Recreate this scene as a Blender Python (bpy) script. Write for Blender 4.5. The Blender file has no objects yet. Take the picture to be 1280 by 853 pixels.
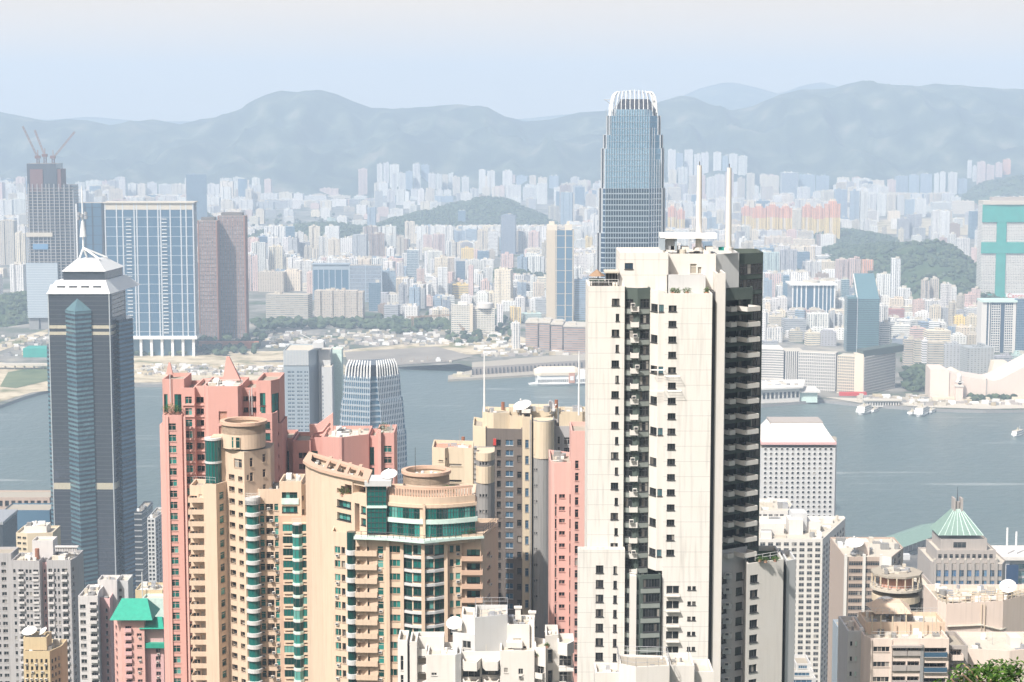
import bpy, bmesh, math, random
from mathutils import Vector, Matrix, noise
R = math.radians
random.seed(7)
sc = bpy.context.scene
col = sc.collection

# ------------------------------------------------------------------ camera, light, sky
F, CX, CY, HZ, CAMZ = 2460.0, 640.0, 426.5, 132.0, 400.0     # focal length and centre in photo pixels, horizon row, eye height (m)
TH = math.atan((CY - HZ) / F)
cam = bpy.data.cameras.new('camera'); camo = bpy.data.objects.new('camera', cam); col.objects.link(camo)
cam.sensor_width = 36; cam.lens = F / 1280 * 36; cam.clip_end = 60000; cam.clip_start = 1
camo.location = (0, 0, CAMZ); camo.rotation_euler = (R(90) - TH, 0, 0); sc.camera = camo

SUN = Vector((-0.39, -0.52, 0.76)).normalized()               # towards the sun: behind the camera on the left, high
sd = bpy.data.lights.new('sun', 'SUN'); sd.energy = 5.0; sd.angle = R(0.6); sd.color = (1.0, 0.955, 0.90)
so = bpy.data.objects.new('sun', sd); col.objects.link(so); so.location = (0, 0, 900)
so.rotation_euler = SUN.to_track_quat('Z', 'Y').to_euler()
w = bpy.data.worlds.new('World'); sc.world = w; w.use_nodes = True
nt = w.node_tree; bg = nt.nodes['Background']
sky = nt.nodes.new('ShaderNodeTexSky'); sky.sky_type = 'NISHITA'; sky.sun_disc = False
sky.sun_elevation = math.asin(SUN.z); sky.sun_rotation = math.atan2(SUN.x, SUN.y)
sky.altitude = 50; sky.air_density = 1.0; sky.dust_density = 7.0; sky.ozone_density = 1.0
# humid air near the horizon: the lower sky whitens into a milky band
tc = nt.nodes.new('ShaderNodeTexCoord'); sp_ = nt.nodes.new('ShaderNodeSeparateXYZ'); nt.links.new(tc.outputs['Generated'], sp_.inputs[0])
mr = nt.nodes.new('ShaderNodeMapRange'); nt.links.new(sp_.outputs[2], mr.inputs[0]); mr.inputs[1].default_value = 0.06; mr.inputs[2].default_value = 0.16; mr.inputs[3].default_value = 0.95; mr.inputs[4].default_value = 0.05
mxs = nt.nodes.new('ShaderNodeMix'); mxs.data_type = 'RGBA'; nt.links.new(mr.outputs[0], mxs.inputs[0]); nt.links.new(sky.outputs[0], mxs.inputs[6]); mxs.inputs[7].default_value = (5.35, 5.35, 5.3, 1)
nz_ = nt.nodes.new('ShaderNodeTexNoise'); mp_ = nt.nodes.new('ShaderNodeMapping'); mp_.inputs['Scale'].default_value = (3, 3, 14); nt.links.new(tc.outputs['Generated'], mp_.inputs[0]); nt.links.new(mp_.outputs[0], nz_.inputs[0]); nz_.inputs['Scale'].default_value = 1.2; nz_.inputs['Detail'].default_value = 4
mc_ = nt.nodes.new('ShaderNodeMix'); mc_.data_type = 'RGBA'; nt.links.new(nz_.outputs[0], mc_.inputs[0]); mc_.inputs[6].default_value = (9.6, 8.1, 6.7, 1); mc_.inputs[7].default_value = (12.0, 9.7, 7.4, 1); nt.links.new(mc_.outputs[2], mxs.inputs[7])
nt.links.new(mxs.outputs[2], bg.inputs[0]); bg.inputs[1].default_value = 0.08
vs = sc.view_settings; vs.view_transform = 'Standard'; vs.look = 'None'; vs.gamma = 1; vs.exposure = 0.38; vs.use_curve_mapping = False
sc.cycles.volume_bounces = 2; sc.cycles.max_bounces = 6; sc.cycles.diffuse_bounces = 2; sc.cycles.glossy_bounces = 2
sc.cycles.transmission_bounces = 2; sc.cycles.use_denoising = True
HAZE_D, HAZE_C = 1.35e-4, (0.64, 0.80, 1.0)

# ------------------------------------------------------------------ photo pixel + distance -> place in the world
ct, st = math.cos(TH), math.sin(TH)
def W(px, py, D):
    a = (px - CX) / F; b = -(py - CY) / F
    t = D / (ct + b * st)
    return Vector((t * a, D, CAMZ + t * (b * ct - st)))
def Z(py, D): return W(CX, py, D).z
def X(px, D, py=350): return W(px, py, D).x
def DG(py, z=4):                                              # distance at which a row meets height z
    b = -(py - CY) / F
    return (CAMZ - z) * (ct + b * st) / (st - b * ct)
def proj(x, y, z):
    dz = z - CAMZ; dep = y * ct - dz * st; up = y * st + dz * ct
    return CX + F * x / dep, CY - F * up / dep
def GZ(y):                                                    # height of the island slope under the near buildings
    if y > 1150: return 4.0
    if y > 300: return 4 + (1150 - y) * 0.21
    return min(385.0, 182.5 + (300 - y) * 0.68)

# ------------------------------------------------------------------ materials
MATS = {}
def nmat(name):
    m = bpy.data.materials.new(name); m.use_nodes = True; MATS[name] = m
    return m, m.node_tree.nodes, m.node_tree.links, m.node_tree.nodes['Principled BSDF']
def N(ns, t, **k):
    n = ns.new(t)
    for a, v in k.items():
        if a.startswith('i_'): n.inputs[int(a[2:])].default_value = v
        else: setattr(n, a, v)
    return n
def M_(ns, ls, op, a, b=None, c=None):
    n = ns.new('ShaderNodeMath'); n.operation = op
    for i, v in enumerate((a, b, c)):
        if v is None: continue
        if isinstance(v, (int, float)): n.inputs[i].default_value = v
        else: ls.new(v, n.inputs[i])
    return n.outputs[0]
def MIX(ns, ls, f, a, b, mode='MIX'):
    n = ns.new('ShaderNodeMix'); n.data_type = 'RGBA'; n.blend_type = mode
    for i, v in ((0, f), (6, a), (7, b)):
        if isinstance(v, (int, float)): n.inputs[i].default_value = v
        elif isinstance(v, tuple): n.inputs[i].default_value = (*v[:3], 1)
        else: ls.new(v, n.inputs[i])
    return n.outputs[2]
def wall(name, c, rough=0.85, stain=0.28, joint=0.0, scale=0.35):
    """painted concrete or tile: cloudy tone, rain streaks, optional floor joints"""
    m, ns, ls, p = nmat(name)
    g = N(ns, 'ShaderNodeNewGeometry')
    mp = N(ns, 'ShaderNodeMapping'); mp.inputs['Scale'].default_value = (1.6, 1.6, 0.10); ls.new(g.outputs['Position'], mp.inputs[0])
    n1 = N(ns, 'ShaderNodeTexNoise'); n1.inputs['Scale'].default_value = 1.0; n1.inputs['Detail'].default_value = 4; ls.new(mp.outputs[0], n1.inputs[0])
    n2 = N(ns, 'ShaderNodeTexNoise'); n2.inputs['Scale'].default_value = scale; n2.inputs['Detail'].default_value = 5; ls.new(g.outputs['Position'], n2.inputs[0])
    f1 = M_(ns, ls, 'MULTIPLY', M_(ns, ls, 'SMOOTH_MIN', M_(ns, ls, 'MAXIMUM', M_(ns, ls, 'SUBTRACT', n1.outputs[0], 0.5), 0.0), 0.3, 0.1), stain * 6.5)
    dark = tuple(v * 0.55 for v in c); warm = (c[0] * 0.93, c[1] * 0.89, c[2] * 0.82)
    a = MIX(ns, ls, f1, c, dark)
    b = MIX(ns, ls, M_(ns, ls, 'MULTIPLY', n2.outputs[0], 0.6), a, warm)
    if joint:
        s = N(ns, 'ShaderNodeSeparateXYZ'); ls.new(g.outputs['Position'], s.inputs[0])
        fr = M_(ns, ls, 'FRACT', M_(ns, ls, 'DIVIDE', s.outputs[2], joint))
        b = MIX(ns, ls, M_(ns, ls, 'MULTIPLY', M_(ns, ls, 'LESS_THAN', fr, 0.035), 0.6), b, dark)
    ls.new(b, p.inputs['Base Color']); p.inputs['Roughness'].default_value = rough
    bm_ = N(ns, 'ShaderNodeBump'); bm_.inputs['Strength'].default_value = 0.15; bm_.inputs['Distance'].default_value = 0.1
    ls.new(n2.outputs[0], bm_.inputs['Height']); ls.new(bm_.outputs[0], p.inputs['Normal'])
    return m
def plain(name, c, rough=0.6, metal=0.0, var=0.25, scale=0.8):
    m, ns, ls, p = nmat(name)
    g = N(ns, 'ShaderNodeNewGeometry'); n = N(ns, 'ShaderNodeTexNoise'); n.inputs['Scale'].default_value = scale; n.inputs['Detail'].default_value = 4
    ls.new(g.outputs['Position'], n.inputs[0])
    o = MIX(ns, ls, n.outputs[0], tuple(v * (1 - var) for v in c), tuple(min(1, v * (1 + var)) for v in c))
    ls.new(o, p.inputs['Base Color']); p.inputs['Roughness'].default_value = rough; p.inputs['Metallic'].default_value = metal
    return m
def glass(name, cols, rough=0.12, metal=0.0, wob=0.02):
    """window panes: each pane takes its own tone (blinds, curtains, dark rooms)"""
    m, ns, ls, p = nmat(name)
    g = N(ns, 'ShaderNodeNewGeometry'); oi = N(ns, 'ShaderNodeObjectInfo')
    r = M_(ns, ls, 'FRACT', M_(ns, ls, 'ADD', g.outputs['Random Per Island'], oi.outputs['Random']))
    cr = N(ns, 'ShaderNodeValToRGB'); cr.color_ramp.interpolation = 'CONSTANT'
    els = cr.color_ramp.elements
    while len(els) < len(cols): els.new(0.5)
    for e, (pos, c) in zip(els, cols): e.position = pos; e.color = (*c, 1)
    ls.new(r, cr.inputs[0]); ls.new(cr.outputs[0], p.inputs['Base Color'])
    p.inputs['Roughness'].default_value = rough; p.inputs['Metallic'].default_value = metal
    n = N(ns, 'ShaderNodeTexNoise'); n.inputs['Scale'].default_value = 0.35; ls.new(g.outputs['Position'], n.inputs[0])
    b = N(ns, 'ShaderNodeBump'); b.inputs['Strength'].default_value = 1.0; b.inputs['Distance'].default_value = wob
    ls.new(n.outputs[0], b.inputs['Height']); ls.new(b.outputs[0], p.inputs['Normal'])
    return m
def facade(name, ft, fz, wt, wz, glassc, gl2, metal=0.0, rough=0.75):
    """far building skin: wall tone from the mesh, window openings by storey and bay"""
    m, ns, ls, p = nmat(name)
    g = N(ns, 'ShaderNodeNewGeometry'); at = N(ns, 'ShaderNodeAttribute', attribute_name='Col')
    sn = N(ns, 'ShaderNodeSeparateXYZ'); ls.new(g.outputs['True Normal'], sn.inputs[0])
    sp = N(ns, 'ShaderNodeSeparateXYZ'); ls.new(g.outputs['Position'], sp.inputs[0])
    t = M_(ns, ls, 'SUBTRACT', M_(ns, ls, 'MULTIPLY', sp.outputs[0], sn.outputs[1]), M_(ns, ls, 'MULTIPLY', sp.outputs[1], sn.outputs[0]))
    tt = M_(ns, ls, 'DIVIDE', t, ft); zz = M_(ns, ls, 'DIVIDE', sp.outputs[2], fz)
    mt = M_(ns, ls, 'LESS_THAN', M_(ns, ls, 'FRACT', tt), wt); mz = M_(ns, ls, 'LESS_THAN', M_(ns, ls, 'FRACT', zz), wz)
    side = M_(ns, ls, 'LESS_THAN', M_(ns, ls, 'ABSOLUTE', sn.outputs[2]), 0.4)
    mask = M_(ns, ls, 'MULTIPLY', M_(ns, ls, 'MULTIPLY', mt, mz), side)
    cv = N(ns, 'ShaderNodeCombineXYZ'); ls.new(M_(ns, ls, 'FLOOR', tt), cv.inputs[0]); ls.new(M_(ns, ls, 'FLOOR', zz), cv.inputs[1])
    wn = N(ns, 'ShaderNodeTexWhiteNoise'); wn.noise_dimensions = '3D'; ls.new(cv.outputs[0], wn.inputs[0])
    gc = MIX(ns, ls, wn.outputs[0], glassc, gl2)
    nz = N(ns, 'ShaderNodeTexNoise'); nz.inputs['Scale'].default_value = 0.06; nz.inputs['Detail'].default_value = 4; ls.new(g.outputs['Position'], nz.inputs[0])
    wc = MIX(ns, ls, M_(ns, ls, 'MULTIPLY', nz.outputs[0], 0.35), at.outputs['Color'], (0.25, 0.24, 0.23))
    ls.new(MIX(ns, ls, mask, wc, gc), p.inputs['Base Color'])
    ls.new(M_(ns, ls, 'SUBTRACT', rough, M_(ns, ls, 'MULTIPLY', mask, rough - 0.15)), p.inputs['Roughness'])
    if metal: ls.new(M_(ns, ls, 'MULTIPLY', mask, metal), p.inputs['Metallic'])
    return m

facade('far_grid', 3.4, 3.1, 0.55, 0.46, (0.09, 0.11, 0.14), (0.42, 0.43, 0.43))
facade('far_bands', 9.0, 3.6, 0.97, 0.42, (0.12, 0.14, 0.16), (0.28, 0.31, 0.33))
facade('far_stripes', 4.2, 3.1, 0.40, 0.80, (0.09, 0.12, 0.16), (0.34, 0.36, 0.38))
facade('far_glass', 3.0, 3.8, 0.90, 0.82, (0.08, 0.16, 0.24), (0.14, 0.24, 0.32), metal=0.35)
facade('far_tiny', 5.2, 3.0, 0.42, 0.42, (0.06, 0.07, 0.08), (0.32, 0.30, 0.28))

wall('white_paint', (0.71, 0.69, 0.655), joint=2.92, stain=0.40)
wall('white_plain', (0.69, 0.665, 0.63), stain=0.14)
wall('cool_white', (0.56, 0.57, 0.58), stain=0.15)
wall('cream_paint', (0.65, 0.505, 0.385), stain=0.26)
wall('peach_trim', (0.58, 0.40, 0.30), stain=0.12)
wall('pink_paint', (0.62, 0.345, 0.305), stain=0.14)
wall('pink_light', (0.67, 0.405, 0.36), stain=0.12)
wall('beige_paint', (0.62, 0.53, 0.40), stain=0.25)
wall('grey_concrete', (0.27, 0.27, 0.27), stain=0.45)
wall('brown_grey', (0.15, 0.13, 0.12), stain=0.40)
wall('apartment_grey', (0.42, 0.41, 0.42), stain=0.40)
wall('apartment_white', (0.62, 0.60, 0.60), stain=0.35)
wall('yellow_stone', (0.60, 0.48, 0.30), stain=0.25)
wall('rose_tile', (0.66, 0.42, 0.42), stain=0.2)
wall('tan_stone', (0.46, 0.36, 0.30), stain=0.22)
wall('shore_cream', (0.70, 0.62, 0.50), stain=0.15)
wall('rose_beige', (0.72, 0.61, 0.54), stain=0.2)
wall('taupe_stone', (0.40, 0.365, 0.345), stain=0.25)
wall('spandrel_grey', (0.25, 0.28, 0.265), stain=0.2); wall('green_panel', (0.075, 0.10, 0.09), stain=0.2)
wall('roof_deck', (0.38, 0.345, 0.29), stain=0.3)
wall('roof_pale', (0.55, 0.51, 0.44), stain=0.3)
wall('roof_red', (0.55, 0.30, 0.22), stain=0.3)
plain('teal_roof', (0.02, 0.32, 0.22), 0.5); plain('pale_green_roof', (0.20, 0.30, 0.255), 0.6, var=0.2, scale=0.4)
plain('white_metal', (0.80, 0.80, 0.78), 0.4, var=0.05); plain('grey_metal', (0.45, 0.46, 0.48), 0.4, 0.4)
plain('dark_metal', (0.06, 0.06, 0.065), 0.5); plain('red_paint', (0.55, 0.06, 0.05), 0.5)
plain('silver', (0.72, 0.75, 0.78), 0.3, 0.5, var=0.06); plain('cladding_blue', (0.42, 0.49, 0.55), 0.35, 0.3, var=0.08)
plain('pale_mint', (0.58, 0.72, 0.66), 0.5); plain('brass_panel', (0.55, 0.50, 0.38), 0.4, 0.2)
plain('rust', (0.30, 0.13, 0.08), 0.8); plain('dark_rust', (0.16, 0.085, 0.085), 0.8); plain('pale_window', (0.24, 0.25, 0.26), 0.3); plain('dull_white', (0.50, 0.53, 0.56), 0.5, var=0.06); plain('orange_hoarding', (0.55, 0.20, 0.10), 0.7)
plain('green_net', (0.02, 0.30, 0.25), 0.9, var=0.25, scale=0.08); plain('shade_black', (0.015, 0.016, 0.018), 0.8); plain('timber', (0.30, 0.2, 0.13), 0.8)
glass('dark_glass', [(0, (0.015, 0.018, 0.02)), (0.55, (0.03, 0.033, 0.037)), (0.84, (0.12, 0.11, 0.10)), (0.95, (0.32, 0.30, 0.27))], rough=0.2)
glass('teal_glass', [(0, (0.005, 0.045, 0.04)), (0.4, (0.01, 0.12, 0.105)), (0.7, (0.03, 0.22, 0.19)), (0.9, (0.12, 0.34, 0.30))], rough=0.08)
glass('sky_glass', [(0, (0.22, 0.37, 0.50)), (0.5, (0.27, 0.43, 0.56)), (0.8, (0.18, 0.32, 0.45))], rough=0.15, metal=0.3, wob=0.3)
glass('blue_glass', [(0, (0.09, 0.15, 0.23)), (0.5, (0.12, 0.19, 0.27)), (0.8, (0.07, 0.12, 0.19))], rough=0.10, metal=0.65, wob=0.15)
glass('navy_glass', [(0, (0.07, 0.15, 0.24)), (0.6, (0.10, 0.20, 0.30))], rough=0.1, metal=0.3, wob=0.1)
glass('slate_glass', [(0, (0.07, 0.085, 0.11)), (0.6, (0.10, 0.115, 0.145))], rough=0.07, metal=0.6, wob=0.35)
glass('aqua_glass', [(0, (0.13, 0.26, 0.31)), (0.5, (0.19, 0.34, 0.38))], rough=0.1, metal=0.5, wob=0.5)
glass('deep_blue', [(0, (0.01, 0.03, 0.09)), (0.5, (0.02, 0.05, 0.12))], rough=0.08, wob=0.1)
glass('sky_pane', [(0, (0.10, 0.22, 0.42)), (0.5, (0.16, 0.32, 0.52)), (0.8, (0.05, 0.08, 0.12))], rough=0.1, metal=0.3, wob=0.1)

# ------------------------------------------------------------------ mesh building
class MB:
    def __init__(s): s.v = []; s.f = []; s.m = []; s.c = []; s.mats = []; s.cc = (1, 1, 1); s.smooth = False
    def mi(s, mat):
        if mat not in s.mats: s.mats.append(mat)
        return s.mats.index(mat)
    def add(s, vs, fs, mat):
        o = len(s.v); s.v += [tuple(q) for q in vs]; s.c += [s.cc] * len(vs)
        i = s.mi(mat)
        for f in fs: s.f.append([o + k for k in f]); s.m.append(i)
        return s
    def quad(s, a, b, c, d, mat): return s.add((a, b, c, d), ((0, 1, 2, 3),), mat)
    def box(s, x0, x1, y0, y1, z0, z1, mat, bottom=True):
        v = [(x0, y0, z0), (x1, y0, z0), (x1, y1, z0), (x0, y1, z0), (x0, y0, z1), (x1, y0, z1), (x1, y1, z1), (x0, y1, z1)]
        f = [(4, 5, 6, 7), (0, 1, 5, 4), (1, 2, 6, 5), (2, 3, 7, 6), (3, 0, 4, 7)]
        if bottom: f.append((3, 2, 1, 0))
        return s.add(v, f, mat)
    def prism(s, poly, z0, z1, mat, top=True, bottom=False, topmat=None):
        n = len(poly)
        v = [(p[0], p[1], z0) for p in poly] + [(p[0], p[1], z1) for p in poly]
        s.add(v, [(i, (i + 1) % n, n + (i + 1) % n, n + i) for i in range(n)], mat)
        if top: s.add([(p[0], p[1], z1) for p in poly], [tuple(range(n))], topmat or mat)
        if bottom: s.add([(p[0], p[1], z0) for p in poly], [tuple(reversed(range(n)))], mat)
        return s
    def frustum(s, p0, z0, p1, z1, mat, top=True):
        n = len(p0)
        v = [(p[0], p[1], z0) for p in p0] + [(p[0], p[1], z1) for p in p1]
        f = [(i, (i + 1) % n, n + (i + 1) % n, n + i) for i in range(n)]
        if top: f.append(tuple(range(n, 2 * n)))
        return s.add(v, f, mat)
    def cyl(s, x, y, z0, z1, r, mat, r1=None, n=16, top=True):
        r1 = r if r1 is None else r1
        a = [(x + r * math.cos(2 * math.pi * i / n), y + r * math.sin(2 * math.pi * i / n)) for i in range(n)]
        b = [(x + r1 * math.cos(2 * math.pi * i / n), y + r1 * math.sin(2 * math.pi * i / n)) for i in range(n)]
        return s.frustum(a, z0, b, z1, mat, top)
    def tube(s, a, b, r, mat, r1=None, n=6):
        a = Vector(a); b = Vector(b); d = (b - a)
        if d.length < 1e-6: return s
        q = d.to_track_quat('Z', 'Y'); r1 = r if r1 is None else r1; vs = []
        for p, rr in ((a, r), (b, r1)):
            for i in range(n):
                vs.append(p + q @ Vector((rr * math.cos(2 * math.pi * i / n), rr * math.sin(2 * math.pi * i / n), 0)))
        return s.add(vs, [(i, (i + 1) % n, n + (i + 1) % n, n + i) for i in range(n)] + [tuple(range(n, 2 * n)), tuple(reversed(range(n)))], mat)
    def ring(s, x, y, z0, z1, ro, ri, mat, n=24):
        for i in range(n):
            a0, a1 = 2 * math.pi * i / n, 2 * math.pi * (i + 1) / n
            P = lambda r, a, z: (x + r * math.cos(a), y + r * math.sin(a), z)
            s.add([P(ro, a0, z0), P(ro, a1, z0), P(ro, a1, z1), P(ro, a0, z1), P(ri, a0, z0), P(ri, a1, z0), P(ri, a1, z1), P(ri, a0, z1)],
                  [(0, 1, 2, 3), (5, 4, 7, 6), (3, 2, 6, 7), (1, 0, 4, 5)], mat)
        return s
    def dome(s, x, y, z, r, h, mat, n=14, k=4):
        for j in range(k):
            a0, a1 = math.pi / 2 * j / k, math.pi / 2 * (j + 1) / k
            A = [(x + r * math.cos(a0) * math.cos(2 * math.pi * i / n), y + r * math.cos(a0) * math.sin(2 * math.pi * i / n), z + h * math.sin(a0)) for i in range(n)]
            B = [(x + r * math.cos(a1) * math.cos(2 * math.pi * i / n), y + r * math.cos(a1) * math.sin(2 * math.pi * i / n), z + h * math.sin(a1)) for i in range(n)]
            s.add(A + B, [(i, (i + 1) % n, n + (i + 1) % n, n + i) for i in range(n)], mat)
        return s
    def mesh(s, name, o=(0, 0, 0)):
        me = bpy.data.meshes.new(name)
        me.from_pydata([(a - o[0], b - o[1], c - o[2]) for a, b, c in s.v], [], s.f)
        for m in s.mats: me.materials.append(MATS[m])
        me.polygons.foreach_set('material_index', s.m)
        if s.smooth: me.polygons.foreach_set('use_smooth', [True] * len(s.f))
        if any(c != (1, 1, 1) for c in s.c):
            ca = me.color_attributes.new('Col', 'FLOAT_COLOR', 'POINT')
            ca.data.foreach_set('color', [k for c in s.c for k in (*c, 1)])
        me.update(); return me
    def build(s, name, parent=None, loc=None):
        o0 = Vector(loc) if loc is not None else (parent.matrix_world.translation.copy() if parent else Vector((0, 0, 0)))
        if parent is not None and loc is None: o0 = WORLD[parent.name]
        ob = bpy.data.objects.new(name, s.mesh(name, o0)); col.objects.link(ob)
        if parent is not None:
            ob.parent = parent; ob.location = o0 - WORLD[parent.name]
        else: ob.location = o0
        WORLD[ob.name] = o0
        return ob
WORLD = {}; LABELS = {}
def tag(o, label=None, cat=None, group=None, kind=None):
    if label:
        o['label'] = label
        nw = len(label.split()); assert 4 <= nw <= 16, label
        LABELS.setdefault(label, []).append(o.name)
    if cat: o['category'] = cat
    if group: o['group'] = group
    if kind: o['kind'] = kind
    return o
def empty(name, loc, label, cat, group=None):
    o = bpy.data.objects.new(name, None); col.objects.link(o); o.location = loc; o.empty_display_size = 2
    WORLD[o.name] = Vector(loc); return tag(o, label, cat, group)
def inst(name, mesh, parent, loc, rz=0):
    o = bpy.data.objects.new(name, mesh); col.objects.link(o); o.parent = parent
    o.location = Vector(loc) - WORLD[parent.name]; o.rotation_euler = (0, 0, rz); WORLD[o.name] = Vector(loc)
    return o
def inset(poly, d):
    n = len(poly); out = []
    for i in range(n):
        a, b, c = Vector(poly[i - 1][:2]), Vector(poly[i][:2]), Vector(poly[(i + 1) % n][:2])
        e1 = (b - a); e2 = (c - b)
        if e1.length < 1e-6 or e2.length < 1e-6: out.append(tuple(b)); continue
        n1 = Vector((-e1.y, e1.x)).normalized(); n2 = Vector((-e2.y, e2.x)).normalized()
        m = n1 + n2
        if m.length < 0.3: m = n1
        m.normalize(); k = d / max(0.45, m.dot(n1)); out.append(tuple(b + m * k))
    return out
# ------------------------------------------------------------------ water, land, hills, haze
def lerp_tab(tab, x):
    if x <= tab[0][0]: return tab[0][1]
    for (a, b), (c, d) in zip(tab, tab[1:]):
        if x <= c: return b + (d - b) * (x - a) / (c - a)
    return tab[-1][1]
# harbour water
m, ns, ls, p = nmat('water')
g = N(ns, 'ShaderNodeNewGeometry')
mp = N(ns, 'ShaderNodeMapping'); mp.inputs['Scale'].default_value = (0.0055, 0.055, 1); ls.new(g.outputs['Position'], mp.inputs[0])
n1 = N(ns, 'ShaderNodeTexNoise'); n1.inputs['Scale'].default_value = 1.0; n1.inputs['Detail'].default_value = 7; n1.inputs['Distortion'].default_value = 0.6; ls.new(mp.outputs[0], n1.inputs[0])
mp2 = N(ns, 'ShaderNodeMapping'); mp2.inputs['Scale'].default_value = (0.0022, 0.0040, 1); ls.new(g.outputs['Position'], mp2.inputs[0])
n2 = N(ns, 'ShaderNodeTexNoise'); n2.inputs['Scale'].default_value = 1.0; n2.inputs['Detail'].default_value = 5; ls.new(mp2.outputs[0], n2.inputs[0])
base = MIX(ns, ls, n2.outputs[0], (0.085, 0.135, 0.135), (0.165, 0.195, 0.185))
foam = M_(ns, ls, 'MULTIPLY', M_(ns, ls, 'MAXIMUM', M_(ns, ls, 'SUBTRACT', n1.outputs[0], 0.60), 0.0), 5.5)
foam = M_(ns, ls, 'MINIMUM', M_(ns, ls, 'MULTIPLY', foam, M_(ns, ls, 'GREATER_THAN', n2.outputs[0], 0.48)), 0.7)
ls.new(MIX(ns, ls, foam, base, (0.5, 0.52, 0.5)), p.inputs['Base Color'])
p.inputs['Roughness'].default_value = 0.35; p.inputs['Specular IOR Level'].default_value = 0.5
n3 = N(ns, 'ShaderNodeTexNoise'); n3.inputs['Scale'].default_value = 0.08; n3.inputs['Detail'].default_value = 6; ls.new(g.outputs['Position'], n3.inputs[0])
ls.new(MIX(ns, ls, M_(ns, ls, 'MULTIPLY', n3.outputs[0], 0.5), MIX(ns, ls, foam, base, (0.5, 0.52, 0.5)), (0.05, 0.085, 0.09)), p.inputs['Base Color'])
b = N(ns, 'ShaderNodeBump'); b.inputs['Strength'].default_value = 1.0; b.inputs['Distance'].default_value = 2.0
ls.new(n3.outputs[0], b.inputs['Height']); ls.new(b.outputs[0], p.inputs['Normal'])
k = MB(); k.quad((-14000, 600, 0), (14000, 600, 0), (14000, 17300, 0), (-14000, 17300, 0), 'water')
tag(k.build('harbour_water'), kind='structure')

# city ground: streets, dirt, greenery
def ground_mat(name, cols, scale, rough=0.95):
    m, ns, ls, p = nmat(name)
    g = N(ns, 'ShaderNodeNewGeometry'); n = N(ns, 'ShaderNodeTexNoise'); n.inputs['Scale'].default_value = scale; n.inputs['Detail'].default_value = 8; n.inputs['Roughness'].default_value = 0.6
    ls.new(g.outputs['Position'], n.inputs[0])
    cr = N(ns, 'ShaderNodeValToRGB'); els = cr.color_ramp.elements
    while len(els) < len(cols): els.new(0.5)
    for e, (pos, c) in zip(els, cols): e.position = pos; e.color = (*c, 1)
    ls.new(n.outputs[0], cr.inputs[0]); ls.new(cr.outputs[0], p.inputs['Base Color']); p.inputs['Roughness'].default_value = rough
    b = N(ns, 'ShaderNodeBump'); b.inputs['Strength'].default_value = 0.6; b.inputs['Distance'].default_value = 0.05 / scale
    ls.new(n.outputs[0], b.inputs['Height']); ls.new(b.outputs[0], p.inputs['Normal'])
    return m
ground_mat('city_ground', [(0.35, (0.05, 0.085, 0.04)), (0.47, (0.14, 0.14, 0.12)), (0.55, (0.22, 0.21, 0.19)), (0.65, (0.34, 0.31, 0.26))], 0.012)
ground_mat('sand_ground', [(0.36, (0.16, 0.17, 0.08)), (0.46, (0.40, 0.33, 0.22)), (0.58, (0.58, 0.50, 0.36)), (0.7, (0.36, 0.29, 0.19))], 0.02)
ground_mat('tarmac', [(0.3, (0.20, 0.18, 0.16)), (0.7, (0.30, 0.27, 0.23))], 0.02)
ground_mat('hillside', [(0.36, (0.010, 0.026, 0.018)), (0.50, (0.030, 0.050, 0.030)), (0.58, (0.075, 0.095, 0.060)), (0.72, (0.20, 0.17, 0.13))], 0.0055)
ground_mat('near_hill', [(0.36, (0.018, 0.045, 0.016)), (0.54, (0.050, 0.085, 0.032)), (0.66, (0.075, 0.10, 0.045)), (0.80, (0.26, 0.20, 0.13))], 0.016)
ground_mat('grass_ground', [(0.3, (0.05, 0.09, 0.03)), (0.6, (0.13, 0.16, 0.07))], 0.02)
ground_mat('street', [(0.4, (0.07, 0.07, 0.07)), (0.6, (0.15, 0.145, 0.135))], 0.05)

shore = [(-260, 545), (-60, 520), (0, 507), (30, 496), (62, 487), (120, 482), (165, 481), (260, 480), (350, 478), (440, 470), (496, 459), (575, 455), (600, 462), (640, 452), (735, 455), (742, 482), (850, 500), (952, 506), (1028, 500), (1073, 505), (1166, 511), (1232, 513), (1290, 512), (1500, 508)]
def on_ground(px, py, z=4): D = DG(py, z); v = W(px, py, D); return (v.x, v.y)
pl = [on_ground(*q) for q in shore]
pl = [(pl[0][0] - 6000, pl[0][1])] + pl + [(9000, pl[-1][1]), (14000, 13500), (-14000, 13500)]
def sheet(name, poly, z, mat, z0=None, mound=0):
    bm = bmesh.new(); vs = [bm.verts.new((a, b, z)) for a, b in poly]; bm.faces.new(vs)
    bmesh.ops.triangulate(bm, faces=bm.faces[:]); me = bpy.data.meshes.new(name); bm.to_mesh(me); bm.free(); me.materials.append(MATS[mat])
    o = bpy.data.objects.new(name, me); col.objects.link(o); tag(o, kind='structure')
    if z0 is not None:
        k = MB(); n = len(poly)
        for i in range(n - 1): a, c = poly[i], poly[i + 1]; k.quad((*a, z0), (*c, z0), (*c, z), (*a, z), 'grey_concrete')
        tag(k.build(name + '_edge'), kind='structure')
    return o
sheet('far_shore_ground', pl, 4.0, 'city_ground', -1)
P = lambda *q: [on_ground(a, b) for a, b in q]
sheet('reclaimed_sand_ground', P((-120, 520), (-10, 506), (40, 491), (165, 479), (350, 476), (440, 468), (430, 456), (300, 452), (170, 458), (100, 466), (40, 458), (-10, 452), (-160, 470)), 4.4, 'sand_ground')
sheet('worksite_ground', P((60, 447), (240, 441), (430, 438), (640, 418), (700, 436), (640, 440), (590, 444), (540, 440), (430, 447), (240, 456), (90, 462)), 4.6, 'sand_ground')
sheet('quay_tarmac_ground', P((430, 441), (545, 434), (592, 446), (560, 453), (500, 457), (440, 466)), 4.8, 'tarmac')
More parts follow.
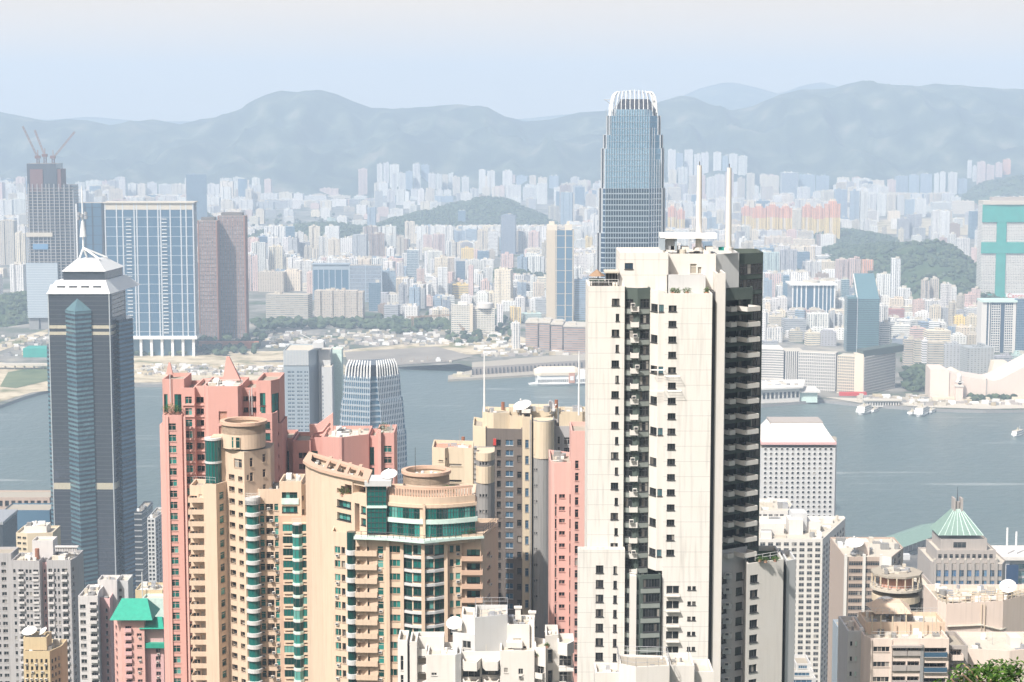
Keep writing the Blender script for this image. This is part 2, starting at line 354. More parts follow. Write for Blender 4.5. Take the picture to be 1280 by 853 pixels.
sheet('sand_road', P((0, 430), (60, 412), (60, 418), (0, 440)), 4.8, 'sand_ground')
sheet('grass_ground', P((10, 466), (62, 458), (62, 476), (20, 486), (0, 484)), 4.8, 'grass_ground')
sheet('old_runway_ground', P((1080, 276), (1240, 271), (1240, 292), (1180, 296), (1075, 291)), 4.8, 'sand_ground')
sheet('waterfront_pavement', P((1030, 497), (1090, 499), (1165, 504), (1290, 505), (1290, 511), (1232, 512), (1166, 510), (1073, 504)), 4.6, 'roof_pale')

# mountains behind the city, by their skyline in the photo
RIDGE = [(-400, 150), (-150, 146), (0, 141), (35, 147), (60, 152), (85, 149), (112, 151), (140, 158), (165, 152), (190, 149), (212, 153), (232, 157), (250, 149), (268, 147), (290, 145), (310, 136), (335, 120), (352, 114), (372, 116), (385, 115), (402, 113), (420, 117), (440, 126), (465, 135), (490, 137), (520, 134), (545, 133), (575, 131), (600, 137), (625, 145), (655, 152), (690, 149), (725, 140), (750, 139), (800, 135), (835, 124), (850, 120), (868, 122), (885, 130), (915, 138), (940, 133), (975, 118), (1000, 112), (1040, 112), (1060, 105), (1077, 101), (1095, 104), (1120, 106), (1145, 108), (1170, 104), (1200, 107), (1240, 110), (1280, 112), (1450, 108), (1700, 130)]
def terrain(name, x0, x1, y0, y1, nx, ny, hf, mat, smooth=True):
    vs = []; fs = []
    for j in range(ny + 1):
        for i in range(nx + 1):
            x = x0 + (x1 - x0) * i / nx; y = y0 + (y1 - y0) * j / ny; vs.append((x, y, hf(x, y)))
    for j in range(ny):
        for i in range(nx): a = j * (nx + 1) + i; fs.append((a, a + 1, a + nx + 2, a + nx + 1))
    me = bpy.data.meshes.new(name); me.from_pydata(vs, [], fs); me.materials.append(MATS[mat])
    if smooth: me.polygons.foreach_set('use_smooth', [True] * len(fs))
    o = bpy.data.objects.new(name, me); col.objects.link(o); return tag(o, kind='structure')
YR = 10200.0; Y0M = 8300.0
def mountain(x, y):
    px, _ = proj(x * YR / YR, YR, 450)
    top = Z(lerp_tab(RIDGE, px) , YR)
    s = (y - Y0M) / (YR - Y0M)
    v = Vector((x / 900, y / 900, 0.3))
    if s <= 1:
        s = max(0, s); sh = s * s * (3 - 2 * s) * 0.55 + s * 0.45
        n = noise.fractal(v, 1.0, 2.1, 6); rid = 1 - abs(noise.noise(Vector((x / 520, y / 1500, 3))))
        e = s * (1 - s) * 4
        return 2 + top * sh + e * (n * 95 + (rid - 0.75) * 190 + (.3 - abs(noise.noise(Vector((x / 210, y / 520, 7))))) * 150 + (.3 - abs(noise.noise(Vector((x / 95, y / 300, 1))))) * 45) + (1 - s) * 12 * n
    s2 = min(1, (y - YR) / 2200)
    return top * (1 - 0.75 * s2) + (noise.fractal(v, 1.0, 2.1, 5) - .3) * 20 * s2
terrain('mountain_ridge', -4200, 4200, Y0M, 12400, 420, 90, mountain, 'hillside')
FAR = [(-200, 140), (60, 150), (110, 146), (180, 152), (640, 150), (740, 140), (830, 132), (870, 112), (900, 104), (915, 103), (940, 108), (975, 118), (1000, 108), (1025, 102), (1060, 112), (1300, 128)]
def farm(x, y):
    px, _ = proj(x, 15500, 500); top = Z(lerp_tab(FAR, px), 15500)
    s = max(0, 1 - abs(y - 15500) / 1600)
    return top * s ** 0.8 + noise.fractal(Vector((x / 700, y / 700, 5)), 1, 2, 4) * 25 * s * (1 - s) * 4
terrain('far_mountain_ridge', -6500, 7500, 13900, 17100, 160, 16, farm, 'hillside')
HILLS = [  # px of the centre, base row, half width px, half depth m, top row
    ('wooded_hill', 605, 280, 95, 520, 253), ('wooded_hill_low', 530, 286, 70, 400, 268), ('park_hill', 1140, 350, 92, 620, 306), ('park_hill_shoulder', 1200, 362, 44, 330, 338), ('park_hill_shoulder_low', 1080, 330, 50, 500, 312),
    ('distant_spur', 1275, 262, 85, 500, 226), ('garden_hill', 400, 300, 110, 450, 284), ('urban_park', 645, 352, 50, 180, 340), ('west_woods', 200, 290, 90, 400, 262), ('west_woods_low', 20, 392, 60, 260, 372), ('hillside_woods', 1060, 300, 60, 300, 290)]
HF = []
for nm, px, yb, hw, hd, yt in HILLS:
    D = DG(yb); cx = X(px, D, yb); rx = hw * D / F; h = Z(yt, D) - 4; HF.append((nm, cx, D, rx, hd, h))
def hill_h(x, y, pad=1.0):
    z = 0
    for nm, cx, D, rx, hd, h in HF:
        q = ((x - cx) / rx) ** 2 + ((y - D) / hd) ** 2
        if q < pad: z = max(z, h * (1 - q) ** 1.1 if q < 1 else 0.01)
    return z
for nm, cx, D, rx, hd, h in HF:
    def hh(x, y, cx=cx, D=D, rx=rx, hd=hd, h=h):
        q = ((x - cx) / rx) ** 2 + ((y - D) / hd) ** 2
        return 2.5 + h * max(0, 1 - q) ** 1.1 * (1 + 0.35 * noise.fractal(Vector((x / 160, y / 160, 2)), 1, 2, 4)) + (2 if q < 1 else 0)
    terrain(nm, cx - rx, cx + rx, D - hd, D + hd, 60, 40, hh, 'near_hill')
# tree cover on hills and parks: crowns one cannot count
m, ns, ls, p = nmat('foliage_far')
gi = N(ns, 'ShaderNodeNewGeometry'); cr = N(ns, 'ShaderNodeValToRGB'); e = cr.color_ramp.elements
e[0].color = (0.022, 0.042, 0.022, 1); e[1].color = (0.075, 0.105, 0.05, 1); ls.new(gi.outputs['Random Per Island'], cr.inputs[0]); ls.new(cr.outputs[0], p.inputs['Base Color']); p.inputs['Roughness'].default_value = 0.9
bm = bmesh.new(); bmesh.ops.create_icosphere(bm, subdivisions=1, radius=1); ICO = ([tuple(v.co) for v in bm.verts], [tuple(v.index for v in f.verts) for f in bm.faces]); bm.free()
def blob(k, x, y, z, r, h, mat='foliage_far'):
    rr = [random.uniform(0.7, 1.15) for _ in ICO[0]]
    k.add([(x + a * r * q, y + b * r * q, z + h * 0.5 + c * h * 0.5 * q) for (a, b, c), q in zip(ICO[0], rr)], ICO[1], mat)
k = MB(); cnt = 0
for nm, cx, D, rx, hd, h in HF:
    nn = int(min(4200, rx * hd / 45))
    for _ in range(nn):
        a = random.uniform(0, 6.28); q = math.sqrt(random.random()); x = cx + rx * q * math.cos(a); y = D + hd * q * math.sin(a)
        if noise.noise(Vector((x / 120, y / 120, 9))) > 0.42: continue
        z = 2.5 + h * (1 - q * q) ** 1.1 * (1 + 0.35 * noise.fractal(Vector((x / 160, y / 160, 2)), 1, 2, 4))
        r = random.uniform(4, 8.5); blob(k, x, y, z, r, random.uniform(6, 12)); 
GREEN = [(318, 560, 402, 412, 260), (150, 330, 406, 444, 200), (310, 470, 268, 300, 150), (640, 735, 350, 372, 120), (1130, 1163, 452, 490, 90), (1200, 1275, 498, 503, 60), (0, 60, 378, 400, 120), (950, 1000, 400, 415, 40), (560, 640, 400, 432, 40), (470, 640, 395, 418, 120), (985, 1160, 330, 345, 100), (170, 310, 432, 446, 70)]
for x0, x1, y0, y1, n in GREEN:
    for _ in range(n):
        a, b_ = on_ground(random.uniform(x0, x1), random.uniform(y0, y1)); blob(k, a, b_, 4, random.uniform(5, 10), random.uniform(7, 13))
tag(k.build('woodland'), 'dark green tree cover over the low hills and parks across the harbour', kind='stuff')

# island side: flat waterfront strip and the slope that falls from the lookout
def isl(x, y): return GZ(y) + (noise.fractal(Vector((x / 120, y / 120, 1)), 1, 2, 4) * 6 * (1 if y < 1100 else 0)) - (2 if y < 1100 else 0)
terrain('island_slope_ground', -900, 900, -60, 1150, 90, 70, isl, 'near_hill')
sheet('island_street_ground', [(-1500, 1150), (1500, 1150), (1500, 1690), (430, 1700), (300, 1720), (60, 1700), (-250, 1690), (-500, 1650), (-1500, 1640)], 4.0, 'street')
k = MB()
pp = [(1500, 1690), (430, 1700), (300, 1720), (60, 1700), (-250, 1690), (-500, 1650), (-1500, 1640)]
for a, c in zip(pp, pp[1:]): k.quad((*a, -1), (*c, -1), (*c, 4), (*a, 4), 'grey_concrete')
tag(k.build('sea_wall'), kind='structure')

# the hazy air
m, ns, ls, p = nmat('haze_air'); ns.remove(p)
pv = N(ns, 'ShaderNodeVolumePrincipled'); pv.inputs['Color'].default_value = (*HAZE_C, 1); pv.inputs['Density'].default_value = HAZE_D; pv.inputs['Anisotropy'].default_value = 0.0
ls.new(pv.outputs[0], ns['Material Output'].inputs['Volume'])
k = MB(); k.box(-14500, 14500, -200, 17500, -3, 760, 'haze_air')
tag(k.build('haze'), kind='stuff')
# ------------------------------------------------------------------ the city across the harbour
PAL = dict(white=(0.82, 0.80, 0.76), cream=(0.80, 0.69, 0.53), pink=(0.72, 0.52, 0.46), grey=(0.40, 0.41, 0.43), blue=(0.26, 0.36, 0.46), brown=(0.34, 0.24, 0.19), beige=(0.55, 0.48, 0.38), slate=(0.20, 0.25, 0.32), red=(0.45, 0.14, 0.13), yellow=(0.85, 0.62, 0.22), salmon=(0.82, 0.38, 0.22), mint=(0.52, 0.66, 0.62))
STY = {'r': 'far_grid', 'b': 'far_bands', 's': 'far_stripes', 'g': 'far_glass', 't': 'far_tiny'}
FORM = {'r': 'residential tower', 'b': 'banded block', 's': 'ribbed tower', 'g': 'glass office tower', 't': 'old tenement block'}
NAME = {'r': 'residential_tower', 'b': 'office_block', 's': 'apartment_tower', 'g': 'office_tower', 't': 'tenement_block'}
def shape(k, cx, cy, w, d, z0, h, c, sty, rot=0.0, roof=True, rnd=random):
    """a far building in true size: bays that step in and out, roof rooms, tanks, parapet"""
    cr, sr = math.cos(rot), math.sin(rot)
    def bx(x0, x1, y0, y1, a, b_, m, cc):
        k.cc = cc; o = [(x0, y0), (x1, y0), (x1, y1), (x0, y1)]
        k.prism([(cx + p * cr - q * sr, cy + p * sr + q * cr) for p, q in o], a, b_, m)
    m = STY[sty]; hw, hd = w / 2, d / 2
    if sty in 'rs' and w > 12:
        nb = max(2, int(w / rnd.uniform(7, 11))); bw = w / nb
        for i in range(nb):
            t = 0 if i % 2 == 0 else rnd.uniform(1.2, 3.0); a = -hw + i * bw
            cc = c if i % 2 == 0 else tuple(v * 0.93 for v in c)
            bx(a + (0.3 if t else 0), a + bw - (0.3 if t else 0), -hd + t, hd - t, z0, z0 + h - (rnd.choice((0, 0, 1.5)) if t else 0), m, cc)
    else:
        bx(-hw, hw, -hd, hd, z0, z0 + h, m, c)
        if sty == 't' and h > 20 and rnd.random() < .5: bx(-hw + w * .15, hw - w * .2, -hd + 1.5, hd - 1, z0 + h, z0 + h + 3, m, c)
    if roof:
        n = 1 + int(w / 14)
        for _ in range(n):
            a = rnd.uniform(-hw * .7, hw * .3); ww = rnd.uniform(3, min(9, w * .5)); b_ = rnd.uniform(-hd * .5, 0)
            bx(a, a + ww, b_, b_ + rnd.uniform(3, 7), z0 + h - .2, z0 + h + rnd.uniform(2.0, 5.5), 'far_tiny' if rnd.random() < .4 else 'roof_pale', tuple(v * .95 for v in c))
TR = []       # rectangles in the photo that traced buildings fill, for the fill to keep clear of
FARB = []     # traced and large filler buildings, each an object, labelled once all are known
def jit(c, a=0.05): 
    q = random.uniform(1 - a, 1 + a); return tuple(min(.85, v * q * random.uniform(.98, 1.02)) for v in c)
def kb(x0, x1, yt, yb, c='white', sty='r', d=None, rot=None, z0=None):
    D = DG(yb); gz = 4 if z0 is None else z0
    if D > 8000:                                              # stands on the lower slope of the ridge
        D = 8250
        while D < 10000 and mountain(X((x0 + x1) / 2, D, yb), D) < Z(yb, D): D += 40
        gz = Z(yb, D)
    a, b_ = X(x0, D, yb), X(x1, D, yb); w_ = b_ - a; h = Z(yt, D) - gz
    rot = random.uniform(-.18, .18) if rot is None else rot
    d = d or min(30, max(12, w_ * .7)); w2 = max(5, (w_ - abs(math.sin(rot)) * d) / math.cos(rot))
    k = MB(); shape(k, (a + b_) / 2, D + d / 2, w2, d, gz - 14, h + 14, jit(PAL[c]), sty, rot)
    TR.append((x0, x1, yt, yb, D)); FARB.append((k, ((a + b_) / 2, D, gz), (x0 + x1) / 2, D, c, sty, w_ * h / D / D))
def crop(ox, oy, s, rows):
    for r in rows:
        x0, x1, yt, yb = r[0] / s + ox, r[1] / s + ox, r[2] / s + oy, r[3] / s + oy
        kb(x0, x1, yt, yb, *r[4:])
# far estates under the ridge and the middle distance, left of the curved skyscraper
crop(300, 190, 3.765, [
 (645, 672, 57, 165, 'white', 'r'), (674, 702, 52, 172, 'white', 'r'), (705, 752, 60, 168, 'white', 'r'), (710, 740, 102, 215, 'white', 's'), (744, 780, 100, 212, 'white', 's'), (690, 730, 180, 255, 'white', 's'), (735, 775, 178, 250, 'white', 's'),
 (812, 848, 57, 130, 'white', 'r'), (852, 892, 62, 135, 'blue', 'r'), (780, 812, 92, 182, 'blue', 'r'), (815, 850, 108, 188, 'white', 's'), (885, 922, 102, 178, 'white', 'r'), (924, 950, 105, 182, 'white', 's'), (952, 980, 108, 178, 'cream', 'r'), (982, 1005, 102, 172, 'white', 'r'),
 (1000, 1036, 118, 215, 'cream', 's'), (1042, 1078, 118, 215, 'white', 's'), (835, 870, 176, 250, 'white', 'r'), (874, 915, 172, 252, 'cream', 's'), (920, 955, 182, 215, 'white', 'r'), (958, 995, 180, 215, 'white', 'r'), (803, 832, 175, 225, 'white', 's'), (555, 600, 80, 208, 'pink', 'r'),
 (1124, 1160, 85, 198, 'white', 'r'), (1163, 1200, 90, 205, 'white', 'r'), (1235, 1282, 90, 200, 'white', 'r'), (1140, 1178, 168, 215, 'cream', 'r'), (1185, 1235, 166, 222, 'cream', 'r'),
 (100, 178, 196, 238, 'white', 'r'), (182, 250, 193, 230, 'cream', 'r'), (253, 300, 196, 232, 'white', 'r'), (303, 410, 208, 238, 'white', 'b'), (414, 520, 207, 228, 'cream', 'b'), (375, 465, 173, 208, 'pink', 'r'), (535, 600, 209, 226, 'white', 'b'), (0, 65, 228, 285, 'white', 'r'), (75, 160, 237, 282, 'grey', 'r'),
 (548, 600, 250, 308, 'white', 'r'), (645, 700, 262, 305, 'pink', 'r'), (705, 772, 270, 300, 'white', 'r'), (408, 450, 312, 345, 'mint', 'r'), (455, 510, 306, 342, 'white', 'r'), (485, 540, 260, 282, 'beige', 'r'), (797, 832, 252, 308, 'white', 's'), (600, 640, 262, 378, 'blue', 's'),
 (1025, 1062, 277, 372, 'blue', 'g'), (775, 822, 330, 432, 'cream', 's'), (530, 602, 390, 528, 'grey', 's'), (605, 682, 388, 532, 'brown', 's'), (1228, 1300, 300, 482, 'slate', 't'), (1005, 1060, 372, 440, 'blue', 'r'), (1062, 1115, 366, 440, 'blue', 'b'), (1117, 1165, 370, 492, 'cream', 's'), (1168, 1215, 375, 492, 'white', 'b'),
 (300, 335, 448, 530, 'beige', 'r'), (337, 368, 455, 530, 'cream', 's'), (368, 412, 400, 520, 'white', 's'), (415, 470, 412, 522, 'cream', 'r'), (472, 528, 408, 500, 'white', 't'),
 (30, 56, 487, 655, 'pink', 's'), (58, 84, 492, 655, 'pink', 's'), (85, 212, 567, 660, 'beige', 't'), (205, 288, 562, 655, 'cream', 't'), (120, 336, 672, 785, 'beige', 'b'), (350, 585, 655, 790, 'beige', 'r'),
 (605, 662, 617, 750, 'slate', 'g'), (736, 770, 522, 618, 'white', 's'), (786, 842, 462, 612, 'white', 'g'), (830, 870, 552, 642, 'pink', 'r'), (905, 930, 592, 705, 'white', 'r'), (1075, 1100, 536, 700, 'pink', 's'), (915, 950, 690, 752, 'blue', 'b'), (953, 992, 697, 752, 'slate', 'r'), (1000, 1100, 627, 692, 'yellow', 'b'),
 (1015, 1060, 515, 630, 'slate', 'g'), (860, 905, 392, 470, 'pink', 'r'), (905, 965, 388, 490, 'pink', 's'), (970, 1000, 420, 520, 'white', 's'), (690, 730, 392, 470, 'white', 'r'), (735, 772, 400, 500, 'beige', 'r'), (830, 858, 415, 510, 'white', 's'), (660, 735, 560, 700, 'blue', 'r'), (745, 790, 625, 745, 'grey', 'r'), (795, 850, 640, 750, 'blue', 'r'), (1105, 1150, 575, 650, 'white', 's'), (1150, 1190, 545, 640, 'white', 's'), (1040, 1100, 455, 530, 'yellow', 't')])
crop(520, 220, 4.267, [
 (705, 765, 162, 262, 'beige', 's'), (770, 840, 90, 262, 'blue', 's'), (845, 900, 60, 185, 'blue', 'g'), (540, 598, 432, 556, 'blue', 's'), (603, 690, 430, 556, 'white', 's'), (845, 925, 555, 772, 'blue', 'b'), (548, 610, 178, 226, 'pink', 'r'), (610, 650, 535, 640, 'white', 's'), (540, 590, 570, 670, 'blue', 'r'), (625, 685, 570, 680, 'cream', 's'), (500, 560, 700, 790, 'yellow', 's'), (565, 670, 735, 785, 'mint', 'b'), (430, 465, 685, 800, 'white', 's'), (345, 395, 560, 640, 'pink', 's'), (370, 400, 0, 105, 'cream', 'r'), (425, 475, 55, 130, 'pink', 'r'), (480, 560, 50, 135, 'white', 'r'), (570, 640, 60, 140, 'white', 'b'), (645, 700, 40, 150, 'white', 'r'), (605, 640, 0, 60, 'cream', 'r'), (500, 530, -5, 55, 'pink', 'r'), (535, 600, 0, 60, 'blue', 'r'), (710, 765, 0, 80, 'blue', 'r'), (905, 960, 100, 190, 'beige', 's'), (850, 890, 215, 255, 'white', 't'), (900, 945, 325, 400, 'yellow', 'r'), (850, 905, 340, 410, 'white', 'r'), (600, 660, 300, 415, 'pink', 's'), (545, 598, 295, 412, 'white', 's'), (505, 545, 790, 845, 'white', 's')])
# far left
crop(0, 130, 3.969, [
 (0, 60, 478, 580, 'white', 's'), (60, 122, 472, 570, 'white', 'r'), (0, 78, 580, 800, 'beige', 's'), (80, 128, 640, 860, 'cream', 's'), (370, 420, 390, 440, 'white', 'r'), (425, 505, 382, 415, 'white', 'r'), (635, 680, 395, 482, 'white', 'r'), (683, 725, 398, 480, 'cream', 'r'), (728, 780, 392, 465, 'white', 's'), (783, 850, 400, 468, 'white', 's'), (853, 920, 398, 470, 'cream', 's'), (922, 1028, 350, 640, 'slate', 'g'), (1030, 1090, 398, 465, 'white', 'r'), (1032, 1092, 465, 520, 'white', 'r'), (1095, 1160, 480, 540, 'cream', 'r'), (1185, 1255, 478, 540, 'white', 'r'), (1210, 1270, 620, 680, 'white', 'r')])
kb(13, 31, 331, 372, 'white', 's')
# right of the curved skyscraper
crop(820, 180, 6.094, [
 (90, 150, 45, 260, 'white', 'r'), (155, 205, 70, 260, 'blue', 'r'), (215, 285, 45, 270, 'white', 'r'), (290, 345, 80, 260, 'white', 'r'), (345, 400, 68, 250, 'white', 'r'), (435, 500, 66, 240, 'white', 'r'), (505, 550, 90, 240, 'blue', 'r'), (555, 620, 78, 235, 'white', 'r'), (625, 695, 95, 245, 'white', 'r'),
 (95, 160, 200, 335, 'cream', 'r'), (165, 240, 180, 345, 'white', 'r'), (250, 320, 245, 425, 'cream', 's'), (325, 375, 240, 430, 'pink', 'r'), (385, 440, 260, 470, 'white', 's'), (450, 520, 235, 460, 'white', 'r'), (530, 590, 215, 470, 'pink', 'r'), (620, 680, 260, 460, 'beige', 's'), (690, 750, 225, 440, 'cream', 's'), (790, 850, 235, 330, 'cream', 'r'), (855, 935, 240, 330, 'pink', 'r'), (805, 880, 340, 460, 'white', 's'), (895, 955, 415, 470, 'white', 't'), (960, 1050, 395, 470, 'cream', 'r'), (750, 785, 320, 400, 'white', 'r'), (690, 740, 370, 455, 'beige', 'r'),
 (90, 190, 335, 470, 'cream', 'b'), (200, 290, 445, 600, 'white', 's'), (300, 345, 470, 590, 'cream', 's'), (385, 455, 560, 690, 'blue', 's'), (460, 520, 505, 645, 'cream', 's'), (400, 450, 450, 540, 'white', 'r'), (530, 575, 470, 620, 'pink', 's')])
crop(940, 180, 3.765, [
 (135, 218, 136, 262, 'white', 'g'), (222, 300, 145, 250, 'blue', 'r'), (302, 365, 150, 240, 'blue', 'r'), (215, 275, 205, 280, 'white', 'r'), (40, 130, 150, 240, 'cream', 'r'), (45, 100, 200, 285, 'beige', 'r'), (100, 195, 245, 290, 'white', 't'), (328, 385, 222, 290, 'cream', 's'), (388, 450, 216, 380, 'blue', 's'), (460, 505, 222, 400, 'blue', 's'), (508, 545, 222, 400, 'white', 's'),
 (548, 586, 234, 335, 'white', 's'), (590, 632, 236, 340, 'white', 's'), (636, 676, 238, 335, 'cream', 's'), (680, 716, 240, 335, 'white', 's'), (720, 766, 262, 350, 'blue', 's'), (770, 820, 260, 345, 'white', 's'), (675, 735, 152, 258, 'blue', 'r'), (738, 790, 146, 260, 'blue', 'r'), (792, 848, 142, 262, 'blue', 'r'), (856, 880, 140, 262, 'white', 'r'), (883, 912, 132, 260, 'white', 'r'), (925, 965, 135, 245, 'white', 'r'), (968, 1012, 165, 245, 'blue', 'r'),
 (1013, 1035, 80, 178, 'white', 'r'), (1038, 1058, 105, 190, 'white', 'r'), (1060, 1098, 85, 200, 'pink', 'r'), (1100, 1140, 100, 195, 'pink', 'r'), (1146, 1180, 90, 168, 'pink', 'r'), (1182, 1218, 74, 160, 'salmon', 'r'), (1155, 1215, 202, 265, 'white', 's'), (1220, 1285, 202, 265, 'white', 's'), (845, 940, 275, 325, 'white', 'b'), (943, 1050, 270, 330, 'cream', 'b'), (527, 556, 355, 440, 'white', 's'), (612, 636, 390, 432, 'beige', 'r'), (690, 715, 402, 460, 'cream', 'r'), (755, 800, 432, 468, 'white', 'r'), (855, 880, 420, 500, 'white', 's'), (885, 920, 440, 515, 'pink', 's'), (925, 960, 425, 530, 'white', 's'), (965, 1025, 445, 560, 'white', 's'), (1030, 1080, 490, 580, 'pink', 'r'), (950, 1000, 505, 555, 'cream', 'r'),
 (640, 700, 318, 362, 'cream', 't'), (55, 130, 512, 632, 'mint', 's'), (134, 216, 500, 632, 'grey', 's'), (395, 452, 545, 668, 'pink', 's'), (455, 512, 540, 668, 'pink', 's'), (515, 575, 548, 668, 'salmon', 's'), (62, 190, 440, 488, 'cream', 'r'), (195, 300, 450, 492, 'cream', 'r'), (302, 410, 528, 560, 'white', 'b'), (5, 60, 455, 500, 'white', 'b'), (865, 908, 576, 600, 'mint', 'b')])
crop(1090, 340, 4.737, [
 (45, 110, 150, 210, 'white', 't'), (112, 190, 160, 215, 'cream', 't'), (192, 245, 165, 215, 'white', 't'), (292, 345, 50, 205, 'beige', 's'), (346, 398, 42, 200, 'beige', 's'), (246, 312, 168, 265, 'pink', 'r'), (98, 196, 222, 285, 'red', 'b'), (198, 240, 240, 295, 'white', 't'), (345, 412, 205, 320, 'cream', 's'), (414, 455, 215, 318, 'grey', 'r'), (458, 500, 180, 330, 'beige', 'r'), (505, 548, 140, 260, 'beige', 'r'), (550, 620, 135, 215, 'pink', 'r'), (486, 556, 268, 340, 'yellow', 't'), (556, 640, 215, 285, 'white', 'b'), (565, 640, 265, 345, 'cream', 't'), (585, 645, 10, 110, 'slate', 'r'), (590, 645, 100, 205, 'pink', 'r'),
 (45, 105, 300, 460, 'white', 'b'), (107, 235, 318, 400, 'white', 'b'), (225, 320, 335, 405, 'pink', 'b'), (318, 470, 350, 415, 'cream', 'b'), (475, 560, 380, 430, 'white', 't'), (562, 640, 375, 430, 'beige', 't'), (188, 248, 402, 558, 'beige', 'b'), (250, 292, 405, 566, 'beige', 'b'), (295, 332, 408, 572, 'white', 'b'), (334, 424, 418, 586, 'beige', 'b'), (426, 535, 435, 590, 'grey', 't'), (542, 722, 448, 625, 'grey', 't'), (725, 830, 500, 600, 'grey', 'b'), (832, 905, 490, 590, 'mint', 'b'), (845, 905, 160, 480, 'slate', 'g'), (120, 190, 398, 470, 'slate', 'b')])
crop(940, 320, 6.559, [
 (92, 170, 200, 400, 'blue', 'r'), (195, 305, 350, 460, 'white', 't'), (105, 160, 400, 480, 'cream', 't'), (150, 215, 365, 470, 'white', 't'), (145, 255, 495, 610, 'cream', 'b'), (255, 445, 520, 640, 'grey', 'b'), (460, 632, 478, 632, 'white', 's'), (634, 685, 470, 625, 'grey', 't'), (686, 750, 478, 622, 'white', 's'), (440, 560, 632, 740, 'cream', 'b'), (562, 700, 628, 740, 'grey', 't'), (730, 795, 195, 412, 'mint', 'g'), (690, 728, 290, 380, 'beige', 'b'), (90, 215, 700, 745, 'grey', 'b'), (520, 640, 150, 215, 'brown', 't'), (800, 862, 265, 350, 'slate', 'b')])

# the five yellow and salmon tower pairs beyond the white masts, and one more beside the skyscraper
est = [(927, 939, 258, 290), (940, 957, 258, 297), (958, 973, 256, 297), (974, 990, 258, 297), (1003, 1016, 256, 298), (1017, 1030, 258, 300), (1031, 1050, 252, 305), (835, 845, 258, 294), (846, 856, 262, 294)]
for q, (x0, x1, yt, yb) in enumerate(est):
    D = DG(yb); a, b_ = X(x0, D, yb), X(x1, D, yb); w_ = b_ - a; zt = Z(yt, D); k = MB(); h = zt - 4
    for i in range(4):
        x_, x2 = a + w_ * i / 4, a + w_ * (i + 1) / 4; o = 0 if i % 2 == 0 else 3
        for z0, z1, c in ((1, 4 + h * .12, 'white'), (4 + h * .12, 4 + h * .62, 'yellow'), (4 + h * .62, 4 + h * (1.0 if i in (1, 2) else .94), 'salmon')):
            k.cc = PAL[c if i != 1 or c == 'salmon' else 'cream']; k.prism([(x_, D + o), (x2, D + o), (x2, D + 22 - o), (x_, D + 22 - o)], z0, z1, 'far_tiny')
    k.cc = PAL['cream']; k.prism([(a + w_ * .3, D + 8), (a + w_ * .7, D + 8), (a + w_ * .7, D + 14), (a + w_ * .3, D + 14)], zt, zt + 7, 'far_tiny')
    TR.append((x0, x1, yt, yb, D)); FARB.append((k, ((a + b_) / 2, D, 4), (x0 + x1) / 2, D, 'yellow and salmon', 's', 1))

# keep the fill clear of the landmarks that get their own builders below
KEEP = [(1225, 1290, 376, 379), (30, 96, 195, 410), (96, 128, 250, 430), (128, 244, 250, 446), (244, 310, 268, 428), (340, 480, 328, 372), (562, 622, 380, 420), (680, 720, 280, 402), (640, 740, 398, 442), (985, 1048, 352, 398), (1055, 1102, 342, 440), (950, 1010, 430, 476), (1004, 1136, 436, 498), (1225, 1285, 245, 378), (1225, 1275, 374, 442), (945, 1035, 474, 506), (1160, 1290, 462, 506)]
for x0, x1, yt, yb in KEEP: TR.append((x0, x1, yt, yb, DG(yb)))
FRONT = [(-400, 372), (0, 372), (250, 366), (310, 366), (330, 352), (350, 352), (470, 402), (560, 404), (566, 380), (640, 392), (735, 396), (745, 462), (930, 468), (950, 452), (1000, 425), (1060, 430), (1135, 436), (1165, 436), (1230, 440), (1280, 446), (1700, 446)]
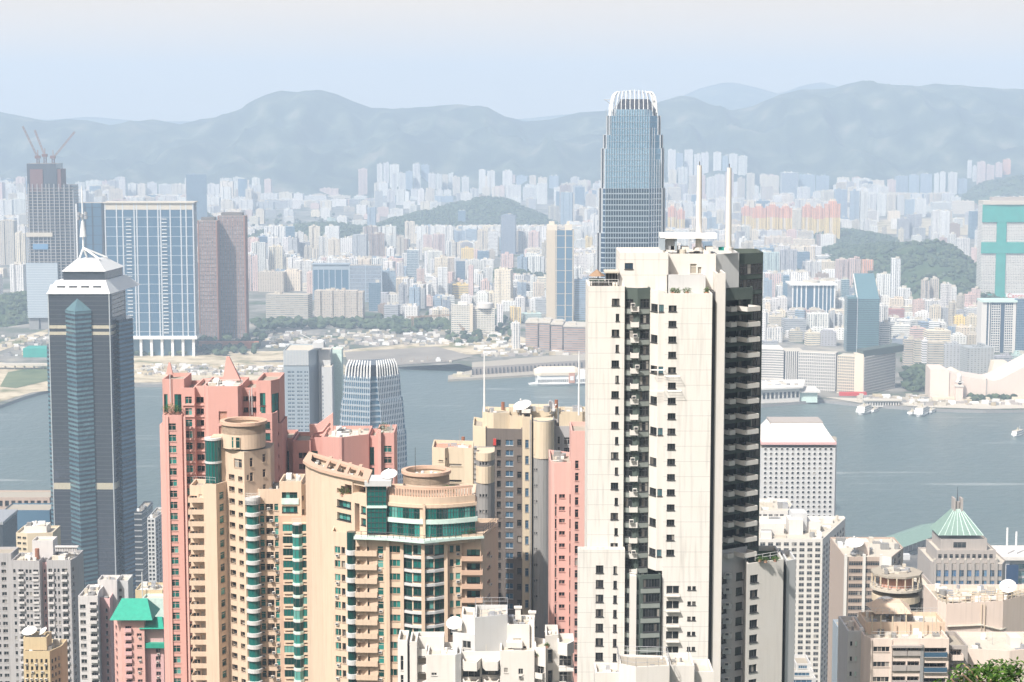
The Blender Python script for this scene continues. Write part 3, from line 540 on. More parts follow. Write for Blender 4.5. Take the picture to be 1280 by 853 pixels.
# px windows where the photo shows green or open ground instead of houses: (x0, x1, y0, y1)
OPEN = [(1080, 1245, 268, 297), (495, 700, 250, 292), (1045, 1225, 300, 372), (310, 520, 262, 300), (625, 650, 325, 352), (0, 240, 330, 446), (-300, 0, 330, 446), (610, 665, 318, 350), (1185, 1290, 226, 262), (330, 470, 372, 412), (310, 345, 380, 412), (1130, 1165, 445, 490), (300, 340, 355, 410)]
rs = random.Random(11); filler = []
y = 3250.0
while y < 8350:
    cell = 38 + (y - 3200) * 0.006; x = -0.33 * y - 200
    while x < 0.33 * y + 200:
        px = x + rs.uniform(-.3, .3) * cell; py = y + rs.uniform(-.3, .3) * cell; x += cell
        w_ = rs.uniform(.38, .85) * cell; d = rs.uniform(12, 24)
        ppx, ppy = proj(px, py, 4)
        if ppy > lerp_tab(FRONT, ppx) or hill_h(px, py, 1.05) > 0: continue
        if any(a < ppx < b_ and c < ppy < e_ for a, b_, c, e_ in OPEN) and rs.random() > (.10 if ppy < 300 else 0.03): continue
        nz = noise.noise(Vector((px / 420, py / 420, 4)))
        if nz < -0.34 and rs.random() < .75: continue
        if py > 6400: h = rs.choice((35, 60, 85, 100, 115)) * rs.uniform(.8, 1.1) if nz > -0.15 else rs.uniform(14, 45)
        elif py > 4600: h = rs.choice((26, 36, 52, 75, 95)) * rs.uniform(.8, 1.15)
        else: h = rs.choice((22, 30, 42, 60, 80)) * rs.uniform(.8, 1.15)
        hx = w_ / 2 / py * F; x0, x1 = ppx - hx, ppx + hx; skip = False
        for tx0, tx1, tt, tb, tD in TR:
            if x1 < tx0 or x0 > tx1: continue
            if abs(tD - py + 10) < 42 and tD < py + 60: skip = True; break
            if tD > py:
                lim = tb - 0.22 * (tb - tt); zt = Z(lim, py) - 4
                if h > zt: h = zt
        lims = 222 if py > 6400 else (283 if ppx < 735 else 262)
        h = min(h, Z(lims, py) - 4)
        if skip or h < 9: continue
        nm = rs.random()
        c = 'white' if nm < .48 else 'cream' if nm < .66 else 'beige' if nm < .74 else 'pink' if nm < .80 else 'grey' if nm < .9 else 'blue' if nm < .97 else 'brown'
        sty = rs.choice('rrss' if h > 48 else 'rttbs' if h > 22 else 'tttb')
        if c == 'blue' and h > 45: sty = 'g'
        filler.append((w_ * h / py / py if -10 < ppx < 1290 and not 735 < ppx < 955 else 0, px, py, w_, d, h, c, sty, rs.uniform(-.3, .3), ppx))
    y += cell
filler.sort(key=lambda f: -f[0])
NIND = max(0, 285 - len(FARB) - 12)
kk = MB()
for i, (_, px, py, w_, d, h, c, sty, rot, ppx) in enumerate(filler):
    k = MB() if i < NIND else kk
    shape(k, px, py, w_, d, 1, h + 3, jit(PAL[c], .10), sty, rot, rnd=rs)
    if i < NIND: FARB.append((k, (px, py, 4), ppx, py, c, sty, 0))
tag(kk.build('distant_buildings'), 'mass of small distant buildings filling the plain across the harbour', kind='stuff')
print('FAR', len(FARB), 'traced+big,', len(filler), 'filler')
ORD = ['first', 'second', 'third', 'fourth', 'fifth', 'sixth', 'seventh', 'eighth', 'ninth', 'tenth', 'eleventh', 'twelfth', 'thirteenth', 'fourteenth', 'fifteenth']
def zone(px, D):
    if D > 6300:
        for lim, t in ((165, 'under the ridge at far left'), (310, 'just above the wide blue tower'), (470, 'along the far green plain'), (590, 'in the estate below the highest left peak'), (760, 'on the far plain left of the curved skyscraper'), (935, 'in the hazy estate behind the white masts'), (1090, 'at the mountain foot right of the masts'), (9999, 'below the mountains at far right')):
            if px < lim: return t
    if D > 4450:
        for lim, t in ((300, 'behind the wide blue tower'), (400, 'right behind the brown twin towers'), (520, 'in the hazy middle band left of centre'), (640, 'in the middle band below the wooded hill'), (760, 'in the middle band left of the curved skyscraper'), (960, 'between the white masts in mid distance'), (1090, 'near the yellow and salmon estate'), (9999, 'beyond the green hill at right')):
            if px < lim: return t
    for lim, t in ((300, 'beside the far left reclamation'), (400, 'left of the long blue slab'), (480, 'around the long blue slab'), (570, 'in the shore district left of the white hotel'), (680, 'behind the white hotel block'), (760, 'beside the tall striped shore tower'), (985, 'right behind the black and white tower'), (1060, 'left of the sail shaped glass tower'), (1130, 'behind the long waterfront hotel'), (1180, 'just right of the long waterfront hotel'), (9999, 'beside the netted tower at right')):
        if px < lim: return t
grp = {}
for f in FARB: grp.setdefault((f[4], f[5], zone(f[2], f[3])), []).append(f)
for (c, s_, zn), fs in grp.items():
    fs.sort(key=lambda f: f[2])
    for i, f in enumerate(fs):
        fm = FORM[s_]
        if len(fs) == 1: lb = f'{c} {fm} {zn}'
        else: lb = f'{ORD[min(i, 14)]} {c} {fm} from left {zn}'
        ob = f[0].build(NAME[s_], loc=f[1]); tag(ob, ' '.join(lb.split()), 'apartment building' if s_ in 'rst' else 'office building', 'tall blocks of the city across the harbour')
# ------------------------------------------------------------------ landmarks across the harbour
def rect(x0, x1, D, d): return [(x0, D), (x1, D), (x1, D + d), (x0, D + d)]
def root_at(name, px, py, label, cat, D=None, group=None):
    D = D or DG(py); return empty(name, (X(px, D, py), D, 4), label, cat, group)
def text_mesh(body, size, mat, depth=0.3):
    cu = bpy.data.curves.new('lettering', 'FONT'); cu.body = body; cu.size = size; cu.extrude = depth; cu.align_x = 'LEFT'
    ob = bpy.data.objects.new('lettering', cu); col.objects.link(ob); dg = bpy.context.evaluated_depsgraph_get()
    me = bpy.data.meshes.new_from_object(ob.evaluated_get(dg)); bpy.data.objects.remove(ob)
    me.materials.clear(); me.materials.append(MATS[mat]); return me
def lattice(k, a, b, w, mat, n=8, r=0.25):
    """square lattice boom between two points"""
    a, b = Vector(a), Vector(b); d = (b - a).normalized(); u = d.cross(Vector((0, 1, 0))); u = (u if u.length > .2 else Vector((1, 0, 0))).normalized(); v = d.cross(u)
    cs = [(u * s + v * t) * w / 2 for s, t in ((1, 1), (1, -1), (-1, -1), (-1, 1))]
    for c in cs: k.tube(a + c, b + c, r, mat, n=4)
    for i in range(n):
        p, q = a + (b - a) * i / n, a + (b - a) * (i + 1) / n
        for j in range(4): k.tube(p + cs[j], q + cs[(j + 1) % 4], r * .7, mat, n=3)

# supertall under construction, far left
t = root_at('tower_under_construction', 62, 412, 'very tall half built skyscraper topped by cranes, blue glass wrapping its foot', 'skyscraper')
D = DG(412); z = lambda py: Z(py, D); x = lambda px: X(px, D, 300)
k = MB(); k.prism(rect(x(35), x(72), D + 6, 50), z(404), z(205), 'slate_glass', topmat='grey_concrete'); k.prism(rect(x(72), x(91), D + 10, 44), z(404), z(232), 'slate_glass', topmat='grey_concrete')
k.prism(rect(x(39), x(55), D + 4, 40), z(240), z(212), 'dark_rust'); k.prism(rect(x(58), x(77), D + 8, 40), z(240), z(212), 'dark_rust'); k.build('core', t)
for i in range(44):
    zz = z(400) + (z(232) - z(400)) * i / 44; k = MB()
    k.prism([(x(33), D + 3), (x(58), D), (x(72), D + 3), (x(92), D + 8), (x(92), D + 56), (x(33), D + 56)], zz, zz + .7, 'taupe_stone', bottom=True); k.build('floor_slab', t)
for a in (33.5, 37, 42, 48, 54, 59, 63, 69, 75, 81, 87, 91.5):
    k = MB(); k.box(x(a) - .6, x(a) + .6, D + 1 + max(0, a - 72) * .35, D + 2.5 + max(0, a - 72) * .35, z(404), z(230 if a < 88 else 238), 'grey_metal'); k.build('column', t)
k = MB(); k.frustum([(x(33), D - 6), (x(72), D - 6), (x(72), D + 10), (x(33), D + 10)], z(397), [(x(31.5), D - 1), (x(71), D - 1), (x(71), D + 10), (x(31.5), D + 10)], z(329), 'cladding_blue'); 
for i in range(22): zz = z(397) + (z(330) - z(397)) * i / 22; k.box(x(32.2), x(71.5), D - 6.2 + 5 * i / 22, D - 5.6 + 5 * i / 22, zz, zz + .5, 'silver')
k.build('glass_cladding', t)
k = MB(); k.prism(rect(x(34), x(46), D - 2, 40), 3, z(397), 'grey_concrete'); k.prism(rect(x(48), x(92), D, 50), 3, z(395), 'grey_concrete'); k.build('podium', t)
k = MB(); k.box(x(33), x(66), D - 3, D + 3, z(296), z(291), 'roof_pale'); k.build('screen_band', t)
k = MB(); k.box(x(41), x(60), D - 1, D + 1, z(312), z(305), 'sky_pane'); k.build('protective_sheet', t)
for a, top, tip, dy in ((47, 198, (29, 158), 0), (55, 196, (43, 163), 5), (66, 198, (94, 165), 0)):
    k = MB(); lattice(k, (x(a), D + 20 + dy, z(212)), (x(a), D + 20 + dy, z(top)), 4, 'dark_rust', 4, .4); lattice(k, (x(a), D + 20 + dy, z(top)), (x(tip[0]), D + 20 + dy, z(tip[1])), 2.2, 'rust', 9, .22)
    k.box(x(a) - 5, x(a) + 4, D + 17 + dy, D + 23 + dy, z(top) - 1, z(top) + 4, 'dark_rust'); k.tube((x(a), D + 20 + dy, z(top) + 14), (x(a), D + 20 + dy, z(top)), .6, 'rust')
    o = k.build('tower_crane', loc=(x(a), D + 20 + dy, z(212)))
    tag(o, {47: 'left luffing crane leaning left atop the half built skyscraper', 55: 'middle steep luffing crane atop the half built skyscraper', 66: 'right luffing crane leaning right atop the half built skyscraper'}[a], 'crane', 'cranes on the half built skyscraper')
k = MB(); xx = x(95); k.box(xx, xx + 2, D + 2, D + 4, 3, z(255), 'white_metal'); tag(k.build('hoist_mast', loc=(xx, D + 2, 4)), 'thin white hoist mast right of the half built skyscraper', 'mast')

def panel_tower(name, label, x0, x1, yt, yb, body, rib, cols, band=None, nb=0, cap=None, d=26, rot=0, legs=None, cat='skyscraper', D=None, tone='slate'):
    """body > vertical ribs, horizontal bands, crown"""
    D = D or DG(yb); t = root_at(name, (x0 + x1) / 2, yb, label, cat, D); xa, xb = X(x0, D, yt), X(x1, D, yt); zt = Z(yt, D); z0 = legs[1] if legs else 1.5
    k = MB(); k.cc = PAL[tone] if isinstance(tone, str) else tone; k.prism(rect(xa, xb, D, d), z0, zt, body, topmat='roof_deck'); k.build('tower_body', t)
    for c in cols:
        w_ = .9 if not isinstance(c, tuple) else c[1]; c = c if not isinstance(c, tuple) else c[0]; xx = xa + (xb - xa) * c
        k = MB(); k.box(xx - w_, xx + w_, D - .8, D + .3, z0, zt + .2, rib); k.build('rib', t)
    n = 5
    for i in range(n): k = MB(); yy = D + d * (i + .5) / n; k.box(xb - .3, xb + .7, yy - .6, yy + .6, z0, zt, rib); k.build('rib', t)
    if band:
        for i in range(nb): zz = z0 + (zt - z0) * (i + .5) / nb; k = MB(); k.box(xa - .3, xb + .3, D - .4, D + d, zz, zz + .8, band); k.build('floor_band', t)
    if cap: k = MB(); k.box(xa - 2.5, xb + 2.5, D - 3, D + d + 2, zt, zt + 1.5, cap); k.box(xa, xb, D - .5, D + d, zt + 1.5 - 12, zt, cap); k.build('roof_slab', t)
    return t, D, xa, xb, zt
t, D, xa, xb, zt = panel_tower('residential_slab', 'wide blue glass slab tower with white ribs, standing on tall white columns', 131, 241, 254, 446, 'navy_glass', 'dull_white', [0, .13, .20, .33, .36, .48, .60, .63, .74, .86, .92, 1.0], 'cladding_blue', 14, 'roof_pale', d=34, legs=(446, Z(421, DG(446))))
for i in range(9): k = MB(); xx = xa + (xb - xa) * (i + .1) / 8.3; k.box(xx - 2, xx + 2, D, D + 4, 2, Z(421, D), 'white_metal'); k.build('column', t)
k = MB(); k.box(xa - 3, xb + 3, D - 4, D + 34, Z(424, D), Z(420, D), 'white_metal'); k.build('transfer_beam', t)
k = MB(); k.box(xa + 3, xb - 3, D + 10, D + 34, 2, Z(424, D), 'navy_glass'); k.build('lobby', t)
k = MB()
for c in (.265, .67):
    xx = xa + (xb - xa) * c
    for i in range(34): zz = Z(421, D) + (zt - 20 - Z(421, D)) * i / 34; k.box(xx - 4, xx + 4, D - 1.6, D, zz, zz + .9, 'white_metal')
k.build('balcony_stack', t)
t, D, xa, xb, zt = panel_tower('residential_slab', 'dark blue glass tower squeezed between half built skyscraper and wide blue tower', 97, 127, 254, 436, 'navy_glass', 'slate_glass', [0, .3, .6, 1.0], 'slate_glass', 16, None, d=26)
for q, (x0, x1, yt) in enumerate(((247, 271, 276), (272, 306, 270))):
    t, D, xa, xb, zt = panel_tower('residential_slab', ('lower left tower of the brown twin towers right of the wide blue tower', 'taller right tower of the brown twin towers right of the wide blue tower')[q], x0, x1, yt, 426 - q * 3, 'far_stripes', 'rust', [0.02, .98], 'brown_grey', 30, None, d=30, tone=(.30, .17, .13))
    k = MB(); k.cc = PAL['brown']; k.box(xa + 5, xb - 5, D + 5, D + 25, zt, zt + 5, 'brown_grey'); k.build('roof_room', t)
k = MB(); D = DG(436); k.box(X(247, D), X(322, D), D, D + 6, 3, Z(427, D), 'orange_hoarding'); tag(k.build('site_hoarding', loc=(X(284, D), D, 4)), 'long orange red hoarding at the foot of the brown twin towers', 'hoarding')
k = MB(); D = DG(447); k.box(X(26, D), X(62, D), D, D + 40, 3, Z(436, D), 'green_net'); tag(k.build('covered_shed', loc=(X(44, D), D, 4)), 'low green covered shed below the half built skyscraper', 'shed')
k = MB(); D = DG(456, 12); k.box(X(-40, D), X(60, D), D, D + 16, 10, 12.5, 'roof_pale')
for i in range(8): xx = X(-35 + 12 * i, D); k.box(xx, xx + 2, D + 6, D + 9, 3, 10, 'roof_pale')
tag(k.build('elevated_road', loc=(X(10, D), D, 4)), 'pale elevated road at far left above the sandy shore', 'elevated road')
# long blue slab
t, D, xa, xb, zt = panel_tower('residential_slab', 'long flat topped blue slab building, left wing with white edges', 391, 436, 331, 375, 'navy_glass', 'cladding_blue', [0, .15, .3, .45, .62, .8, 1.0], None, 0, 'cladding_blue', d=22)
t, D, xa, xb, zt = panel_tower('residential_slab', 'long grey blue slab building with fine grid, right wing', 437, 477, 332, 378, 'far_grid', 'cladding_blue', [0, .5, 1.0], 'cladding_blue', 10, None, d=22)
# white shore hotel
D = DG(419); t = root_at('hotel', 591, 419, 'broad white grid fronted hotel block with two wings near the shore', 'hotel')
for nm, x0, x1, yt, dd in (('left_wing', 564, 589, 382, 0), ('right_wing', 590, 618, 386, 8)):
    xa, xb, zt = X(x0, D), X(x1, D), Z(yt, D); k = MB(); k.cc = (.78, .72, .58); k.prism(rect(xa, xb, D + dd, 22), 2, zt, 'far_bands', topmat='roof_pale'); k.build('wing', t)
    for i in range(9): xx = xa + (xb - xa) * i / 8; k = MB(); k.box(xx - .4, xx + .4, D + dd - .5, D + dd + .2, 2, zt + .5, 'white_plain'); k.build('pier', t)
k = MB(); k.box(X(587, D), X(591, D), D - 1, D + 20, 2, Z(381, D), 'shore_cream'); k.build('stair_tower', t)
k = MB(); k.cyl(X(606, D), D + 14, Z(386, D), Z(380, D), 14, 'white_plain', n=20); k.box(X(572, D), X(584, D), D + 6, D + 16, Z(382, D), Z(378, D), 'white_plain'); k.build('roof_room', t)
# striped shore tower and its glassy twin face
t, D, xa, xb, zt = panel_tower('residential_slab', 'tall beige striped tower with dark blue right half rising from the shore', 683, 717, 288, 402, 'navy_glass', 'beige_paint', [0.03, (.12, 2.2), (.22, 1.6), .3, .36, .7, .98], 'beige_paint', 8, None, d=34)
for a, c in ((.02, .40), (.68, .95)): k = MB(); k.box(xa + (xb - xa) * a, xa + (xb - xa) * c, D + 2, D + 20, zt, zt + 10, 'shore_cream'); k.box(xa + (xb - xa) * (a + .08), xa + (xb - xa) * (c - .1), D + 5, D + 14, zt + 10, zt + 16, 'shore_cream'); k.build('roof_room', t)
k = MB(); k.box(xa, xa + (xb - xa) * .33, D - .6, D, 2, zt, 'beige_paint'); k.build('striped_face', t)
# brown shore blocks
for q, (x0, x1, yt, yb, lb) in enumerate(((657, 672, 404, 437, 'leftmost brown shore block with flat pale roof'), (674, 687, 404, 439, 'second brown shore block from left with flat pale roof'), (689, 703, 406, 441, 'third brown shore block from left with flat pale roof'), (705, 739, 409, 444, 'rightmost and widest brown shore block, dark right face'))):
    D = DG(yb); t = root_at('shore_block', (x0 + x1) / 2, yb, lb, 'office building', D, 'brown blocks on the far shore'); xa, xb, zt = X(x0, D), X(x1, D), Z(yt, D)
    k = MB(); k.cc = (.42, .27, .20); k.prism([(xa, D), (xb, D - 6), (xb + 6, D + 55), (xa + 6, D + 60)], 2, zt, 'far_bands', topmat='roof_pale'); k.build('wall', t)
    k = MB(); k.prism([(xa - 1, D - 1.5), (xb + 1, D - 7.5), (xb + 7, D + 56), (xa + 5, D + 61)], zt, zt + 2, 'roof_pale', bottom=True); k.box(xa + 8, xa + 20, D + 15, D + 40, zt + 2, zt + 5, 'roof_pale'); k.build('roof', t)
kb2 = [(640, 650, 404, 437, 'white', 's', 'slim white tower at the left end of the brown shore blocks')]
for x0, x1, yt, yb, c, s_, lb in kb2:
    D = DG(yb); k = MB(); shape(k, X((x0 + x1) / 2, D), D + 8, X(x1, D) - X(x0, D), 16, 1, Z(yt, D) - 1, PAL[c], s_, 0.1); tag(k.build('office_tower', loc=(X(645, D), D, 4)), lb, 'office building')
# right side: ribbed glass block
t, D, xa, xb, zt = panel_tower('office_building', 'boxy dark glass block with widely spaced white ribs and white roof rim', 990, 1044, 357, 398, 'navy_glass', 'white_metal', [(.02, 1.2), (.12, 1.2), (.22, 1.2), (.33, 1.2), (.52, 1.4), (.62, .9), (.72, .9), (.81, .9), (.9, .9), (.99, 1.2)], None, 0, None, d=60, cat='office building')
k = MB(); k.box(xa - 4, xb + 4, D - 4, D + 62, zt, zt + 3, 'white_metal'); k.cyl((xa + xb) / 2, D + 30, zt + 3, zt + 7, 16, 'roof_pale', n=20); k.build('roof_rim', t)
# sail shaped glass tower
D = DG(440); t = root_at('glass_tower', 1080, 440, 'blue green glass tower with slanted sail shaped top behind the waterfront hotel', 'skyscraper')
z = lambda py: Z(py, D); x = lambda px: X(px, D, 400)
k = MB(); k.frustum(rect(x(1070), x(1099), D, 34), 2, rect(x(1072), x(1099), D, 34), z(375), 'aqua_glass'); k.frustum(rect(x(1072), x(1099), D, 34), z(375), [(x(1067), D + 12), (x(1093), D + 12), (x(1093), D + 18), (x(1067), D + 18)], z(343), 'aqua_glass'); k.build('glass_sail', t)
k = MB(); k.prism(rect(x(1059), x(1071), D + 2, 28), 2, z(371), 'aqua_glass'); k.build('side_wing', t)
for i in range(24): zz = z(438) + (z(372) - z(438)) * i / 24; k = MB(); k.box(x(1058.6), x(1099.4), D - .5, D + 20, zz, zz + .7, 'slate_glass'); k.build('floor_band', t)
k = MB(); k.tube((x(1067), D + 10, z(343)), (x(1071), D - .5, z(372)), 1, 'white_metal'); k.tube((x(1071.5), D - .6, 3), (x(1071.5), D - .6, z(372)), .6, 'silver'); k.build('edge_trim', t)
# curved banded building and wings
D = DG(474); t = root_at('office_building', 975, 474, 'low curved building with white and grey bands left of the waterfront hotel', 'office building')
arc = [(X(930 + 50 * i / 8, D), D + 6 * math.sin(math.pi * i / 8) - 4 * i / 8) for i in range(9)]
poly = arc + [(arc[-1][0], D + 45), (arc[0][0], D + 45)]; zt = Z(436, D); k = MB(); k.prism(poly, 2, zt, 'pale_window', topmat='roof_pale'); k.build('glazing', t)
for i in range(13): zz = 4 + (zt - 4) * i / 12.5; k = MB(); k.prism(inset(poly, -.8), zz, zz + 1.9, 'white_plain', bottom=True); k.build('floor_band', t)
k = MB(); k.prism(rect(X(982, D), X(1006, D), D - 4, 44), 2, Z(439, D), 'slate_glass', topmat='roof_pale'); k.build('end_block', t)
for i in range(6): xx = X(983 + i * 2.6, D); k = MB(); k.box(xx, xx + 1.6, D - 5, D - 4, 2, Z(439, D), 'white_plain'); k.build('pier', t)
# long waterfront hotel: left wing, lit corner, long right wing with the green roof band
D = DG(494); t = root_at('hotel', 1080, 494, 'long cream grid fronted waterfront hotel with dark green roof band', 'hotel')
def gridwall(poly_front, z0, z1, nx, nz, body, frame, root, back=22, name='wing'):
    (ax, ay), (bx_, by) = poly_front; d_ = Vector((bx_ - ax, by - ay)); L = d_.length; u = d_ / L; nrm = Vector((u.y, -u.x))
    P2 = lambda s, o: (ax + u.x * s + nrm.x * o, ay + u.y * s + nrm.y * o)
    k = MB(); k.prism([P2(0, 0), P2(L, 0), P2(L, -back), P2(0, -back)], z0, z1, body, topmat='roof_pale'); w_ = k.build(name, root)
    k = MB()
    for i in range(nx + 1): s = L * i / nx; k.prism([P2(s - .35, .7), P2(s + .35, .7), P2(s + .35, 0), P2(s - .35, 0)], z0, z1, frame)
    for j in range(nz + 1): zz = z0 + (z1 - z0) * j / nz; k.prism([P2(0, .9), P2(L, .9), P2(L, 0), P2(0, 0)], zz - .7, zz + .55, frame, bottom=True)
    k.build('window_grid', w_); return w_
zt = Z(444, D)
gridwall(((X(1006, D), D + 46), (X(1051, D), D + 30)), 2, Z(441, D + 40), 20, 13, 'pale_window', 'white_plain', t, 24)
gridwall(((X(1051, D), D + 12), (X(1071, D), D + 2)), 2, Z(446, D), 9, 14, 'pale_window', 'shore_cream', t, 30)
k = MB(); k.prism([(X(1071, D), D + 1), (X(1081, D), D - 5), (X(1082, D), D + 20), (X(1072, D), D + 20)], 2, Z(443, D), 'shore_cream'); k.build('stair_tower', t)
gridwall(((X(1081.5, D), D - 4), (X(1133, D), D + 66)), 2, Z(447, D), 26, 14, 'pale_window', 'white_plain', t, 24)
k = MB(); k.prism([(X(1081, D), D - 1), (X(1133, D + 64) - 1, D + 66), (X(1126, D + 64), D + 90), (X(1076, D), D + 20)], Z(447, D), Z(438.5, D), 'green_panel'); k.build('roof_band', t)
k = MB(); k.box(X(1051, D), X(1085, D), D - 9, D - 2, 3, 9, 'red_paint'); k.build('canopy', t)
# passenger terminal on the pier
D = DG(503); t = root_at('ferry_terminal', 985, 503, 'long white two storey cruise terminal with dark window row at the water', 'terminal building')
k = MB(); k.prism([(X(860, D), D - 40), (X(1003, D), D + 6), (X(1003, D), D + 70), (X(860, D), D + 60)], 2, Z(486, D), 'white_plain', topmat='roof_pale'); k.build('lower_storey', t)
k = MB(); k.prism([(X(860, D), D - 44), (X(1007, D), D + 3), (X(1020, D), D + 75), (X(860, D), D + 64)], Z(486, D), Z(484, D), 'white_plain', bottom=True); k.build('roof_slab', t)
for i in range(26): a = i / 26; xx = X(860, D) + (X(1003, D) - X(860, D)) * a + 1; yy = D - 40 + 46 * a; k = MB(); k.prism([(xx, yy - .3), (xx + 3.4, yy + .8), (xx + 3.4, yy + 1.6), (xx, yy + .6)], 10, 18, 'dark_glass'); k.build('window', t)
k = MB(); k.box(X(1004, D), X(1026, D), D + 10, D + 50, 2, Z(492, D), 'pale_mint'); k.box(X(1003, D), X(1029, D), D + 6, D + 55, Z(492, D), Z(490, D), 'white_plain'); k.build('ticket_hall', t)
k = MB()
for i in range(60): xx = X(random.uniform(870, 1000), D); yy = D + random.uniform(15, 60); s_ = random.uniform(1.5, 2.2); k.box(xx, xx + 4.4, yy, yy + s_, Z(484, D) + .02, Z(484, D) + 1.4, random.choice(('white_metal', 'grey_metal', 'dark_metal', 'roof_pale')))
o = tag(k.build('parked_cars_crowd'), 'mass of tiny parked cars on the cruise terminal roof', kind='stuff')
# two star ferry piers
D = DG(507); k = MB(); k.box(X(1084, D), X(1130, D), D, D + 14, 2, 10, 'white_plain'); k.box(X(1083, D), X(1131, D), D - 2, D + 16, 10, 11, 'roof_pale')
for i in range(14): k.box(X(1085 + i * 3.3, D), X(1086.6 + i * 3.3, D), D - .3, D + .3, 4, 8, 'dark_glass')
tag(k.build('ferry_pier', loc=(X(1107, D), D, 4)), 'low white ferry pier shed between the two moored ferry groups', 'pier')
# netted tower and the tower before it
D = DG(378); t = root_at('netted_tower', 1262, 378, 'tall white grid tower wrapped in green construction netting, red lettered sign on it', 'skyscraper')
x = lambda px: X(px, D, 300); z = lambda py: Z(py, D)
k = MB(); k.cc = (.72, .70, .64); k.prism(rect(x(1228), x(1246), D + 4, 40), 2, z(256), 'far_grid', topmat='roof_deck'); k.prism(rect(x(1257), x(1296), D + 4, 40), 2, z(256), 'far_grid', topmat='roof_deck'); k.prism(rect(x(1246), x(1257), D + 8, 36), 2, z(258), 'far_grid'); k.build('wall', t)
for y0, y1, a, b_ in ((278, 256, 1227.5, 1297), (317, 303, 1227, 1297), (378, 368, 1226, 1297), (368, 256, 1246, 1258)):
    k = MB(); k.box(x(a), x(b_), D + 1.0 + (.4 if a == 1246 else 0), D + 3.6, z(y0), z(y1), 'green_net'); k.build('netting', t)
for i in range(30): zz = z(366) + (z(278) - z(366)) * i / 30; k = MB(); k.box(x(1228), x(1296), D + 3.2, D + 4, zz, zz + .7, 'white_plain'); k.build('floor_band', t)
k = MB(); k.frustum([(x(1228), D), (x(1262), D - 2), (x(1297), D), (x(1297), D + 44), (x(1228), D + 44)], z(256), [(x(1228), D), (x(1262), D - 2), (x(1297), D), (x(1297), D + 44), (x(1228), D + 44)], z(251.5), 'roof_pale'); k.box(x(1240), x(1290), D + 10, D + 30, z(252), z(247), 'taupe_stone'); k.build('roof', t)
k = MB(); k.box(x(1259), x(1297), D - 2.0, D - .5, z(373.5), z(366.5), 'white_metal'); sg = k.build('sign_board', t)
o = inst('sign_lettering', text_mesh('Canon', 12.5, 'red_paint', .15), sg, (x(1261), D - 2.3, z(372.3))); o.rotation_euler = (R(90), 0, 0)
D = DG(441); t = root_at('office_tower', 1249, 441, 'white framed blue glass tower in front of the netted tower', 'skyscraper'); x = lambda px: X(px, D, 400); z = lambda py: Z(py, D)
k = MB(); k.prism(rect(x(1228), x(1269), D, 34), 2, z(378), 'blue_glass', topmat='roof_pale'); k.build('tower_body', t)
for a, b_ in ((1226.5, 1233), (1235.5, 1237), (1266, 1269.5)): k = MB(); k.box(x(a), x(b_), D - 1.5, D + 30, 2, z(378), 'white_plain'); k.build('side_wall', t)
for g0, g1 in ((1239, 1250), (1256, 1266)):
    k = MB()
    for i in range(5): xx = x(g0 + (g1 - g0) * i / 4); k.box(xx - .4, xx + .4, D - 1, D, 2, z(380), 'white_plain')
    for j in range(20): zz = z(440) + (z(380) - z(440)) * j / 20; k.box(x(g0), x(g1), D - .8, D, zz, zz + 1.3, 'white_plain')
    k.build('window_grid', t)
k = MB(); k.box(x(1227), x(1272), D - 4, D + 36, z(378), z(375.5), 'pale_mint'); k.build('roof_slab', t)
# cultural centre, clock tower, wedge museum
D = DG(502); t = root_at('cultural_centre', 1225, 502, 'windowless pinkish concert hall with sweeping concave roofline at the waterfront', 'concert hall')
x = lambda px: X(px, D, 490); z = lambda py: Z(py, D)
k = MB(); k.prism([(x(1164), D + 8), (x(1186), D), (x(1186), D + 60), (x(1168), D + 60)], 2, z(463), 'rose_beige'); k.build('left_block', t)
n = 14; k = MB()
for i in range(n):
    a, b_ = i / n, (i + 1) / n
    za = z(466 + 16 * math.sin(a * math.pi * .5) ** .8 - 0 if a < .45 else 466 + 12 - (a - .45) * 70); zb = z(466 + 16 * math.sin(b_ * math.pi * .5) ** .8 if b_ < .45 else 466 + 12 - (b_ - .45) * 70)
    xa, xb = x(1186 + 130 * a), x(1186 + 130 * b_)
    k.add([(xa, D + 2, 2), (xb, D + 2, 2), (xb, D + 2, zb), (xa, D + 2, za), (xa, D + 70, za), (xb, D + 70, zb), (xa, D + 70, 2), (xb, D + 70, 2)], [(0, 1, 2, 3), (3, 2, 5, 4), (4, 5, 7, 6)], 'rose_beige')
k.build('concert_hall', t)
k = MB(); k.box(x(1164), x(1320), D - 6, D, 2, z(496), 'shore_cream'); k.build('arcade_wall', t)
k = MB(); k.box(x(1232.5), x(1234), D + 1.2, D + 3, 4, z(474), 'taupe_stone'); k.build('wall_slot', t)
D = DG(503.5); t = root_at('clock_tower', 1199, 503, 'slender pale clock tower standing before the pinkish concert hall', 'clock tower'); x = lambda px: X(px, D, 490); z = lambda py: Z(py, D); cx = x(1198.5)
k = MB(); k.box(cx - 4.6, cx + 4.6, D - 4.6, D + 4.6, 3, z(478), 'rose_beige'); k.build('shaft', t)
k = MB(); k.box(cx - 5.6, cx + 5.6, D - 5.6, D + 5.6, z(483), z(481.5), 'white_plain'); k.box(cx - 5.2, cx + 5.2, D - 5.2, D + 5.2, z(478), z(477), 'white_plain'); k.build('cornice', t)
k = MB(); k.cyl(cx, D, z(477), z(471), 3.4, 'white_plain', n=8); k.dome(cx, D, z(471), 3.6, 4.5, 'white_plain'); k.tube((cx, D, z(469)), (cx, D, z(464)), .25, 'white_metal'); k.build('cupola', t)
k = MB(); k.add([(cx + 2.6 * math.cos(a * .5236), D - 4.8, z(481) + 3 + 2.6 * math.sin(a * .5236)) for a in range(12)], [tuple(reversed(range(12)))], 'dark_glass'); k.build('clock_face', t)
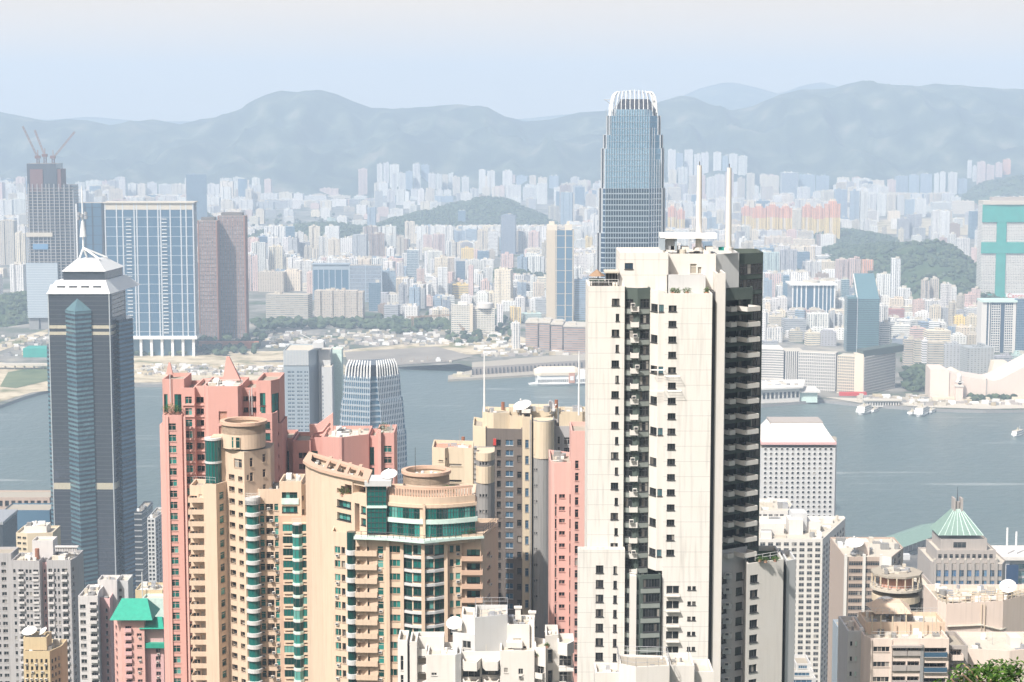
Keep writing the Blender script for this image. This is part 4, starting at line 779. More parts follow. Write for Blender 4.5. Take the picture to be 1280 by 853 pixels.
D = DG(476); k = MB(); x = lambda px: X(px, D, 470); z = lambda py: Z(py, D)
k.add([(x(1239), D, z(470)), (x(1256), D, z(472)), (x(1260), D + 8, z(453)), (x(1244), D + 8, z(453)), (x(1260), D + 30, z(453)), (x(1244), D + 30, z(453)), (x(1256), D + 30, 2), (x(1239), D + 30, 2)], [(0, 1, 2, 3), (3, 2, 4, 5), (5, 4, 6, 7), (1, 6, 4, 2), (0, 3, 5, 7)], 'shore_cream')
k.box(x(1238), x(1258), D + 1, D + 28, 2, z(470), 'green_panel'); tag(k.build('museum_building', loc=(x(1248), D, 4)), 'small cream wedge with slanted face beside the concert hall', 'museum')
# tent roof by the hall
D = DG(497); k = MB(); cx = X(1196, D); k.cyl(cx, D + 22, 8, 20, 2, 'white_plain'); k.frustum([(cx + 13 * math.cos(a * .785), D + 22 + 13 * math.sin(a * .785)) for a in range(8)], Z(467, D), [(cx + 1 * math.cos(a * .785), D + 22 + math.sin(a * .785)) for a in range(8)], Z(461.5, D), 'shore_cream'); k.cyl(cx, D + 22, 3, Z(467, D), 1, 'white_plain'); tag(k.build('tent_canopy', loc=(cx, D + 22, 4)), 'small pointed cream canopy showing above the concert hall roof', 'canopy')

# long finger pier with shed, and the stub pier in front
D = DG(471); k = MB(); x = lambda px, py=465: W(px, py, DG(py, 4)).x
k.prism([on_ground(560, 474), on_ground(664, 468), on_ground(736, 462), on_ground(736, 454), on_ground(590, 462), on_ground(560, 469)], -1, 3.2, 'roof_deck')
o = k.build('finger_pier', loc=(*on_ground(640, 468), 3)); tag(o, 'long concrete finger pier reaching left beside the white cruise ship', 'pier')
k = MB(); k.prism([on_ground(590, 468.5), on_ground(736, 459), on_ground(736, 451), on_ground(590, 462)], 3.2, 15, 'taupe_stone', topmat='roof_deck')
for i in range(30):
    a = i / 30; A = on_ground(590 + 146 * a, 468.5 - 9.5 * a); k.box(A[0], A[0] + 2, A[1] - .6, A[1], 4, 12, 'dark_metal')
o = k.build('pier_shed', loc=(*on_ground(650, 466), 3.2)); tag(o, 'long dark low shed on the finger pier', 'shed')
k = MB(); k.prism([on_ground(590, 461), on_ground(640, 450), on_ground(700, 446), on_ground(690, 452), on_ground(640, 458)], 1, 6, 'taupe_stone', topmat='roof_deck'); tag(k.build('low_wharf', loc=(*on_ground(640, 455), 3)), 'low dark wharf behind the finger pier shed', 'wharf')
# site clutter on the reclaimed land
k = MB(); rq = random.Random(5)
for x0, x1, y0, y1, n in ((170, 350, 459, 470, 260), (440, 640, 415, 434, 330), (590, 730, 432, 446, 170), (0, 60, 420, 446, 60), (330, 440, 415, 440, 140), (1135, 1280, 500, 508, 90), (1070, 1165, 497, 504, 60)):
    for _ in range(n):
        px_, py_ = rq.uniform(x0, x1), rq.uniform(y0, y1)
        if 436 < px_ < 592 and py_ > 433: continue
        a, b_ = on_ground(px_, py_); w_, d_, h_ = rq.uniform(3, 13), rq.uniform(3, 9), rq.uniform(1.5, 5.5)
        k.box(a, a + w_, b_, b_ + d_, 4, 4 + h_, rq.choice(('roof_pale', 'white_metal', 'roof_deck', 'white_plain', 'grey_concrete', 'sand_ground', 'taupe_stone')))
tag(k.build('site_clutter'), 'scattered huts, containers and material heaps on the reclaimed waterfront', kind='stuff')
def crane(name, px, py, ytop, jib, lb, mat='roof_pale', r=.5):
    D = DG(py); k = MB(); a = X(px, D, py); lattice(k, (a, D, 4), (a, D, Z(ytop, D)), 3, mat, 8, r)
    lattice(k, (X(jib[0], D, ytop), D, Z(jib[1], D)), (X(jib[2], D, ytop), D, Z(jib[3], D)), 2.2, mat, 10, r * .8); k.box(a - 2.5, a + 2.5, D - 2, D + 2, Z(ytop, D) - 2, Z(ytop, D) + 3, mat)
    k.box(a - 4, a + 4, D - 4, D + 4, 4, 6, 'grey_concrete'); tag(k.build(name, loc=(a, D, 4)), lb, 'crane', 'tower cranes on the far worksite')
crane('tower_crane', 516, 414, 398, (508, 397, 562, 394), 'brown tower crane with level jib left of the white hotel', 'timber')
crane('tower_crane', 569, 416, 396, (568, 396, 577, 395), 'small tower crane standing before the white hotel left edge', 'timber', .35)
crane('tower_crane', 579, 419, 412, (579, 412, 574, 405), 'short leaning crane before the white hotel', 'timber', .35)
crane('tower_crane', 738, 372, 340, (737, 340, 741, 333), 'thin yellow crane left of the black and white tower', 'brass_panel', .35)

# boats
def hull(k, L, B, H, mat, sheer=.8, z=0, x=0, y=0):
    n = 10; lo = []; hi = []
    for i in range(n + 1):
        a = i / n; w_ = B / 2 * (1 - abs(2 * a - 1) ** 3.2); lo.append((x - L / 2 + L * a * .96 + L * .02, w_ * .8)); hi.append((x - L / 2 + L * a, w_))
    pl_ = [(p, y - q) for p, q in lo] + [(p, y + q) for p, q in reversed(lo)]; ph = [(p, y - q) for p, q in hi] + [(p, y + q) for p, q in reversed(hi)]
    k.frustum(pl_, z - .5, ph, z + H, mat)
def rotm(k, cx, cy, ang):
    c, s_ = math.cos(ang), math.sin(ang); k.v = [(cx + a * c - b * s_, cy + a * s_ + b * c, z) for a, b, z in k.v]
def ship(name, px, py, L, B, decks, lb, cat, ang=0.0, hullm='white_metal', roofm='roof_pale', group=None, deckm='white_metal', funnel=True):
    D = DG(py, 0); cx, cy = W(px, py, D).x, D; t = empty(name, (cx, cy, 0), lb, cat, group)
    def fin(k, nm, par=t): rotm(k, cx, cy, ang); return k.build(nm, par)
    H = max(1.6, B * .22); k = MB(); hull(k, L, B, H, hullm); fin(k, 'hull'); zz = H; a = .92
    for i in range(decks):
        k = MB(); l, w_ = L * a, B * (.86 - .06 * i); k.prism([(-l / 2 + 1, -w_ / 2), (l / 2 - 1, -w_ / 2), (l / 2, 0), (l / 2 - 1, w_ / 2), (-l / 2 + 1, w_ / 2), (-l / 2, 0)], zz, zz + 2.5, deckm, topmat=roofm); dk = fin(k, 'deckhouse')
        k = MB(); nn = max(4, int(l / 3.2)); wz = zz + .9
        for j in range(nn):
            xx = -l / 2 + 1.6 + (l - 3.4) * j / nn
            for s_ in (-1, 1): k.box(xx, xx + 1.7, s_ * w_ / 2 - .06, s_ * w_ / 2 + .06, wz, wz + 1.0, 'dark_glass')
        fin(k, 'window_row', dk); zz += 2.5; a -= .10
    k = MB(); k.box(-L * a / 2, L * a / 2, -B * .36, B * .36, zz, zz + .35, roofm); fin(k, 'roof')
    if funnel: k = MB(); k.cyl(0, 0, zz, zz + 3.2, 1.1, 'brass_panel', n=10); k.tube((L * .2, 0, zz), (L * .2, 0, zz + 5), .15, 'white_metal'); fin(k, 'funnel')
    return t
ship('harbour_ferry', 1080, 517, 36, 14, 3, 'large double decked ferry moored left of the pier shed', 'ferry', 1.05, group='ferries at the far pier')
ship('harbour_ferry', 1093, 515, 24, 7, 1, 'small white launch beside the large ferry left of the pier shed', 'ferry', 1.05, group='ferries at the far pier')
ship('harbour_ferry', 1140, 518, 25, 8, 1, 'small white launch left of the large right hand ferry', 'ferry', 1.1, group='ferries at the far pier')
ship('harbour_ferry', 1152, 519, 38, 14, 3, 'large double decked ferry moored right of the pier shed', 'ferry', 1.1, group='ferries at the far pier')
ship('harbour_ferry', 1164, 516, 25, 8, 1, 'small white launch right of the large right hand ferry', 'ferry', 1.1, group='ferries at the far pier')
D = DG(481, 0); cx, cy = W(697, 481, D).x, D; t = empty('cruise_ship', (cx, cy, 0), 'broad white floating ship with vaulted roof beside the finger pier', 'ship'); an = .10
L, B = 86, 30
def fin(k, nm, par=None): rotm(k, cx, cy, an); return k.build(nm, par or t)
k = MB(); hull(k, L, B, 3, 'white_metal'); fin(k, 'hull')
k = MB(); k.box(-L * .36, L * .46, -B * .4, B * .4, 3, 15, 'white_metal'); dk = fin(k, 'deckhouse')
k = MB()
for j in range(26): xx = -L * .34 + j * 2.9; k.box(xx, xx + 1.7, -B * .4 - .08, -B * .4 + .05, 5, 9.2, 'dark_glass')
fin(k, 'window_row', dk); k = MB(); sec = [(-B * .45, 15), (-B * .45, 19), (-B * .34, 24), (-B * .1, 26.5), (B * .1, 26.5), (B * .34, 24), (B * .45, 19), (B * .45, 15)]
for (a0, a1, f0, f1) in ((-L * .40, -L * .30, .7, 1), (-L * .30, L * .28, 1, 1), (L * .28, L * .36, 1, .75)):
    vs = [(a0, y_ * f0, 15 + (z_ - 15) * f0) for y_, z_ in sec] + [(a1, y_ * f1, 15 + (z_ - 15) * f1) for y_, z_ in sec]; n = len(sec)
    k.add(vs, [(i + 1, i, n + i, n + i + 1) for i in range(n - 1)] + [tuple(range(n)), tuple(reversed(range(n, 2 * n)))], 'shore_cream')
fin(k, 'vaulted_roof'); k = MB(); k.box(L * .17, L * .27, -B * .47, -B * .38, 4, 19, 'roof_red'); k.box(L * .19, L * .25, -B * .48, -B * .41, 8, 14, 'white_metal'); fin(k, 'entrance_frame')
k = MB(); k.box(L * .36, L * .46, -B * .3, B * .3, 12, 21, 'white_metal'); k.tube((L * .4, 0, 16), (L * .4, 0, 22), .2, 'white_metal'); fin(k, 'wheelhouse')
D = DG(455.5, 0); cx, cy = W(538, 455.5, D).x, D; t = empty('cargo_barge', (cx, cy, 0), 'low red hulled barge lying along the tarmac quay', 'barge'); L, B, an = 42, 11, .12
k = MB(); hull(k, L, B, 3.4, 'roof_red'); fin(k, 'hull'); k = MB(); k.box(L * .2, L * .38, -4, 4, 3.4, 8, 'white_metal'); k.box(L * .24, L * .34, -3, 3, 8, 10.5, 'white_metal'); fin(k, 'wheelhouse')
k = MB(); k.tube((-L * .1, 0, 3), (-L * .1, 0, 13), .3, 'timber'); k.tube((-L * .1, 0, 4), (L * .12, 0, 12), .2, 'timber'); fin(k, 'derrick')
for px_, py_, L, lb in ((505, 456.5, 36, 'grey lighter moored leftmost at the tarmac quay'), (520, 456.3, 30, 'grey lighter moored between leftmost lighter and red barge'), (556, 455.8, 28, 'dark lighter moored right of the red barge'), (612, 463.5, 40, 'flat dark lighter between the quay and the finger pier')):
    D = DG(py_, 0); cx, cy = W(px_, py_, D).x, D; t = empty('lighter', (cx, cy, 0), lb, 'barge', 'lighters along the quay'); B = 10; an = rq.uniform(-.1, .2)
    k = MB(); hull(k, L, B, 2.6, 'taupe_stone'); fin(k, 'hull'); k = MB(); k.box(L * .25, L * .4, -3, 3, 2.6, 6.5, 'roof_pale'); fin(k, 'wheelhouse'); k = MB(); k.tube((-L * .1, 0, 2), (-L * .1, 0, 12), .25, 'timber'); k.tube((-L * .1, 0, 3), (L * .15, 0, 9), .2, 'timber'); fin(k, 'derrick')
D = DG(473.5, 3); k = MB(); A = on_ground(578, 471, 3); k.box(A[0] - 14, A[0] + 12, A[1] - 4, A[1] + 5, 3.2, 7, 'brass_panel'); k.box(A[0] - 8, A[0], A[1] - 3, A[1] + 3, 7, 10, 'shore_cream'); tag(k.build('pier_hut', loc=(A[0], A[1], 3.2)), 'yellowish hut at the left tip of the finger pier', 'hut')
# wakes and slicks are the water's own; a distant small boat
ship('small_ferry', 1272, 545, 26, 8, 2, 'small boat under way at the right edge of the harbour', 'ferry', .9)
# ------------------------------------------------------------------ kit for the island's buildings: walls with real openings, windows, balconies
def unit(kind, w, h, dep, a, b_):
    """one opening's filling, x along the wall, y inwards, z up; a = glass, b_ = frame or wall material"""
    k = MB()
    if kind == 'stair': k.box(0, w, dep - .1, dep, 0, h, a); return k
    if kind in ('w1', 'w2', 'w3', 'w4', 'w6'):
        n = int(kind[1]); f = min(.07, w * .06); y = dep - .06
        for i in range(n): x0 = w * i / n; x1 = w * (i + 1) / n; k.quad((x0, y, 0), (x1, y, 0), (x1, y, h), (x0, y, h), a)
        for i in range(n + 1): xx = w * i / n; k.box(xx - f / 2 if 0 < i < n else (0 if i == 0 else w - f), xx + f / 2 if 0 < i < n else (f if i == 0 else w), y - .07, y + .01, 0, h, b_)
        k.box(f, w - f, y - .065, y + .01, h - f, h, b_); k.box(f, w - f, y - .065, y + .01, 0, f, b_)
        if h > 1.7: k.box(f, w - f, y - .06, y + .01, h * .66, h * .66 + f, b_)
        k.box(-.08, w + .08, -.14, y, -.12, 0, b_ if 'wall' not in b_ else b_)
    return k
def balcony(w, h, p, a, b_, rail=1.05, glassrail=None, slab=.22):
    k = MB(); k.box(-.1, w + .1, -p, .02, -slab, 0, b_)
    m = glassrail or b_
    k.box(-.1, w + .1, -p, -p + .12, 0, rail, m); k.box(-.1, .02, -p + .12, 0, 0, rail, m); k.box(w - .02, w + .1, -p + .12, 0, 0, rail, m)
    if glassrail: k.box(-.12, w + .12, -p - .02, -p + .14, rail, rail + .08, b_)
    return k
def acbox(w, h, b_='white_plain'):
    k = MB(); k.box(0, w, -.45, 0, 0, h, b_); k.box(.08, w - .08, -.47, -.45, .08, h - .08, 'dark_metal'); return k
KITM = {}
class Bld:
    def __init__(s, name, label, cat, px, D, group=None, refy=350, gz=None):
        s.D = D; s.refy = refy; s.gz = GZ(D) - 6 if gz is None else gz
        s.t = empty(name, (X(px, D, refy), D, max(4, s.gz + 6)), label, cat, group); s.units = {}
    def x(s, px, D=None, py=None): return X(px, D or s.D, py or s.refy)
    def z(s, py, D=None): return Z(py, D or s.D)
    def put(s, part, key, maker, loc, rz): s.units.setdefault(part, []).append((key, maker, loc, rz))
    def block(s, part, pts, yt, mat, back=14, yb=None, wins=(), roof='roof_deck', par=1.0, z1=None, z0=None, poly=None, parent=None, Dz=None):
        D0 = Dz or sum(p[1] for p in pts) / len(pts) if pts else s.D
        zt = s.z(yt, D0) if z1 is None else z1; zb = (s.gz if yb is None else s.z(yb, D0)) if z0 is None else z0
        if poly is None:
            poly = [(X(a, d, yt), d) for a, d in pts]
            if back: poly = poly + [(poly[-1][0] + (.0), pts[-1][1] + back), (poly[0][0], max(pts[0][1], pts[-1][1]) + back)]
        n = len(poly); k = MB(); byedge = {}
        for wn in wins: byedge.setdefault(wn[0], []).append(wn)
        kf = ct + (CY - yt) / F * st
        for e in range(n):
            A, B = poly[e], poly[(e + 1) % n]; dx, dy = B[0] - A[0], B[1] - A[1]; L = math.hypot(dx, dy)
            if L < 1e-4: continue
            rects = []
            for wn in byedge.get(e, ()):
                _, xa, xb, y1, hp, pit, cnt, spec = wn
                Dm = (A[1] + B[1]) / 2
                def U(px):
                    c = (px - CX) / F / kf
                    return (c * A[1] - A[0]) / (dx - c * dy) * L
                u0, u1 = sorted((U(xa), U(xb))); u0, u1 = max(.15, u0), min(L - .15, u1)
                if u1 - u0 < .2: continue
                za = s.z(y1, Dm); pm = za - s.z(y1 + pit, Dm) if pit else 0; hm = za - s.z(y1 + hp, Dm)
                kind, gl, fr, dep = spec[:4]
                for i in range(cnt):
                    b1 = za - i * pm; b0 = b1 - hm
                    if b0 < zb + 1 or b1 > zt - .3: continue
                    ang = math.atan2(dy, dx); P3 = lambda u, o=0: (A[0] + dx * u / L, A[1] + dy * u / L)
                    base = P3(u0); 
                    if kind == 'bal':
                        rects.append((u0, u1, b0, b1, dep)); w_ = u1 - u0
                        s.put('window', ('w3', round(w_, 2), round(hm, 2), dep, gl, fr), (lambda w_=w_, hm=hm, dep=dep, gl=gl, fr=fr: unit('w3', w_, hm, dep, gl, fr)), (*base, b0), ang)
                        p_, m_ = spec[4], spec[5]; gr = spec[6] if len(spec) > 6 else None
                        s.put('balcony', ('bal', round(w_, 2), p_, m_, gr), (lambda w_=w_, p_=p_, m_=m_, gr=gr: balcony(w_, 1, p_, None, m_, glassrail=gr)), (*base, b0), ang)
                    elif kind == 'out':        # something that stands proud of the wall: spandrel, canopy, planter
                        w_ = u1 - u0; nm_, p_, m_ = spec[4], spec[5], spec[6]
                        s.put(nm_, ('out', round(w_, 2), round(hm, 2), p_, m_), (lambda w_=w_, hm=hm, p_=p_, m_=m_: MB().box(0, w_, -p_, 0.02, 0, hm, m_)), (*base, b0), ang)
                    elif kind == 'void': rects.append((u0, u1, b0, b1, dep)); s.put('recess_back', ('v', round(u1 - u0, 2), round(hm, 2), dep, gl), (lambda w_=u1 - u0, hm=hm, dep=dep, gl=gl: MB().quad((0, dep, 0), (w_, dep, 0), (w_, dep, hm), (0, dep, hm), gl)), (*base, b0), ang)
                    else:
                        rects.append((u0, u1, b0, b1, dep)); w_ = u1 - u0
                        s.put('window', (kind, round(w_, 2), round(hm, 2), dep, gl, fr), (lambda kind=kind, w_=w_, hm=hm, dep=dep, gl=gl, fr=fr: unit(kind, w_, hm, dep, gl, fr)), (*base, b0), ang)
                        if len(spec) > 4 and spec[4] == 'ac' and (i * 7 + int(u0 * 3)) % 3:
                            s.put('air_conditioner', ('ac',), (lambda: acbox(.8, .55)), (*P3(u0 + (.2 if i % 2 else w_ - 1.0)), b0 - .75), ang)
            us = sorted({0.0, L, *[q for r in rects for q in r[:2]]}); zs = sorted({zb, zt, *[q for r in rects for q in r[2:4]]})
            if rects:
                iu = {u: i for i, u in enumerate(us)}; iz = {z_: i for i, z_ in enumerate(zs)}; hole = set()
                for r in rects:
                    for i in range(iu[r[0]], iu[r[1]]):
                        for j in range(iz[r[2]], iz[r[3]]): hole.add((i, j))
                    nx_, ny_ = -dy / L, dx / L
                    def Q(u, z_, o): return (A[0] + dx * u / L + nx_ * o, A[1] + dy * u / L + ny_ * o, z_)
                    a_, b_, c_, d_, dp = r
                    k.quad(Q(a_, c_, 0), Q(a_, c_, dp), Q(a_, d_, dp), Q(a_, d_, 0), mat); k.quad(Q(b_, c_, dp), Q(b_, c_, 0), Q(b_, d_, 0), Q(b_, d_, dp), mat)
                    k.quad(Q(a_, c_, 0), Q(b_, c_, 0), Q(b_, c_, dp), Q(a_, c_, dp), mat); k.quad(Q(a_, d_, dp), Q(b_, d_, dp), Q(b_, d_, 0), Q(a_, d_, 0), mat)
                for i in range(len(us) - 1):
                    j = 0
                    while j < len(zs) - 1:
                        if (i, j) in hole: j += 1; continue
                        j2 = j
                        while j2 < len(zs) - 1 and (i, j2) not in hole: j2 += 1
                        P3 = lambda u, z_: (A[0] + dx * u / L, A[1] + dy * u / L, z_)
                        k.quad(P3(us[i], zs[j]), P3(us[i + 1], zs[j]), P3(us[i + 1], zs[j2]), P3(us[i], zs[j2]), mat); j = j2
            else: k.quad((*A, zb), (*B, zb), (*B, zt), (*A, zt), mat)
        if par:
            ins = inset(poly, .35)
            for e in range(n):
                f = (e + 1) % n; k.quad((*poly[e], zt), (*poly[f], zt), (*ins[f], zt), (*ins[e], zt), mat); k.quad((*ins[f], zt), (*ins[f], zt - par), (*ins[e], zt - par), (*ins[e], zt), mat)
            k.add([(*p, zt - par) for p in ins], [tuple(range(n))], roof)
        else: k.add([(*p, zt) for p in poly], [tuple(range(n))], roof)
        if yb is not None or z0 is not None: k.add([(*p, zb) for p in poly], [tuple(reversed(range(n)))], mat)
        o = k.build(part, parent or s.t); s.poly, s.zt = poly, zt
        return o
    def clutter(s, n, seed=0, poly=None, zt=None, par=1.0, mats=('roof_pale', 'grey_metal', 'white_metal', 'white_plain', 'grey_concrete'), big=1.0):
        r = random.Random(seed); poly = poly or s.poly; zt = (zt or s.zt) - par
        xs = [p[0] for p in poly]; ys = [p[1] for p in poly]
        def inside(x, y):
            c = False; m = len(poly)
            for i in range(m):
                (a, b), (p, q) = poly[i], poly[i - 1]
                if (b > y) != (q > y) and x < (p - a) * (y - b) / (q - b) + a: c = not c
            return c
        for _ in range(int(n * 1.8)):
            for _try in range(20):
                w_, d_ = r.uniform(.7, 3.2) * big, r.uniform(.7, 2.4) * big; x, y = r.uniform(min(xs), max(xs)), r.uniform(min(ys), max(ys))
                if all(inside(x + i * w_, y + j * d_) for i in (-.7, .7) for j in (-.7, .7)): break
            else: continue
            k = MB(); t = r.random(); h = r.uniform(.5, 2.0) * big; m = r.choice(mats)
            if t < .55: k.box(x - w_ / 2, x + w_ / 2, y - d_ / 2, y + d_ / 2, zt, zt + h, m); nm = 'roof_unit'
            elif t < .75: k.cyl(x, y, zt, zt + h, min(w_, d_) / 2, m, n=12); nm = 'water_tank'
            elif t < .9: k.tube((x - w_, y, zt + .3), (x + w_, y + .5, zt + .3), .09, m); k.tube((x + w_, y + .5, zt + .3), (x + w_, y + .5, zt - .0), .09, m); nm = 'roof_pipe'
            else: k.tube((x, y, zt), (x, y, zt + r.uniform(2, 5)), .05, 'grey_metal', r1=.03); nm = 'antenna'
            k.build(nm, s.t)
    def rail(s, pts, z0, h=1.1, mat='white_metal', name='railing', step=1.5, r=.035):
        k = MB()
        for a, b_ in zip(pts, pts[1:]):
            for q in (.5, 1.0): k.tube((*a, z0 + h * q), (*b_, z0 + h * q), r, mat, n=4)
            L = math.hypot(b_[0] - a[0], b_[1] - a[1]); n = max(1, int(L / step))
            for i in range(n + 1): p = (a[0] + (b_[0] - a[0]) * i / n, a[1] + (b_[1] - a[1]) * i / n); k.tube((*p, z0), (*p, z0 + h), r, mat, n=4)
        return k.build(name, s.t)
    def finish(s):
        for part, us in s.units.items():
            us.sort(key=lambda q: -q[2][2])
            rest = MB()
            for i, (key, mk, loc, rz) in enumerate(us):
                if i < 100:
                    kk_ = (part, key)
                    if kk_ not in KITM: KITM[kk_] = mk().mesh(part)
                    inst(part, KITM[kk_], s.t, loc, rz)
                else:
                    m = mk(); c, n_ = math.cos(rz), math.sin(rz)
                    m.v = [(loc[0] + a * c - b * n_, loc[1] + a * n_ + b * c, loc[2] + z_) for a, b, z_ in m.v]
                    o = len(rest.v); rest.v += m.v; rest.c += m.c
                    for f, mi_ in zip(m.f, m.m): rest.f.append([o + q for q in f]); rest.m.append(rest.mi(m.mats[mi_]))
            if rest.v: tag(rest.build(part, s.t), kind='stuff')
def dish(px, py, D, r, lb, az=(-.3, -.75, .6), mat='white_metal'):
    c = W(px, py, D); t = empty('satellite_dish', (c.x, c.y, c.z - r * 1.15), lb, 'satellite dish', 'satellite dishes on the rooftops')
    ax = Vector(az).normalized(); q = ax.to_track_quat('Z', 'Y'); k = MB(); rings = []
    for th in (0, 1):
        for j in range(5):
            rr = r * j / 4; zz = r * .28 * (j / 4) ** 2 - r * .2 - th * .06
            rings.append([c + q @ Vector((max(.01, rr) * math.cos(i * math.pi / 10), max(.01, rr) * math.sin(i * math.pi / 10), zz)) for i in range(20)])
    vs = [v for rg in rings for v in rg]; fs = []
    for th in (0, 1):
        for j in range(4):
            for i in range(20):
                a = (th * 5 + j) * 20 + i; b_ = (th * 5 + j) * 20 + (i + 1) % 20; f = (a, b_, b_ + 20, a + 20); fs.append(f if not th else f[::-1])
    for i in range(20): a, b_ = 80 + i, 80 + (i + 1) % 20; fs.append((a, b_, b_ + 100, a + 100))
    k.add(vs, fs, mat); k.smooth = True; k.build('reflector', t)
    k = MB(); tip = c + ax * r * .7
    for i in range(3): e = c + q @ Vector((r * .9 * math.cos(i * 2.09), r * .9 * math.sin(i * 2.09), .05 * r)); k.tube(e, tip, .03 * r, 'grey_metal', n=4)
    k.tube(tip - ax * .1 * r, tip + ax * .12 * r, .09 * r, mat, n=8); k.build('feed_horn', t)
    k = MB(); b0 = Vector((c.x, c.y, c.z - r * 1.15)); k.tube(b0, c - ax * r * .15, .09 * r, 'grey_metal'); k.cyl(b0.x, b0.y, b0.z, b0.z + .2 * r, .4 * r, 'grey_metal', n=10); k.build('mount', t)
    return t
# leaves for planters and the tree by the lookout
for nm_, lo_, hi_ in (('leaf', (0.025, 0.075, 0.012), (0.12, 0.22, 0.03)),):
    m, ns, ls, p = nmat(nm_); gi = N(ns, 'ShaderNodeNewGeometry'); cr = N(ns, 'ShaderNodeValToRGB'); e = cr.color_ramp.elements
    e[0].color = (*lo_, 1); e[1].color = (*hi_, 1); ls.new(gi.outputs['Random Per Island'], cr.inputs[0]); ls.new(cr.outputs[0], p.inputs['Base Color']); p.inputs['Roughness'].default_value = 0.45
    tr = N(ns, 'ShaderNodeBsdfTranslucent'); ls.new(cr.outputs[0], tr.inputs[0]); ms = N(ns, 'ShaderNodeMixShader', i_0=.25); ls.new(p.outputs[0], ms.inputs[1]); ls.new(tr.outputs[0], ms.inputs[2]); ls.new(ms.outputs[0], ns['Material Output'].inputs[0])
def leaves(k, c, rx, ry, rz, n, size, seed=0, mat='leaf'):
    r = random.Random(seed)
    for _ in range(n):
        while True:
            v = Vector((r.uniform(-1, 1), r.uniform(-1, 1), r.uniform(-1, 1)))
            if .15 < v.length < 1: break
        p = Vector((c[0] + v.x * rx, c[1] + v.y * ry, c[2] + v.z * rz)); d = Vector((r.uniform(-1, 1), r.uniform(-1, 1), r.uniform(-.7, .5))).normalized(); u = d.cross(Vector((r.uniform(-.5, .5), r.uniform(-.5, .5), 1))).normalized()
        L = size * r.uniform(.7, 1.3); w_ = L * .2; m_ = p + d * L * .5; dn = Vector((0, 0, -L * .12))
        k.add([p, m_ + u * w_, p + d * L + dn, m_ - u * w_], [(0, 1, 2, 3)], mat)
def shrub(px, py, D, r, lb, seed=0, h=None):
    c = W(px, py, D); t = empty('potted_shrub', (c.x, c.y, c.z - (h or r)), lb, 'plant', 'shrubs on roof terraces')
    k = MB(); leaves(k, c, r, r * .8, h or r, int(170 * max(1, r)), .34, seed); k.build('foliage', t)
    k = MB(); k.tube((c.x, c.y, c.z - (h or r)), c, .06, 'timber'); k.cyl(c.x, c.y, c.z - (h or r) - .2, c.z - (h or r) + .3, .35, 'roof_red', n=10); k.build('stem_and_pot', t); return t
# ------------------------------------------------------------------ towers on the island waterfront
def lerpoly(a, b, t): return [(p[0] + (q[0] - p[0]) * t, p[1] + (q[1] - p[1]) * t) for p, q in zip(a, b)]
def bandring(k, poly, z, h, out, mat): k.prism(inset(poly, -out), z, z + h, mat, bottom=True)

# the curved silver skyscraper
D = 1650; b = Bld('curved_skyscraper', 'tallest silver blue glass skyscraper with a crown of white curved prongs', 'skyscraper', 791, D, gz=2)
secs = [(853, 292, 747.4, 833.8), (292, 236, 749.6, 833), (236, 186, 752.5, 831.2), (186, 169, 755, 829.6), (169, 145, 759, 826.5), (145, 137, 765.5, 820)]
for y0, y1, x0, x1 in secs:
    x = lambda px: X(px, D, 200)
    z0, z1 = (2 if y0 == 853 else Z(y0, D)), Z(y1, D)
    poly = [(x(x0), D + 9), (x(x0 + 3.2), D + 7.5), (x(x0 + 3.6), D + 2.5), (x(max(756.5, x0 + 5)), D), (x(min(811, x1 - 13)), D), (x(x1 - 3.6), D + 9), (x(x1 - 3.2), D + 13), (x(x1), D + 15), (x(x1) - 4, D + 46), (x(x0) + 3, D + 44)]
    k = MB(); k.prism(poly, z0, z1, 'blue_glass' if y0 > 240 else 'sky_glass', topmat='silver'); sec = k.build('shaft_section', b.t)
    n = int((z1 - z0) / 4.2); low = y0 > 200
    for i in range(n if y0 < 853 else 60):
        zz = z1 - (i + 1) * 4.2 if y0 == 853 else z0 + (z1 - z0) * i / n
        if zz < 2: break
        k = MB(); bandring(k, poly, zz, 1.0 if y0 > 240 else .3, .22, 'cladding_blue'); k.build('floor_band', sec)
    k = MB()
    for i in (0, 1, 2, 5, 6, 7): k.box(poly[i][0] - .5, poly[i][0] + .5, poly[i][1] - .6, poly[i][1] + .5, z0, z1, 'silver')
    k.build('edge_fin', sec)
    for (a, c) in ((0, 1), (1, 2), (6, 7)):
        k = MB(); A, B_ = poly[a], poly[c]; k.quad((A[0], A[1] - .35, z0), (B_[0], B_[1] - .35, z0), (B_[0], B_[1] - .35, z1), (A[0], A[1] - .35, z1), 'slate_glass'); k.build('corner_glazing', sec)
for i in range(18):
    xx = X(757.5 + 54 * i / 17, D, 200); k = MB(); k.box(xx - .2, xx + .2, D - .75, D + .1, 2, Z(137, D), 'cladding_blue'); k.build('mullion', b.t)
for i in range(6):
    a = i / 5; xx = X(812 + 16 * a, D, 200); yy = D + 1 + 7 * a; k = MB(); k.box(xx - .22, xx + .22, yy - .7, yy + .2, 2, Z((160 if a < .5 else 200), D), 'silver'); k.build('mullion', b.t)
xc = X(793.5, D, 120)
k = MB(); k.frustum([(X(768, D), D + 6), (X(819, D), D + 6), (X(819, D), D + 42), (X(768, D), D + 42)], Z(138, D), [(X(776, D), D + 12), (X(811, D), D + 12), (X(811, D), D + 36), (X(776, D), D + 36)], Z(124, D), 'slate_glass'); k.build('crown_core', b.t)
